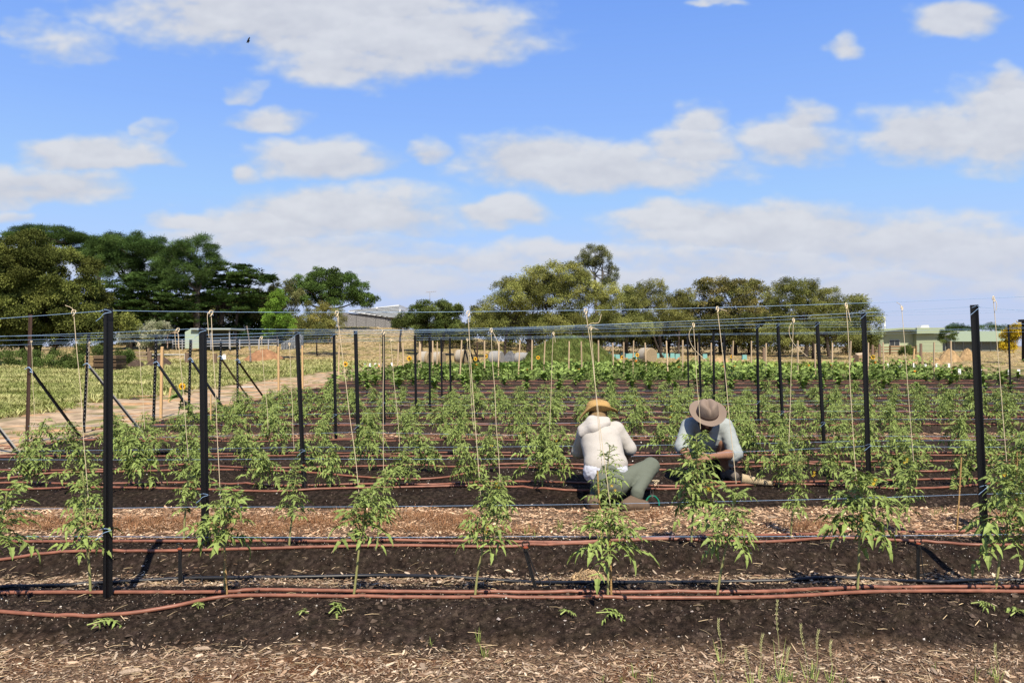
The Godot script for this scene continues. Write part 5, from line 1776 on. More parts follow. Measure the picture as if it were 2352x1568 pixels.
	var sole := field_mesh([[heel + Vector3(0, -0.03, 0), toe + Vector3(0, -0.028, 0), 0.046, 0.046]], 0.01, 0.01, Color(0.03, 0.03, 0.03))
	for i in sole.v.size():
		sole.v[i].y = clampf(sole.v[i].y, g + 0.001, g + 0.02)
	wear("sole", sole, M.paint, bt)
	wear("boot", field_mesh([[al + Vector3(0, 0.0, -0.02), al + Vector3(0.0, -0.02, -0.13), 0.05, 0.045]], 0.01, 0.02, Color(0.13, 0.115, 0.105)), M.cloth, t)

# ---------- trees ----------
var clumps := []

func clump_mesh(seed_: int, n: int, l: float, w: float, kind: int) -> ArrayMesh:
	# a tuft of leaves about one unit across
	rng.seed = seed_
	var b := MB.new()
	for i in n:
		var d := Vector3(rng.randfn(), rng.randfn() * 0.8, rng.randfn()).normalized()
		var p := d * rng.randf_range(0.12, 0.5)
		var dir := (d + Vector3(rng.randfn(), rng.randfn(), rng.randfn()) * 0.6).normalized()
		if kind == 1: dir = (dir + Vector3(0, -0.8, 0)).normalized()
		if kind == 2:
			dir = (Vector3(d.x, 0.12 + 0.15 * rng.randf(), d.z)).normalized()
			p.y *= 0.35
		if kind == 3: dir = (d + Vector3(0, 0.5, 0)).normalized()
		var s := dir.cross(Vector3(rng.randfn(), rng.randfn(), rng.randfn())).normalized() * w * rng.randf_range(0.7, 1.2)
		var e := l * rng.randf_range(0.7, 1.25)
		var c := Color.WHITE * rng.randf_range(0.72, 1.2)
		c.a = 1.0
		b.face4(p, p + dir * e * 0.45 + s, p + dir * e, p + dir * e * 0.45 - s, c)
	return b.mesh()

func make_clumps() -> void:
	clumps = [clump_mesh(1001, 46, 0.2, 0.055, 0), clump_mesh(1002, 50, 0.26, 0.03, 1), clump_mesh(1003, 40, 0.34, 0.04, 2), clump_mesh(1004, 50, 0.27, 0.024, 3)]

func tree(called: String, label: String, blobs: Array, z: float, foot: Array, kind: int, tint: Color, tint2: Color, density := 1.0, size := 1.0, trunk_r := 0.25, bark := Color(0.12, 0.095, 0.075), flat := 1.0, group := "") -> Node3D:
	# blobs: [x, y, rx, ry] of the crown in the picture's measure at depth z; foot: where the trunks stand, with x at the fork
	var px := z / F
	var base := onpx(foot[0][0], z)
	var t := thing(called, label, "tree" if not called.ends_with("shrub") and not called.ends_with("bush") else "bush", base, group)
	rng.seed = hash(label)
	var xs := []
	var cs := []
	var centres := []
	for q in blobs:
		var c := W(q[0], q[1], z) - base
		var r := Vector3(q[2] * px, q[3] * px, (q[2] * 0.75 + q[3] * 0.25) * px)
		c.z += rng.randf_range(-0.5, 0.5) * r.z
		centres.append([c, r])
		# smaller heads of leaves over the surface and a thinner filling
		var heads := []
		var nh := int(clampf(9.0 + r.x * r.y * 1.6, 9, 46))
		for i in nh:
			var y := 1.0 - 1.75 * (i + 0.5) / nh
			var w := i * 2.39996 + rng.randf_range(-0.3, 0.3)
			var k := sqrt(maxf(0.0, 1.0 - y * y))
			heads.append([c + Vector3(cos(w) * k, y, sin(w) * k) * r * rng.randf_range(0.62, 0.95), rng.randf_range(0.2, 0.36), rng.randf_range(0.55, 1.4), rng.randf()])
		for h in heads:
			var hr: Vector3 = (r * h[1]).max(Vector3.ONE * 0.35)
			hr.y *= 0.75 * flat
			var n := int(clampf((hr.x * hr.y + hr.x * hr.z) * 26.0 * density / (size * size), 6, 220))
			for i in n:
				var d := Vector3(rng.randfn(), rng.randfn(), rng.randfn()).normalized()
				if d.y < -0.2 and rng.randf() < 0.6: d.y = -d.y
				var p: Vector3 = h[0] + d * hr * pow(rng.randf(), 0.2)
				var s := size * rng.randf_range(0.45, 0.95)
				xs.append(Transform3D(Basis.from_euler(Vector3(rng.randf_range(-0.5, 0.5), rng.randf() * TAU, rng.randf_range(-0.5, 0.5)) * (0.4 if kind == 2 else 1.0)).scaled_local(Vector3.ONE * s), p))
				cs.append(tint.lerp(tint2, clampf(h[3] * 0.7 + rng.randf_range(-0.1, 0.4), 0, 1)) * h[2] * rng.randf_range(0.8, 1.15))
	for i in cs.size(): cs[i].a = 1.0
	scatter("crown", clumps[kind], M.tree_leaf, xs, cs, t)
	# trunks and limbs
	var b := MB.new()
	for f in foot:
		var a := onpx(f[0], z, -0.2) - base
		var fork := W(f[1], f[2], z) - base
		var tr: float = trunk_r * (f[3] if f.size() > 3 else 1.0)
		b.tube(curve([a, a.lerp(fork, 0.5) + Vector3(rng.randf_range(-0.15, 0.15), 0, 0.1), fork], 4), PackedFloat32Array([tr * 1.35, tr * 1.1, tr, tr * 0.95, tr * 0.9, tr * 0.85, tr * 0.8, tr * 0.75, tr * 0.7]), 9, bark)
		var order := centres.duplicate()
		order.sort_custom(func(u, w): return u[0].distance_to(fork) < w[0].distance_to(fork))
		for i in mini(order.size(), 6):
			var e: Vector3 = order[i][0] + Vector3(rng.randf_range(-0.2, 0.2), 0.2, rng.randf_range(-0.2, 0.2)) * order[i][1]
			var mid := fork.lerp(e, 0.5) + Vector3(0, -0.08 * fork.distance_to(e), 0)
			b.tube(curve([fork, mid, e], 4), PackedFloat32Array([tr * 0.5, tr * 0.42, tr * 0.36, tr * 0.3, tr * 0.26, tr * 0.22, tr * 0.18, tr * 0.12, tr * 0.08]), 6, bark)
			for j in 4:
				var u := order[i][0] + Vector3(rng.randf_range(-0.8, 0.8), rng.randf_range(-0.2, 0.8), rng.randf_range(-0.8, 0.8)) * order[i][1] as Vector3
				b.tube(PackedVector3Array([mid.lerp(e, 0.5), mid.lerp(u, 0.7) + Vector3(0, 0.1, 0), u]), PackedFloat32Array([tr * 0.18, tr * 0.12, tr * 0.05]), 5, bark)
	obj("trunk", b.mesh(true), M.bark, t)
	return t

func make_trees() -> void:
	make_clumps()
	make_undergrowth()
	var dk := Color(0.034, 0.068, 0.02)
	var dk2 := Color(0.098, 0.158, 0.044)
	var wat := Color(0.125, 0.148, 0.045)
	var wat2 := Color(0.25, 0.26, 0.08)
	tree("wattle_tree", "big brownish green tree behind the rusty post, filling the frame edge", [[-40, 640, 90, 90], [60, 610, 95, 75], [140, 640, 75, 75], [30, 700, 100, 75], [130, 720, 90, 70], [190, 700, 45, 60], [-10, 760, 70, 50], [80, 770, 60, 40], [210, 760, 50, 45], [270, 745, 40, 30]], 55.0, [[85, 95, 770], [62, 40, 770, 0.7], [98, 150, 760, 0.6]], 0, wat * Color(0.68, 0.74, 0.62), wat2 * Color(0.76, 0.8, 0.68), 1.6, 0.85, 0.3, Color(0.06, 0.045, 0.035))
	tree("umbrella_pine", "flat-topped dark pine with bare limbs showing, behind the big brownish tree", [[120, 545, 90, 20], [60, 545, 60, 16], [190, 560, 60, 22], [240, 575, 45, 20], [170, 590, 50, 18]], 88.0, [[235, 225, 600, 0.8]], 3, dk, dk2, 1.6, 0.95, 0.35, Color(0.10, 0.085, 0.075), 0.8)
	tree("pine_tree", "broad dark green pine with a rounded top in the middle of the pine clump", [[290, 570, 85, 38], [240, 590, 50, 32], [340, 590, 60, 42], [270, 620, 60, 36], [330, 640, 60, 36]], 84.0, [[300, 300, 660]], 3, dk, dk2, 1.6, 1.0, 0.4, Color(0.08, 0.065, 0.055), 0.9)
	tree("pine_tree", "tallest pine of the clump, on a straight pale trunk beside the small shed", [[450, 575, 62, 30], [410, 600, 50, 36], [480, 610, 38, 30], [430, 640, 62, 36], [395, 650, 36, 36]], 80.0, [[455, 454, 670, 0.9]], 3, dk, dk2, 1.6, 1.0, 0.42, Color(0.26, 0.21, 0.17), 0.9)
	tree("cypress", "spreading dark cypress in flat tiers to the side of the pale pine trunk", [[540, 625, 65, 20], [510, 650, 70, 22], [575, 645, 50, 18], [540, 680, 75, 20], [490, 690, 55, 22], [560, 710, 50, 16], [610, 640, 20, 12]], 82.0, [[505, 510, 720], [540, 545, 715, 0.6], [490, 500, 700, 0.5]], 2, dk * Color(0.9, 0.92, 0.9), dk2, 1.15, 1.25, 0.35, Color(0.12, 0.095, 0.08), 0.55)
	tree("cypress", "low dark tiered cypress below the pines", [[330, 640, 55, 22], [290, 665, 65, 22], [380, 670, 55, 22], [280, 695, 60, 22], [350, 700, 75, 24], [420, 705, 40, 24], [300, 730, 70, 22], [390, 735, 60, 24]], 78.0, [[345, 345, 740], [300, 300, 750, 0.6]], 2, dk * Color(0.85, 0.88, 0.85), dk2 * Color(0.9, 0.9, 0.9), 1.15, 1.25, 0.3, Color(0.07, 0.055, 0.045), 0.55)
	tree("dark_shrub", "dark evergreen bush filling the gap under the cypress", [[470, 755, 55, 28], [560, 755, 40, 26], [620, 755, 35, 25], [400, 765, 60, 22]], 83.0, [[480, 480, 775]], 0, dk * Color(0.6, 0.6, 0.6), dk * Color(0.9, 0.9, 0.9), 1.0, 1.0, 0.2)
	tree("flowering_shrub", "shrub with clusters of creamy white flowers behind the tall timber stake", [[330, 765, 40, 26], [365, 760, 30, 24], [300, 775, 28, 20], [350, 785, 30, 14]], 70.0, [[335, 335, 785, 0.4]], 0, Color(0.10, 0.14, 0.045), Color(0.42, 0.42, 0.30), 1.0, 0.7, 0.15)
	tree("olive_tree", "olive green tree with a loose crown next to the cypress", [[610, 690, 45, 34], [650, 680, 40, 34], [590, 715, 35, 24], [640, 720, 40, 28]], 84.0, [[618, 618, 740]], 0, Color(0.10, 0.12, 0.045), Color(0.17, 0.17, 0.07), 0.9, 0.9, 0.2)
	tree("young_tree", "bright green young tree beside the leaning grey sheet", [[638, 690, 18, 24], [630, 720, 26, 26], [650, 740, 26, 26], [625, 755, 24, 20]], 66.0, [[636, 636, 770, 0.5]], 0, Color(0.12, 0.22, 0.03), Color(0.19, 0.31, 0.05), 1.0, 0.6, 0.12)
	tree("domed_tree", "large green domed tree standing before the grey building's end", [[750, 640, 50, 26], [700, 655, 40, 26], [790, 665, 50, 36], [830, 690, 32, 22], [740, 680, 55, 34], [680, 680, 32, 26], [840, 690, 22, 18]], 100.0, [[745, 745, 710]], 0, Color(0.055, 0.10, 0.024), Color(0.10, 0.155, 0.04), 1.0, 1.1, 0.4)
	tree("brown_shrub", "brownish green feathery bush between the young tree and the grey wall", [[730, 720, 40, 28], [700, 745, 30, 26], [745, 750, 36, 26], [770, 735, 20, 26]], 72.0, [[728, 728, 775, 0.5]], 1, wat, wat2 * Color(1.0, 0.85, 0.8), 1.0, 0.8, 0.15)
	tree("round_tree", "small round tree with one trunk at the corner of the grey building", [[932, 735, 26, 16], [920, 745, 22, 14], [945, 745, 22, 14]], 78.0, [[921, 922, 752, 0.7]], 0, Color(0.06, 0.085, 0.022), Color(0.12, 0.145, 0.045), 1.1, 0.75, 0.18)
	tree("domed_tree", "dome-shaped dark green tree with several stems under the roof aerial", [[1000, 715, 50, 24], [960, 730, 32, 26], [1035, 735, 30, 28], [1000, 750, 56, 28], [1052, 715, 6, 14], [1020, 705, 10, 10]], 74.0, [[990, 985, 765], [1012, 1020, 768, 0.7], [968, 972, 765, 0.6]], 0, Color(0.055, 0.085, 0.022), Color(0.12, 0.15, 0.045), 1.1, 0.85, 0.2)
	tree("wattle_tree", "wide golden olive tree behind the bales and the green mound", [[1230, 650, 55, 38], [1290, 635, 60, 30], [1190, 680, 60, 45], [1320, 665, 60, 42], [1250, 690, 70, 45], [1140, 710, 45, 34], [1360, 695, 45, 36], [1180, 745, 60, 30], [1290, 745, 75, 32], [1110, 745, 30, 26], [1400, 680, 30, 28]], 72.0, [[1215, 1220, 745], [1290, 1275, 750, 0.8], [1340, 1340, 755, 0.6], [1160, 1165, 755, 0.6]], 1, wat * Color(1.1, 1.08, 1.0), wat2 * Color(1.1, 1.06, 1.0), 1.0, 1.0, 0.25, Color(0.15, 0.12, 0.095))
	tree("gum_tree", "tall gum tree with a pale forked trunk rising above the golden tree", [[1365, 585, 32, 22], [1345, 598, 20, 16], [1385, 600, 18, 24], [1408, 630, 14, 26], [1396, 648, 18, 14], [1358, 606, 22, 10]], 96.0, [[1372, 1366, 632, 1.0], [1380, 1384, 622, 0.7]], 1, Color(0.09, 0.11, 0.04), Color(0.18, 0.185, 0.075), 1.1, 0.9, 0.25, Color(0.36, 0.32, 0.27))
	tree("bushy_tree", "dense olive tree directly behind the green mound's end", [[1430, 700, 45, 40], [1455, 690, 30, 36], [1430, 750, 60, 34], [1480, 745, 36, 32], [1400, 720, 25, 30]], 76.0, [[1440, 1440, 770], [1525, 1500, 765, 0.6]], 1, wat, wat2, 1.05, 1.0, 0.22, Color(0.10, 0.08, 0.065))
	tree("casuarina_tree", "brownish tree with bare twigs poking from its rounded top", [[1500, 660, 34, 18], [1505, 690, 44, 30], [1465, 690, 30, 30], [1550, 705, 36, 34], [1575, 690, 24, 26], [1520, 740, 50, 34], [1560, 750, 40, 30]], 80.0, [[1520, 1515, 770], [1560, 1560, 775, 0.6]], 1, wat * Color(0.9, 0.85, 0.85), wat2 * Color(0.85, 0.8, 0.8), 1.0, 1.0, 0.22, Color(0.22, 0.18, 0.15))
	tree("spreading_tree", "broad tree with a flat russet top and open branching in the tree line", [[1640, 660, 50, 18], [1720, 660, 50, 18], [1600, 690, 40, 30], [1680, 685, 50, 26], [1750, 685, 26, 26], [1620, 720, 50, 28], [1560, 700, 24, 20], [1700, 725, 60, 30], [1770, 715, 30, 30]], 88.0, [[1690, 1690, 715, 0.8], [1720, 1725, 705, 0.6], [1655, 1650, 720, 0.6]], 0, Color(0.135, 0.15, 0.045), Color(0.28, 0.235, 0.09), 1.0, 1.05, 0.28, Color(0.15, 0.12, 0.1))
	tree("casuarina_tree", "tall brownish olive tree with feathery top near the green house", [[1830, 660, 50, 18], [1800, 690, 40, 30], [1870, 690, 50, 34], [1840, 725, 70, 34], [1910, 690, 40, 26], [1920, 730, 50, 36], [1800, 740, 40, 36], [1955, 700, 24, 26]], 78.0, [[1850, 1850, 750], [1905, 1900, 755, 0.7]], 1, wat, wat2 * Color(0.95, 0.9, 0.85), 1.0, 1.0, 0.22, Color(0.15, 0.12, 0.1))
	tree("casuarina_tree", "dark drooping tree whose golden edge touches the green house", [[1880, 765, 80, 34], [1960, 740, 36, 46], [1990, 755, 30, 44], [1790, 770, 50, 26], [2000, 730, 18, 22], [1975, 700, 20, 20]], 72.0, [[1870, 1870, 785], [1950, 1950, 785, 0.6]], 1, wat * Color(0.7, 0.75, 0.75), wat2, 1.05, 1.0, 0.2, Color(0.09, 0.07, 0.06))
	tree("bushy_tree", "dark leafy tree filling the middle of the tree line behind the stakes", [[1650, 760, 70, 32], [1590, 770, 46, 26], [1720, 755, 50, 36], [1470, 775, 60, 24], [1350, 775, 50, 22]], 82.0, [[1600, 1600, 785], [1690, 1690, 780, 0.8], [1535, 1540, 780, 0.8]], 0, Color(0.07, 0.08, 0.025), Color(0.14, 0.135, 0.045), 1.0, 1.05, 0.22, Color(0.07, 0.055, 0.045))
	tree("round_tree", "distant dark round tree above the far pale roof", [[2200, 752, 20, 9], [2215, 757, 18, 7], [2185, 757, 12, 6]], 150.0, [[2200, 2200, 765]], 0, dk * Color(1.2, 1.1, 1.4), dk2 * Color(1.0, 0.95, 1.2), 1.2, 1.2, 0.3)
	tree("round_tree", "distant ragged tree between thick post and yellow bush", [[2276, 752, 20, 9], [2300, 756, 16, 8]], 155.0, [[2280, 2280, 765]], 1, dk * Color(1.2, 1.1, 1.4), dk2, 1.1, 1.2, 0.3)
	tree("yellow_bush", "yellow-leaved bush against the brown shed at the frame edge", [[2322, 772, 18, 15], [2340, 762, 14, 13], [2316, 796, 13, 10]], 60.0, [[2320, 2320, 790, 0.4]], 0, Color(0.42, 0.30, 0.02), Color(0.62, 0.46, 0.04), 1.0, 0.7, 0.12)
	for q in [[20, 842, 55, 30, 50.0, "low dark green hedge plant at the foot of the big brownish tree"], [118, 840, 46, 24, 48.0, "rounded weedy bush between the rusty post and the pallets"], [222, 828, 40, 26, 52.0, "tall weeds behind the stack of timber"], [288, 832, 28, 20, 50.0, "dark clipped bush between the stacked timber and the soil heap"], [170, 848, 34, 24, 46.0, "grassy hump in front of the stacked timber"], [2175, 782, 22, 20, 90.0, "green bush at the corner of the green house"], [2080, 812, 16, 12, 84.0, "dry shrub at the end of the rail fence"]]:
		tree("weedy_shrub", q[5], [[q[0], q[1] - q[3] * 0.4, q[2], q[3] * 0.9]], q[4], [[q[0], q[0], q[1]]], 0, Color(0.06, 0.10, 0.025), Color(0.13, 0.17, 0.05), 1.0, 0.6, 0.06)

func make_undergrowth() -> void:
	# low scrub that closes the view below the crowns
	var xs := []
	var cs := []
	rng.seed = 1090
	for i in 8000:
		var x := rng.randf_range(540.0, 2010.0) if i % 3 else rng.randf_range(-120.0, 700.0)
		var z := rng.randf_range(84.0, 97.0)
		if x > 760.0 and x < 960.0: continue
		var top := 1.2 + 1.1 * (0.5 + nz.get_noise_2d(x * 0.02, 4.0)) + 0.8 * nz2.get_noise_2d(x * 0.05, 9.0)
		if x > 960.0: top += 0.5
		if x > 1085.0 and x < 1960.0: top += 2.0
		if x < 640.0: top += 3.2
		var p := onpx(x, z, top * sqrt(rng.randf()))
		var s := rng.randf_range(0.7, 1.4)
		xs.append(Transform3D(Basis.from_euler(Vector3(rng.randf_range(-0.4, 0.4), rng.randf() * TAU, rng.randf_range(-0.4, 0.4))).scaled_local(Vector3.ONE * s), p))
		cs.append(Color(0.055, 0.07, 0.022).lerp(Color(0.15, 0.15, 0.048), rng.randf()) * rng.randf_range(0.6, 1.1))
	tag(scatter("undergrowth", clumps[0], M.tree_leaf, xs, cs), "dark scrub below the crowns of the tree line", "undergrowth")

# ---------- buildings, fences and things beyond the field ----------
func solid(px: Array, z: float, depth: float, ref: Vector3, col: Color) -> MB:
	# an outline in the picture's measure at depth z, given real thickness away from the camera
	var o := PackedVector2Array()
	for q in px:
		var p := W(q[0], q[1], z) - ref
		o.append(Vector2(p.x, p.y))
	if Geometry2D.is_polygon_clockwise(o): o.reverse()
	var b := MB.new()
	b.prism(o, depth, Transform3D(Basis.IDENTITY, Vector3(0, 0, -z - ref.z)), col)
	return b

func beam(a: Vector3, d: Vector3, w: float, t: float, col: Color) -> MB:
	var b := MB.new()
	var y := (d - a).normalized()
	b.box((a + d) / 2, Vector3(w, a.distance_to(d), t), basis_to(y), col, minf(w, t) * 0.15)
	return b

func make_buildings() -> void:
	var bark := Color(0.30, 0.23, 0.17)
	# grey block building with a skillion roof
	var z := 118.0
	var ref := onpx(840, z, -0.5)
	var t := thing("grey_building", "grey block building with a slanting pale metal roof above the dry slope", "building", ref)
	obj("wall", solid([[775, 780], [775, 716], [897, 729], [897, 780]], z, 9.0, ref, Color(0.37, 0.365, 0.365)).mesh(), M.concrete, t)
	for i in 5:
		obj("wall_joint", solid([[796 + i * 22, 775], [796 + i * 22, 718.5 + i * 2.3], [796.7 + i * 22, 718.6 + i * 2.3], [796.7 + i * 22, 775]], z - 0.03, 0.06, ref, Color(0.16, 0.16, 0.16)).mesh(), M.concrete, t)
	var roof := obj("roof", solid([[800, 716], [800, 713.5], [916, 699.5], [916, 709.5], [920, 709.5], [919, 731], [897, 729]], z - 0.3, 10.0, ref, Color(0.55, 0.58, 0.60)).mesh(), M.paint, t)
	for i in 9:
		var y := 711.5 + i * 2.0
		obj("roof_rib", solid([[minf(802 + i * 12, 890), y + 1.0 - 0.0 * i], [minf(806 + i * 12, 892), y - 0.2], [917, y - 9.5 * (1.0 - i / 9.0)], [917, y + 0.6 - 9.5 * (1.0 - i / 9.0)]], z - 0.4, 0.1, ref, Color(0.42, 0.45, 0.47)).mesh(), M.paint, roof)
	obj("vent", solid([[863, 709], [863, 705], [867, 705], [867, 709]], z - 0.5, 0.4, ref, Color(0.7, 0.7, 0.68)).mesh(), M.paint, t)
	# the aerial on its mast
	var at := onpx(987, 95.0)
	t = thing("aerial", "television aerial on a thin mast above the dome-shaped tree", "aerial", at)
	obj("mast", beam(Vector3.ZERO, W(987, 672, 95) - at, 0.06, 0.06, Color(0.3, 0.3, 0.32)).mesh(), M.paint, t)
	obj("boom", beam(W(978, 671, 95) - at, W(1001, 669, 95) - at, 0.07, 0.07, Color(0.3, 0.3, 0.32)).mesh(), M.paint, t)
	for i in 5:
		var c := W(979 + i * 5.2, 671.0 - i * 0.45, 95) - at
		obj("element", beam(c + Vector3(0, 0.15, -0.7), c + Vector3(0, -0.1, 0.7), 0.03, 0.03, Color(0.3, 0.3, 0.32)).mesh(), M.paint, t)
	# small open shed in pale green
	z = 76.0
	ref = onpx(476, z)
	t = thing("open_shed", "small open-fronted pale green shed under the tall pine", "shed", ref)
	obj("side_wall", solid([[424, 800], [424, 762], [437, 755], [466, 755], [466, 800]], z, 0.12, ref, Color(0.33, 0.40, 0.31)).mesh(), M.paint, t)
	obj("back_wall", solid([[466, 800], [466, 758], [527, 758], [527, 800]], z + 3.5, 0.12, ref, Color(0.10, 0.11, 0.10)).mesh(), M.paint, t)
	obj("roof", solid([[436, 757], [436, 753.5], [529, 753.5], [529, 757]], z - 0.3, 4.2, ref, Color(0.36, 0.40, 0.36)).mesh(), M.paint, t)
	for x in [484, 526]:
		obj("shed_post", solid([[x - 1, 800], [x - 1, 757], [x + 1.2, 757], [x + 1.2, 800]], z - 0.1, 0.12, ref, Color(0.5, 0.48, 0.44)).mesh(), M.wood, t)
	for i in 3:
		obj("rail", solid([[468, 776 + i * 7], [468, 774.5 + i * 7], [526, 774.5 + i * 7], [526, 776 + i * 7]], z + 1.0, 0.06, ref, Color(0.42, 0.40, 0.38)).mesh(), M.wood, t)
	# leaning grey sheet by the mulch heap
	ref = onpx(668, 62.0)
	t = thing("iron_sheet", "grey corrugated iron sheet shelter beside the mulch heap", "sheet", ref)
	obj("sheet", solid([[645, 803], [645, 789], [684, 767], [694, 772], [694, 800]], 62.0, 0.4, ref, Color(0.33, 0.35, 0.38)).mesh(), M.concrete, t)
	for i in 8:
		obj("rib", solid([[648 + i * 6, 801], [648 + i * 6, 788.5 - i * 3.2], [649.2 + i * 6, 788.3 - i * 3.2], [649.2 + i * 6, 801]], 61.9, 0.08, ref, Color(0.25, 0.265, 0.285)).mesh(), M.concrete, t)
	# green weatherboard house
	z = 104.0
	ref = onpx(2080, z)
	var gr := Color(0.33, 0.375, 0.25)
	var gd := Color(0.27, 0.31, 0.205)
	t = thing("green_house", "low pale green weatherboard house with a flat-pitched roof and a dark window", "house", ref)
	var boards := [[1982, 2030, 770, 812, 0.0], [2106, 2166, 766, 812, -0.5]]
	obj("wall", solid([[2026, 812], [2026, 764], [2031, 758], [2075, 754], [2110, 757], [2110, 812]], z + 0.4, 6.0, ref, gr).mesh(), M.paint, t)
	for q in boards:
		obj("wall", solid([[q[0], q[3]], [q[0], q[2]], [q[1], q[2]], [q[1], q[3]]], z + q[4], 5.0, ref, gd).mesh(), M.paint, t)
		var n := 15
		for i in n:
			var y: float = lerpf(q[3], q[2] + 1.0, float(i) / n)
			var h: float = (q[3] - q[2]) / n
			obj("weatherboard", solid([[q[0], y], [q[0], y - h * 0.8], [q[1], y - h * 0.8], [q[1], y]], z + q[4] - 0.04, 0.08, ref, gr * (1.0 if i % 2 else 0.96)).mesh(), M.paint, t)
	obj("roof", solid([[1974, 773], [1974, 763], [1996, 760], [2038, 756], [2075, 752.5], [2112, 753], [2112, 757], [2075, 756.5], [2033, 760.5], [2030, 768], [2030, 773]], z - 0.9, 7.5, ref, Color(0.26, 0.31, 0.21)).mesh(), M.paint, t)
	obj("roof", solid([[2107, 766], [2107, 752.5], [2171, 752.5], [2171, 765]], z - 1.2, 7.0, ref, Color(0.27, 0.32, 0.21)).mesh(), M.paint, t)
	var win := obj("window", solid([[2044, 795], [2044, 780], [2068, 780], [2068, 795]], z + 0.3, 0.14, ref, Color(0.5, 0.5, 0.46)).mesh(), M.paint, t)
	obj("pane", solid([[2045, 794], [2045, 781], [2055.5, 781], [2055.5, 794]], z + 0.27, 0.05, ref, Color.WHITE).mesh(), M.glass, win)
	obj("pane", solid([[2056.5, 794], [2056.5, 781], [2067, 781], [2067, 794]], z + 0.27, 0.05, ref, Color.WHITE).mesh(), M.glass, win)
	obj("roof_unit", solid([[2115, 752.5], [2118, 747], [2134, 746], [2136, 752.5]], z + 1.0, 1.2, ref, Color(0.55, 0.56, 0.56)).mesh(), M.paint, t)
	var pole := onpx(2033, 108.0)
	var b := MB.new()
	b.tube(PackedVector3Array([pole, W(2033, 727, 108.0)]), PackedFloat32Array([0.11]), 10, Color(0.74, 0.74, 0.74))
	tag(obj("flue", b.mesh(), M.paint), "tall white flue pipe rising behind the green house", "flue")
	z = 125.0
	ref = onpx(2230, z)
	t = thing("far_house", "second pale green house with a grey roof behind the hay heap", "house", ref)
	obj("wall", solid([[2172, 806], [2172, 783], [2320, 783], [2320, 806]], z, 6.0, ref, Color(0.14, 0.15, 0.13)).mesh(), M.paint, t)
	obj("roof", solid([[2165, 768], [2178, 760], [2300, 760], [2320, 764], [2320, 784], [2186, 784], [2186, 776]], z - 1.0, 7.0, ref, Color(0.28, 0.35, 0.27)).mesh(), M.paint, t)
	obj("roof_edge", solid([[2166, 770], [2178, 761], [2206, 761], [2188, 770]], z - 1.2, 0.3, ref, Color(0.28, 0.30, 0.34)).mesh(), M.paint, t)
	for i in 6:
		obj("veranda_post", solid([[2192 + i * 21, 806], [2192 + i * 21, 784], [2193.2 + i * 21, 784], [2193.2 + i * 21, 806]], z - 1.3, 0.12, ref, Color(0.05, 0.05, 0.05)).mesh(), M.paint, t)
	# brown shed cut by the frame edge
	z = 48.0
	ref = onpx(2400, z)
	t = thing("brown_shed", "dark brown timber shed cut by the frame edge", "shed", ref)
	obj("wall", solid([[2372, 830], [2372, 738], [2520, 738], [2520, 830]], z, 1.0, ref, Color(0.045, 0.028, 0.022)).mesh(), M.wood, t)
	for i in 12:
		obj("plank", solid([[2373 + i * 8, 828], [2373 + i * 8, 739], [2379.5 + i * 8, 739], [2379.5 + i * 8, 828]], z - 0.04, 0.07, ref, Color(0.075, 0.042, 0.03) * (1.0 + 0.25 * (i % 3))).mesh(), M.wood, t)
	obj("roof", solid([[2374, 738], [2374, 732], [2520, 729], [2520, 735]], z - 0.4, 1.4, ref, Color(0.05, 0.04, 0.035)).mesh(), M.paint, t)
	# rail fence before the green house
	z = 88.0
	ref = onpx(2020, z)
	t = thing("rail_fence", "brown timber rail fence in front of the green house", "fence", ref)
	for i in 3:
		obj("rail", solid([[1932, 799 + i * 6.0], [1932, 796.5 + i * 6.0], [2106, 796.0 + i * 6.0], [2106, 798.5 + i * 6.0]], z, 0.08, ref, Color(0.33, 0.22, 0.125) * (1.0 - 0.1 * i)).mesh(), M.wood, t)
	for i in 3:
		obj("rail", solid([[2047, 797 + i * 6.5], [2047, 793.5 + i * 6.5], [2094, 793.5 + i * 6.5], [2094, 797 + i * 6.5]], z - 0.2, 0.1, ref, Color(0.42, 0.30, 0.18)).mesh(), M.wood, t)
	for x in [1945, 1978, 2010, 2046, 2095, 2106]:
		obj("fence_post", solid([[x - 1.2, 818], [x - 1.2, 793], [x + 1.2, 793], [x + 1.2, 818]], z - 0.1, 0.2, ref, Color(0.25, 0.17, 0.10)).mesh(), M.wood, t)
	for q in [[2021, 790, 840, "weathered round timber post nearest the green house window"], [2116, 789, 840, "weathered timber post at the end of the rail fence"], [2005, 792, 832, "timber post beside the drooping tree"], [1682, 796, 835, "short grey timber post before the tree line"], [1755, 798, 832, "weathered post under the casuarinas"], [1640, 796, 832, "timber post beside the pale bale"]]:
		var c := hit(q[0], 850.0) if q[2] > 836 else onpx(q[0], 60.0)
		var zz := 54.0 if q[2] > 836 else 60.0
		c = onpx(q[0], zz, -0.3)
		b = MB.new()
		b.tube(PackedVector3Array([c, c.lerp(W(q[0], q[1], zz), 0.5), W(q[0], q[1], zz)]), PackedFloat32Array([0.11, 0.10, 0.095]), 9, Color(0.30, 0.21, 0.15))
		tag(obj("timber_post", b.mesh(), M.wood), q[3], "post", "weathered timber posts beyond the field")
	# stack of timber on the far side of the track
	z = 45.0
	ref = onpx(232, z)
	t = thing("timber_stack", "square stack of sawn timber boards in the long grass", "timber stack", ref)
	rng.seed = 1200
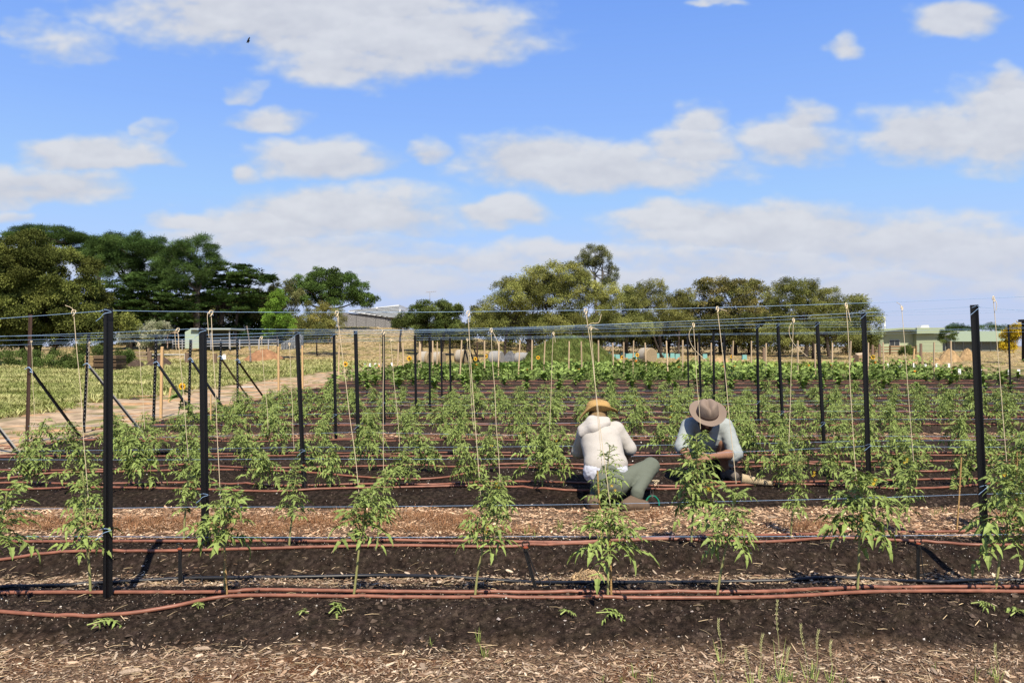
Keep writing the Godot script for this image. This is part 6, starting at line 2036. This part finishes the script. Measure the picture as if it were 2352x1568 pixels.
	for i in 10:
		var y := 852.0 - i * 3.6
		for k in 2:
			var x0 := (194.0 if k == 0 else 214.0) + rng.randf_range(-1, 1)
			var x1 := (213.0 if k == 0 else 266.0) + rng.randf_range(-1, 1)
			obj("board", solid([[x0, y], [x0, y - 2.9], [x1, y - 2.9], [x1, y]], z + rng.randf_range(-0.08, 0.08), 1.2, ref, (Color(0.47, 0.33, 0.17) if k == 0 else Color(0.20, 0.135, 0.085)) * rng.randf_range(0.85, 1.15)).mesh(), M.wood, t)
	# gate and rails of the yard
	z = 58.0
	ref = onpx(385, z)
	t = thing("farm_gate", "white tubular farm gate leading to the dry paddock", "gate", ref)
	for q in [[345, 814, 424, 814], [345, 841, 424, 841], [345, 814, 345, 841], [424, 814, 424, 841], [345, 832, 424, 832], [372, 814, 372, 841]]:
		b = MB.new()
		b.tube(PackedVector3Array([W(q[0], q[1], z) - ref, W(q[2], q[3], z) - ref]), PackedFloat32Array([0.03]), 6, Color(0.62, 0.62, 0.60))
		obj("gate_bar", b.mesh(), M.paint, t)
	z = 60.0
	ref = onpx(300, z)
	t = thing("rail_fence", "grey weathered rail fence beyond the stacked timber", "fence", ref)
	for i in 3:
		obj("rail", beam(W(240, 808 + i * 8, z) - ref, W(343, 810 + i * 8, z) - ref, 0.14, 0.06, Color(0.36, 0.28, 0.20)).mesh(), M.wood, t)
	for x in [252, 296, 340]:
		obj("fence_post", beam(W(x, 842, z + 0.1) - ref, W(x, 800, z + 0.1) - ref, 0.17, 0.17, Color(0.28, 0.21, 0.15)).mesh(), M.wood, t)
	for q in [[429, 810, "stout gate post at the latch side of the white gate"], [493, 812, "lone timber strainer post in the dry paddock"], [343, 808, "timber post at the hinge of the white gate"]]:
		b = MB.new()
		var c := onpx(q[0], 57.0, -0.2)
		b.tube(PackedVector3Array([c, W(q[0], q[1], 57.0)]), PackedFloat32Array([0.16]), 9, Color(0.24, 0.17, 0.125))
		tag(obj("timber_post", b.mesh(), M.wood), q[2], "post", "weathered timber posts beyond the field")
	z = 72.0
	ref = onpx(470, z)
	t = thing("yard_rails", "grey steel stockyard rails in front of the small shed", "yard rails", ref)
	for i in 3:
		obj("rail", beam(W(395, 784 + i * 6, z) - ref, W(640, 780 + i * 6, z) - ref, 0.06, 0.05, Color(0.34, 0.35, 0.37)).mesh(), M.paint, t)
	for i in 12:
		obj("fence_post", beam(W(396 + i * 22, 803, z) - ref, W(396 + i * 22, 779, z) - ref, 0.09, 0.08, Color(0.30, 0.30, 0.31)).mesh(), M.paint, t)
	b = MB.new()
	b.tube(curve([W(384, 800, 71), W(384, 772, 71), W(388, 766, 71), W(405, 764, 71), W(409, 772, 71), W(409, 800, 71)], 5), PackedFloat32Array([0.05]), 6, Color(0.5, 0.36, 0.26))
	tag(obj("pipe_arch", b.mesh(true), M.paint), "rust-coloured bent pipe arch at the stockyard", "pipe arch")
	# dead pale trunks under the big tree
	for q in [[205, 815, 184, 778, 0.22, "bleached leaning dead trunk under the big brownish tree"], [212, 818, 234, 782, 0.16, "second bleached dead limb, leaning the other way"], [575, 790, 566, 748, 0.1, "thin pale dead stem beneath the cypress"]]:
		b = MB.new()
		var c := onpx(q[0], 57.0, -0.2)
		var e := W(q[2], q[3], 57.0)
		b.tube(curve([c, c.lerp(e, 0.5) + Vector3(0.1, 0, 0), e], 4), PackedFloat32Array([q[4], q[4] * 0.9, q[4] * 0.7, q[4] * 0.5]), 7, Color(0.42, 0.36, 0.31))
		tag(obj("dead_trunk", b.mesh(true), M.bark), q[5], "dead trunk")
	# heaps
	heap("soil_heap", "larger heap of dark soil in front of the white gate", "soil heap", [366, 849, 40, 27, 50.0], Color(0.10, 0.072, 0.058))
	heap("soil_heap", "smaller heap of dark soil beside the clipped bush", "soil heap", [312, 851, 28, 20, 48.0], Color(0.09, 0.066, 0.052))
	heap("mulch_heap", "wide heap of brown mulch on the rise below the young tree", "mulch heap", [606, 810, 58, 30, 63.0], Color(0.33, 0.18, 0.10))
	heap("soil_heap", "flat scrape of black soil at the grass edge of the track", "soil heap", [308, 922, 26, 11, 20.0], Color(0.06, 0.048, 0.04))
	var hill := heap("grassy_mound", "big rounded green mound in the middle of the far edge of the field", "mound", [1306, 830, 124, 64, 58.0], Color(0.13, 0.17, 0.05))
	var xs := []
	var cs := []
	rng.seed = 1300
	for i in 2800:
		var w := rng.randf() * TAU
		var r := sqrt(rng.randf())
		var p := Vector3(cos(w) * r * 4.15, 0, sin(w) * r * 3.0)
		p.y = 2.17 * pow(cos(r * PI / 2.0), 1.1)
		var s := rng.randf_range(0.15, 0.34)
		xs.append(Transform3D(Basis.from_euler(Vector3(0, rng.randf() * TAU, 0)).scaled_local(Vector3(s * 1.6, s, s * 1.6)), p))
		cs.append(Color(0.11, 0.18, 0.045).lerp(Color(0.24, 0.25, 0.085), rng.randf()))
	scatter("grass", tuft_mesh(1301, 12, 0.4, 0.025, 0.5), M.blade, xs, cs, hill)
	# hay bales
	var bales := [[976, 822, 15, 13, 55.0, 0, "round straw bale among the stakes at the pumpkin bed's near end"], [1006, 821, 15, 12, 56.0, 0, "round straw bale behind its twin near the thin posts"], [1140, 814, 15, 13, 57.0, 1, "bale in torn white wrapping behind the sunflower"], [1199, 814, 16, 11, 58.0, 1, "pale wrapped bale standing between two stakes"], [1486, 811, 18, 14, 60.0, 0, "large round bale with a pale rim below the tree guards"], [1060, 818, 14, 12, 60.0, 0, "round bale half hidden by leaning dark pickets"]]
	for q in bales:
		ref = onpx(q[0], q[4])
		t = thing("hay_bale", q[6], "hay bale", ref, "round bales beyond the pumpkin bed")
		var r: float = q[3] * q[4] / F * 1.3
		var l: float = q[2] * q[4] / F
		var tilt := Basis.from_euler(Vector3(0, 1.15 if q[0] != 1486 else 0.55, 0)) * Basis.from_euler(Vector3(PI / 2, 0, 0))
		b = MB.new()
		b.lathe([Vector2(0.01, -l * 0.9), Vector2(r * 0.9, -l * 0.92), Vector2(r, -l * 0.8), Vector2(r * 1.02, 0.0), Vector2(r, l * 0.8), Vector2(r * 0.9, l * 0.92), Vector2(0.01, l * 0.9)], 22, Transform3D(tilt, Vector3(0, r * 0.95, 0)), Color(0.56, 0.44, 0.28) if q[5] == 0 else Color(0.5, 0.49, 0.47))
		obj("straw_roll", b.mesh(), M.straw, t)
		b = MB.new()
		b.lathe([Vector2(r * 1.03, -l * 0.55), Vector2(r * 1.04, 0), Vector2(r * 1.03, l * 0.55)], 22, Transform3D(tilt, Vector3(0, r * 0.95, 0)), Color(0.66, 0.60, 0.50) if q[5] == 0 else Color(0.52, 0.51, 0.49))
		obj("net_wrap", b.mesh(true), M.straw, t)
	for q in [[1290, 822, 15, 7, 58.0, "loose flattened bale of straw at the mound's foot"], [2150, 818, 20, 10, 60.0, "low heap of broken straw before the hay stack"], [2182, 812, 30, 17, 64.0, "tall heap of old hay beside the green house"], [2222, 814, 24, 17, 66.0, "hay heap next to the thick leaning post"], [2090, 824, 22, 7, 58.0, "spread of loose straw along the bed's far edge"], [1655, 822, 30, 9, 62.0, "pale low straw heap under the trees"], [1890, 828, 22, 6, 56.0, "thin pale straw spread behind the pumpkin leaves"]]:
		heap("straw_heap", q[5], "straw heap", [q[0], q[1] + q[3] * 0.8, q[2], q[3] * 1.7, q[4]], Color(0.42, 0.29, 0.155))
	var box := onpx(1978, 62.0)
	b = MB.new()
	b.box(Vector3(0, 0.35, 0), Vector3(1.05, 0.7, 0.7), Basis.from_euler(Vector3(0, 0.3, 0)), Color(0.42, 0.30, 0.19), 0.02)
	var crate := thing("crate", "open cardboard-coloured crate on the straw before the tree line", "crate", box)
	obj("box", b.mesh(), M.wood, crate)
	b = MB.new()
	b.box(Vector3(0.1, 0.8, -0.15), Vector3(0.95, 0.03, 0.4), Basis.from_euler(Vector3(0.4, 0.3, 0.1)), Color(0.5, 0.40, 0.28), 0.005)
	obj("flap", b.mesh(), M.wood, crate)
	# turquoise tree guards
	var g := thing("tree_guard", "turquoise plastic guard round a sapling under the trees", "tree guard", onpx(1388, 74.0), "turquoise tree guards under the trees")
	b = MB.new()
	b.prism(PackedVector2Array([Vector2(-0.22, 0), Vector2(0.22, 0), Vector2(0.2, 0.5), Vector2(-0.2, 0.5)]), 0.3, Transform3D.IDENTITY, Color(0.17, 0.36, 0.33))
	obj("sleeve", b.mesh(), M.paint, g)
	var n := 1
	rng.seed = 1310
	for x in [1398, 1411, 1419, 1432, 1443, 1449, 1458, 1466, 1475, 1510, 1520, 1531, 1545, 1557, 1620, 1711]:
		var d := g.duplicate()
		d.name = numbered("tree_guard")
		add_child(d)
		d.position = onpx(x, 72.0 + rng.randf_range(-4, 5))
		n += 1
		d.set_meta("label", "turquoise plastic tree guard, %s along from the green mound" % ordinal(n))
	g.set_meta("label", "turquoise plastic tree guard closest to the green mound")
	# grey tarpaulin-covered scrap behind the bales
	heap("scrap_heap", "grey dusty scrap pile in shade behind the wrapped bale", "scrap heap", [1172, 818, 24, 26, 64.0], Color(0.14, 0.145, 0.155))
	# leaning dark pickets at the far corner
	for q in [[1062, 818, 1070, 786, "first of the dark pickets crossing beside the half-hidden bale"], [1080, 822, 1064, 790, "dark picket leaning over the first one"], [1093, 826, 1076, 795, "dark picket leaning flattest at the far corner"], [1105, 828, 1088, 800, "outermost leaning dark picket by the wrapped bale"], [1096, 822, 1096, 785, "upright pale picket between the bales"]]:
		var c := onpx(q[0], 53.0, -0.1)
		b = picket(c, W(q[2], q[3], 53.0), 0.06)
		tag(obj("far_picket", b.mesh(), M.post if q[0] != 1096 else M.rust), q[4], "fence post", "pickets at the far corner of the field")
	# flat boards and scraps lying by the track
	for q in [[60, 915, 0.9, 0.1, Color(0.44, 0.30, 0.17), "weathered board lying at the grass edge near the rusty post"], [300, 912, 1.6, -0.12, Color(0.50, 0.33, 0.18), "long timber off-cut lying in the grass behind the brace"], [180, 918, 0.5, 0.15, Color(0.52, 0.51, 0.49), "white scrap of plastic on the sand by the first brace"], [345, 911, 0.35, 0.0, Color(0.66, 0.66, 0.64), "white plastic strip at the end of the long off-cut"], [565, 890, 0.5, 0.05, Color(0.66, 0.66, 0.64), "white strip on the sand behind the last braces"], [48, 922, 0.35, 0.1, Color(0.60, 0.60, 0.58), "small white scrap beside the weathered board"]]:
		var p := hit(q[0], q[1])
		b = MB.new()
		b.box(Vector3(0, 0.025, 0), Vector3(q[2], 0.035, 0.09), Basis.from_euler(Vector3(0.05, q[3], 0.02)), q[4], 0.006)
		var o := obj("board" if q[4].b < 0.4 else "plastic_strip", b.mesh(), M.wood)
		o.position = p
		tag(o, q[5], "board" if q[4].b < 0.4 else "plastic strip")
	b = MB.new()
	b.box(Vector3(0, 0.2, 0), Vector3(0.28, 0.34, 0.2), Basis.from_euler(Vector3(0, 0.4, 0)), Color(0.7, 0.7, 0.68), 0.03)
	b.tube(curve([Vector3(-0.08, 0.37, 0), Vector3(-0.05, 0.44, 0), Vector3(0.05, 0.44, 0), Vector3(0.08, 0.37, 0)], 4), PackedFloat32Array([0.018]), 5, Color(0.6, 0.6, 0.6))
	var can := obj("jerry_can", b.mesh(), M.paint)
	can.position = onpx(514, 56.0, 0.35)
	tag(can, "white container in the dry paddock behind the slim post", "container")

func heap(called: String, label: String, category: String, q: Array, col: Color) -> Node3D:
	# a rounded pile: foot at q[0], q[1], half width and height in the picture's measure, depth
	var z: float = q[4]
	var px := z / F
	var base := onpx(q[0], z, -0.08)
	var t := thing(called, label, category, base)
	var b := MB.new()
	var rw: float = q[2] * px
	var h: float = q[3] * px
	var n := 40
	var rings := 12
	for i in rings + 1:
		var r := float(i) / rings
		for s in n:
			var w := TAU * s / n
			var p := Vector3(cos(w) * rw * r, 0, sin(w) * rw * 0.72 * r)
			var k := 1.0 + 0.22 * nz.get_noise_2d(base.x * 3.0 + p.x * 2.2 / maxf(rw, 0.5) * 4.0, p.z * 9.0 / maxf(rw, 0.5))
			p.y = h * pow(maxf(0.0, cos(r * PI / 2.0)), 1.1) * k - 0.05 * r
			b.add(p + Vector3(p.x, 0, p.z) * 0.12 * nz2.get_noise_2d(w * 3.0, base.x), col * (1.0 + 0.3 * nz2.get_noise_2d(p.x * 6.0 / rw, p.z * 6.0 / rw)))
	for i in rings:
		for s in n:
			var s2 := (s + 1) % n
			b.quad(i * n + s, i * n + s2, (i + 1) * n + s2, (i + 1) * n + s)
	obj("pile", b.mesh(true), M.sand, t)
	return t

func make_stakes_and_pumpkins() -> void:
	# raw timber stakes at the pumpkin bed and along the track
	var g := "raw timber stakes round the pumpkin bed"
	var far := [777, 874, 912, 927, 961, 967, 994, 1003, 1056, 1113, 1144, 1190, 1221, 1248, 1306, 1337, 1375, 1410, 1433, 1453, 1485, 1535, 1568, 1605, 1634, 1681, 1726, 1759, 1833, 1873, 1912, 1952, 1994, 2032, 2146, 2187]
	rng.seed = 1400
	var proto: Node3D = null
	for i in far.size():
		var x: float = far[i]
		var z := 33.5 - 1.0 * float(i) / far.size() + rng.randf_range(-1.2, 1.2)
		var p := onpx(x, z, -0.1)
		var o: MeshInstance3D
		var hgt := rng.randf_range(1.58, 1.78)
		var b := MB.new()
		b.box(Vector3(0, hgt / 2, 0), Vector3(0.052, hgt, 0.052), Basis.IDENTITY, Color(0.78, 0.58, 0.37) * rng.randf_range(0.75, 1.05), 0.006)
		o = obj("timber_stake", b.mesh(), M.wood)
		o.position = p
		o.rotation = Vector3(rng.randf_range(-0.03, 0.03), rng.randf(), rng.randf_range(-0.05, 0.05))
		tag(o, "raw timber stake of the pumpkin bed, %s along from the track" % ordinal(i + 1), "stake", g)
	for q in [[372, 796, 369, 960, 15.2, 0.026, "tall raw timber stake beside a black end post"], [639, 796, 640, 914, 21.5, 0.026, "raw timber stake standing alone at the track behind the braces"], [694, 793, 695, 892, 25.0, 0.028, "raw timber stake just past the leaning second-row post"], [484, 905, 484, 968, 13.8, 0.012, "short thin stake at the end of a row"], [392, 890, 387, 924, 22.0, 0.025, "short leaning peg with a white label by the sunflower"], [2101, 800, 2097, 842, 52.0, 0.05, "slanting timber stake among the fence posts"]]:
		var p := hit(q[2], q[3])
		var zz: float = -p.z
		var b := beam(p - Vector3(0, 0.05, 0), W(q[0], q[1], zz), q[5] * 2.0, q[5] * 2.0, Color(0.74, 0.49, 0.25))
		tag(obj("timber_stake", b.mesh(), M.wood), q[6], "stake")
	# white plant labels
	var tags := [[838, 844], [850, 845], [862, 846], [872, 843], [880, 842], [900, 838], [2318, 846], [2252, 844], [2204, 828], [2180, 834], [2152, 834], [2126, 832], [2100, 830], [2068, 828], [2386, 842], [2340, 856], [1995, 822], [2040, 826]]
	for i in tags.size():
		var q: Array = tags[i]
		var p := onpx(q[0], 46.0 if q[0] < 1000 else (40.0 if q[0] < 2200 else 31.0))
		if q[0] < 740: p = hit(q[0], q[1] + 40.0)
		var hh := 0.42
		var t := thing("plant_label", "white plant label, %s along the edges of the far beds" % ordinal(i + 1), "plant label", p, "white plant labels on pegs")
		var b := MB.new()
		b.box(Vector3(0, hh / 2, 0), Vector3(0.02, hh, 0.02), Basis.IDENTITY, Color(0.35, 0.28, 0.2), 0.003)
		obj("peg", b.mesh(), M.wood, t)
		b = MB.new()
		b.box(Vector3(0, hh * 0.78, 0.018), Vector3(0.12, hh * 0.5, 0.01), Basis.IDENTITY, Color(0.8, 0.8, 0.8), 0.002)
		obj("plate", b.mesh(), M.paint, t)
	# pumpkin plants
	var forms := []
	for k in 5:
		rng.seed = 1420 + k
		var st := MB.new()
		var lf := MB.new()
		for i in 74:
			var w := rng.randf() * TAU
			var r := 0.75 * sqrt(rng.randf())
			var a := Vector3(cos(w) * r, 0, sin(w) * r)
			var e := Vector3(cos(w) * r * 1.15, rng.randf_range(0.14, 0.66) * (1.15 - 0.45 * r), sin(w) * r * 1.15)
			st.tube(PackedVector3Array([a * 0.5, (a + e) / 2, e]), PackedFloat32Array([0.009, 0.008, 0.006]), 4, Color(0.2, 0.28, 0.08), false)
			var s := rng.randf_range(0.05, 0.11)
			var bs := Basis.from_euler(Vector3(rng.randf_range(-0.1, 0.9), rng.randf_range(-0.7, 0.7), rng.randf_range(-0.5, 0.5)))
			var col := Color(0.20, 0.275, 0.07) * rng.randf_range(0.5, 1.35)
			col.a = 1
			var c := lf.add(e, col)
			var ring := []
			for j in 11:
				var u := TAU * j / 11.0
				var rr := s * (1.0 if j % 2 == 0 else 0.78) * (0.55 if j == 0 else 1.0)
				ring.append(lf.add(e + bs * Vector3(cos(u) * rr, s * (0.22 - 0.12 * (j % 3)), sin(u) * rr), col * (0.92 if j % 2 else 1.05)))
			for j in 11:
				lf.tri(c, ring[(j + 1) % 11], ring[j])
		forms.append([st.mesh(), lf.mesh()])
	rng.seed = 1430
	var n := 0
	var x := -6.4
	while x < 21.0:
		for row in 3:
			if row > 0 and (x < -6.5 or rng.randf() < 0.2): continue
			n += 1
			var z := 30.6 + row * 2.3 + rng.randf_range(-0.5, 0.5) + maxf(0.0, x - 8.0) * 0.1
			var px := x + rng.randf_range(-0.3, 0.3)
			var t := thing("pumpkin_plant", "broad-leaved pumpkin plant, %s along the bed from the track" % ordinal(n), "pumpkin plant", on(px, z), "pumpkin plants at the far end of the field", rng.randf() * TAU)
			var f: Array = forms[rng.randi() % 5]
			var sc := rng.randf_range(0.65, 1.25)
			t.scale = Vector3(sc, sc * rng.randf_range(0.75, 1.15), sc)
			obj("stems", f[0], M.stem, t)
			obj("foliage", f[1], M.leaf, t)
			if rng.randf() < 0.3:
				var b := MB.new()
				for i in 6:
					var w := TAU * i / 6.0
					b.face(Vector3.ZERO, Vector3(cos(w) * 0.09, 0.07, sin(w) * 0.09), Vector3(cos(w + 0.8) * 0.055, 0.03, sin(w + 0.8) * 0.055), Color(0.72, 0.22, 0.01))
				var o := obj("flower", b.mesh(), M.petal, t)
				o.position = Vector3(rng.randf_range(-0.5, 0.5), rng.randf_range(0.45, 0.7), rng.randf_range(-0.2, 0.7))
				o.rotation.x = 0.9
		x += rng.randf_range(0.85, 1.2)
	# low yellow green lettuce-like strip behind them, uncountable
	var xs := []
	var cs := []
	rng.seed = 1440
	for i in 1500:
		var p := on(rng.randf_range(-2.0, 17.0), rng.randf_range(37.5, 41.0))
		var s := rng.randf_range(0.3, 0.55)
		xs.append(Transform3D(Basis.from_euler(Vector3(0, rng.randf() * TAU, 0)).scaled_local(Vector3.ONE * s), p + Vector3(0, s * 0.35, 0)))
		cs.append(Color(0.19, 0.26, 0.05).lerp(Color(0.30, 0.33, 0.07), rng.randf()) if p.x > 5.0 else Color(0.09, 0.17, 0.035).lerp(Color(0.2, 0.28, 0.06), rng.randf()))
	tag(scatter("leafy_greens", clump_mesh(1441, 22, 0.45, 0.14, 3), M.leaf, xs, cs), "low bed of yellowish leafy greens behind the pumpkin plants", "leafy greens")
	xs = []
	cs = []
	for i in 900:
		var p := on(rng.randf_range(-7.0, 26.0), rng.randf_range(42.0, 51.0))
		var s := rng.randf_range(0.25, 0.42)
		xs.append(Transform3D(Basis.from_euler(Vector3(0, rng.randf() * TAU, 0)).scaled_local(Vector3.ONE * s), p + Vector3(0, s * 0.35, 0)))
		cs.append(Color(0.07, 0.13, 0.03).lerp(Color(0.15, 0.22, 0.06), rng.randf()))
	tag(scatter("vegetable_leaves", clumps[0], M.leaf, xs, cs), "mixed green leaves of the last beds before the bales", "leafy greens")
	# sunflowers
	for q in [[418, 887, 405, 965, 14.6, 11, "lone sunflower with thin leaning stem by the braced posts"], [793, 836, 806, 872, 30.0, 8, "sunflower standing at the track end of the pumpkin bed"], [940, 823, 944, 860, 44.0, 8, "sunflower between the stakes near the left bales"], [1116, 818, 1118, 850, 45.0, 6, "small sunflower head before the wrapped bale"], [1092, 824, 1092, 850, 42.0, 6, "sunflower beside the doubled strings"], [1236, 821, 1240, 850, 43.0, 6, "sunflower with dark leaves at the mound's near side"], [1430, 820, 1432, 850, 44.0, 6, "sunflower among the stakes by the big round bale"], [1464, 815, 1468, 850, 45.0, 6, "small sunflower right of the big bale"], [2362, 815, 2358, 850, 40.0, 6, "orange sunflower near the brown shed"], [1682, 819, 1684, 850, 42.0, 6, "sunflower under the broad russet tree"], [2006, 820, 2008, 852, 40.0, 7, "sunflower in front of the green house"]]:
		var z: float = q[4]
		var c := W(q[0], q[1], z)
		var base := onpx(q[2], z)
		var t := thing("sunflower", q[6], "sunflower", base, "sunflowers scattered through the field")
		var r: float = q[5] * 0.78 * z / F
		var b := MB.new()
		b.tube(curve([Vector3(0, -0.05, 0), (c - base) * 0.5 + Vector3(0.03, 0, 0), c - base], 4), PackedFloat32Array([0.014, 0.012, 0.01]), 5, Color(0.16, 0.24, 0.06))
		obj("stem", b.mesh(true), M.stem, t)
		b = MB.new()
		for k in 16:
			var w := TAU * k / 16.0
			var d := Vector3(cos(w), sin(w), 0.12 * (k % 2))
			var s := Vector3(-sin(w), cos(w), 0) * r * 0.17
			b.face4(c - base + d * r * 0.35, c - base + d * r * 0.75 - s, c - base + d * r, c - base + d * r * 0.75 + s, Color(0.78, 0.42, 0.01) * (0.9 + 0.1 * (k % 3)))
		obj("petals", b.mesh(), M.petal, t)
		b = MB.new()
		b.lathe([Vector2(r * 0.46, -0.01), Vector2(r * 0.44, 0.012), Vector2(0.001, 0.02)], 12, Transform3D(Basis.from_euler(Vector3(PI / 2, 0, 0)), c - base), Color(0.10, 0.05, 0.015))
		obj("disc", b.mesh(), M.paint, t)
		b = MB.new()
		rng.seed = int(q[0])
		for k in 7:
			var w := rng.randf() * TAU
			var f := rng.randf_range(0.25, 0.85)
			leaflet(b, (c - base) * f, Vector3(cos(w), 0.1, sin(w)).normalized(), Vector3.UP, minf(0.32, 0.4 * (c - base).length()), 0.16, 0.4, Color(0.08, 0.14, 0.03))
		obj("leaves", b.mesh(), M.leaf, t)

func _ready() -> void:
	nz.seed = 11
	nz.noise_type = FastNoiseLite.TYPE_SIMPLEX_SMOOTH
	nz.frequency = 1.0
	nz.fractal_octaves = 3
	nz2.seed = 23
	nz2.noise_type = FastNoiseLite.TYPE_SIMPLEX_SMOOTH
	nz2.frequency = 1.0
	nz2.fractal_octaves = 3
	for i in int(60.0 * 20.0) + 2:
		var q := i / 20.0
		var k := 0
		while k < prof.size() - 2 and q > prof[k + 1][0]: k += 1
		var f := clampf((q - prof[k][0]) / (prof[k + 1][0] - prof[k][0]), 0, 1)
		prof_t.append(lerpf(prof[k][1], prof[k + 1][1], f * f * (3.0 - 2.0 * f)))
	setup()
	setup_materials()
	make_ground()
	make_trees()
	make_buildings()
	make_posts()
	make_wires()
	make_pipes()
	make_tomatoes()
	make_stakes_and_pumpkins()
	make_woman()
	make_man()
	make_twines()
	make_grass()
	make_small_field_things()
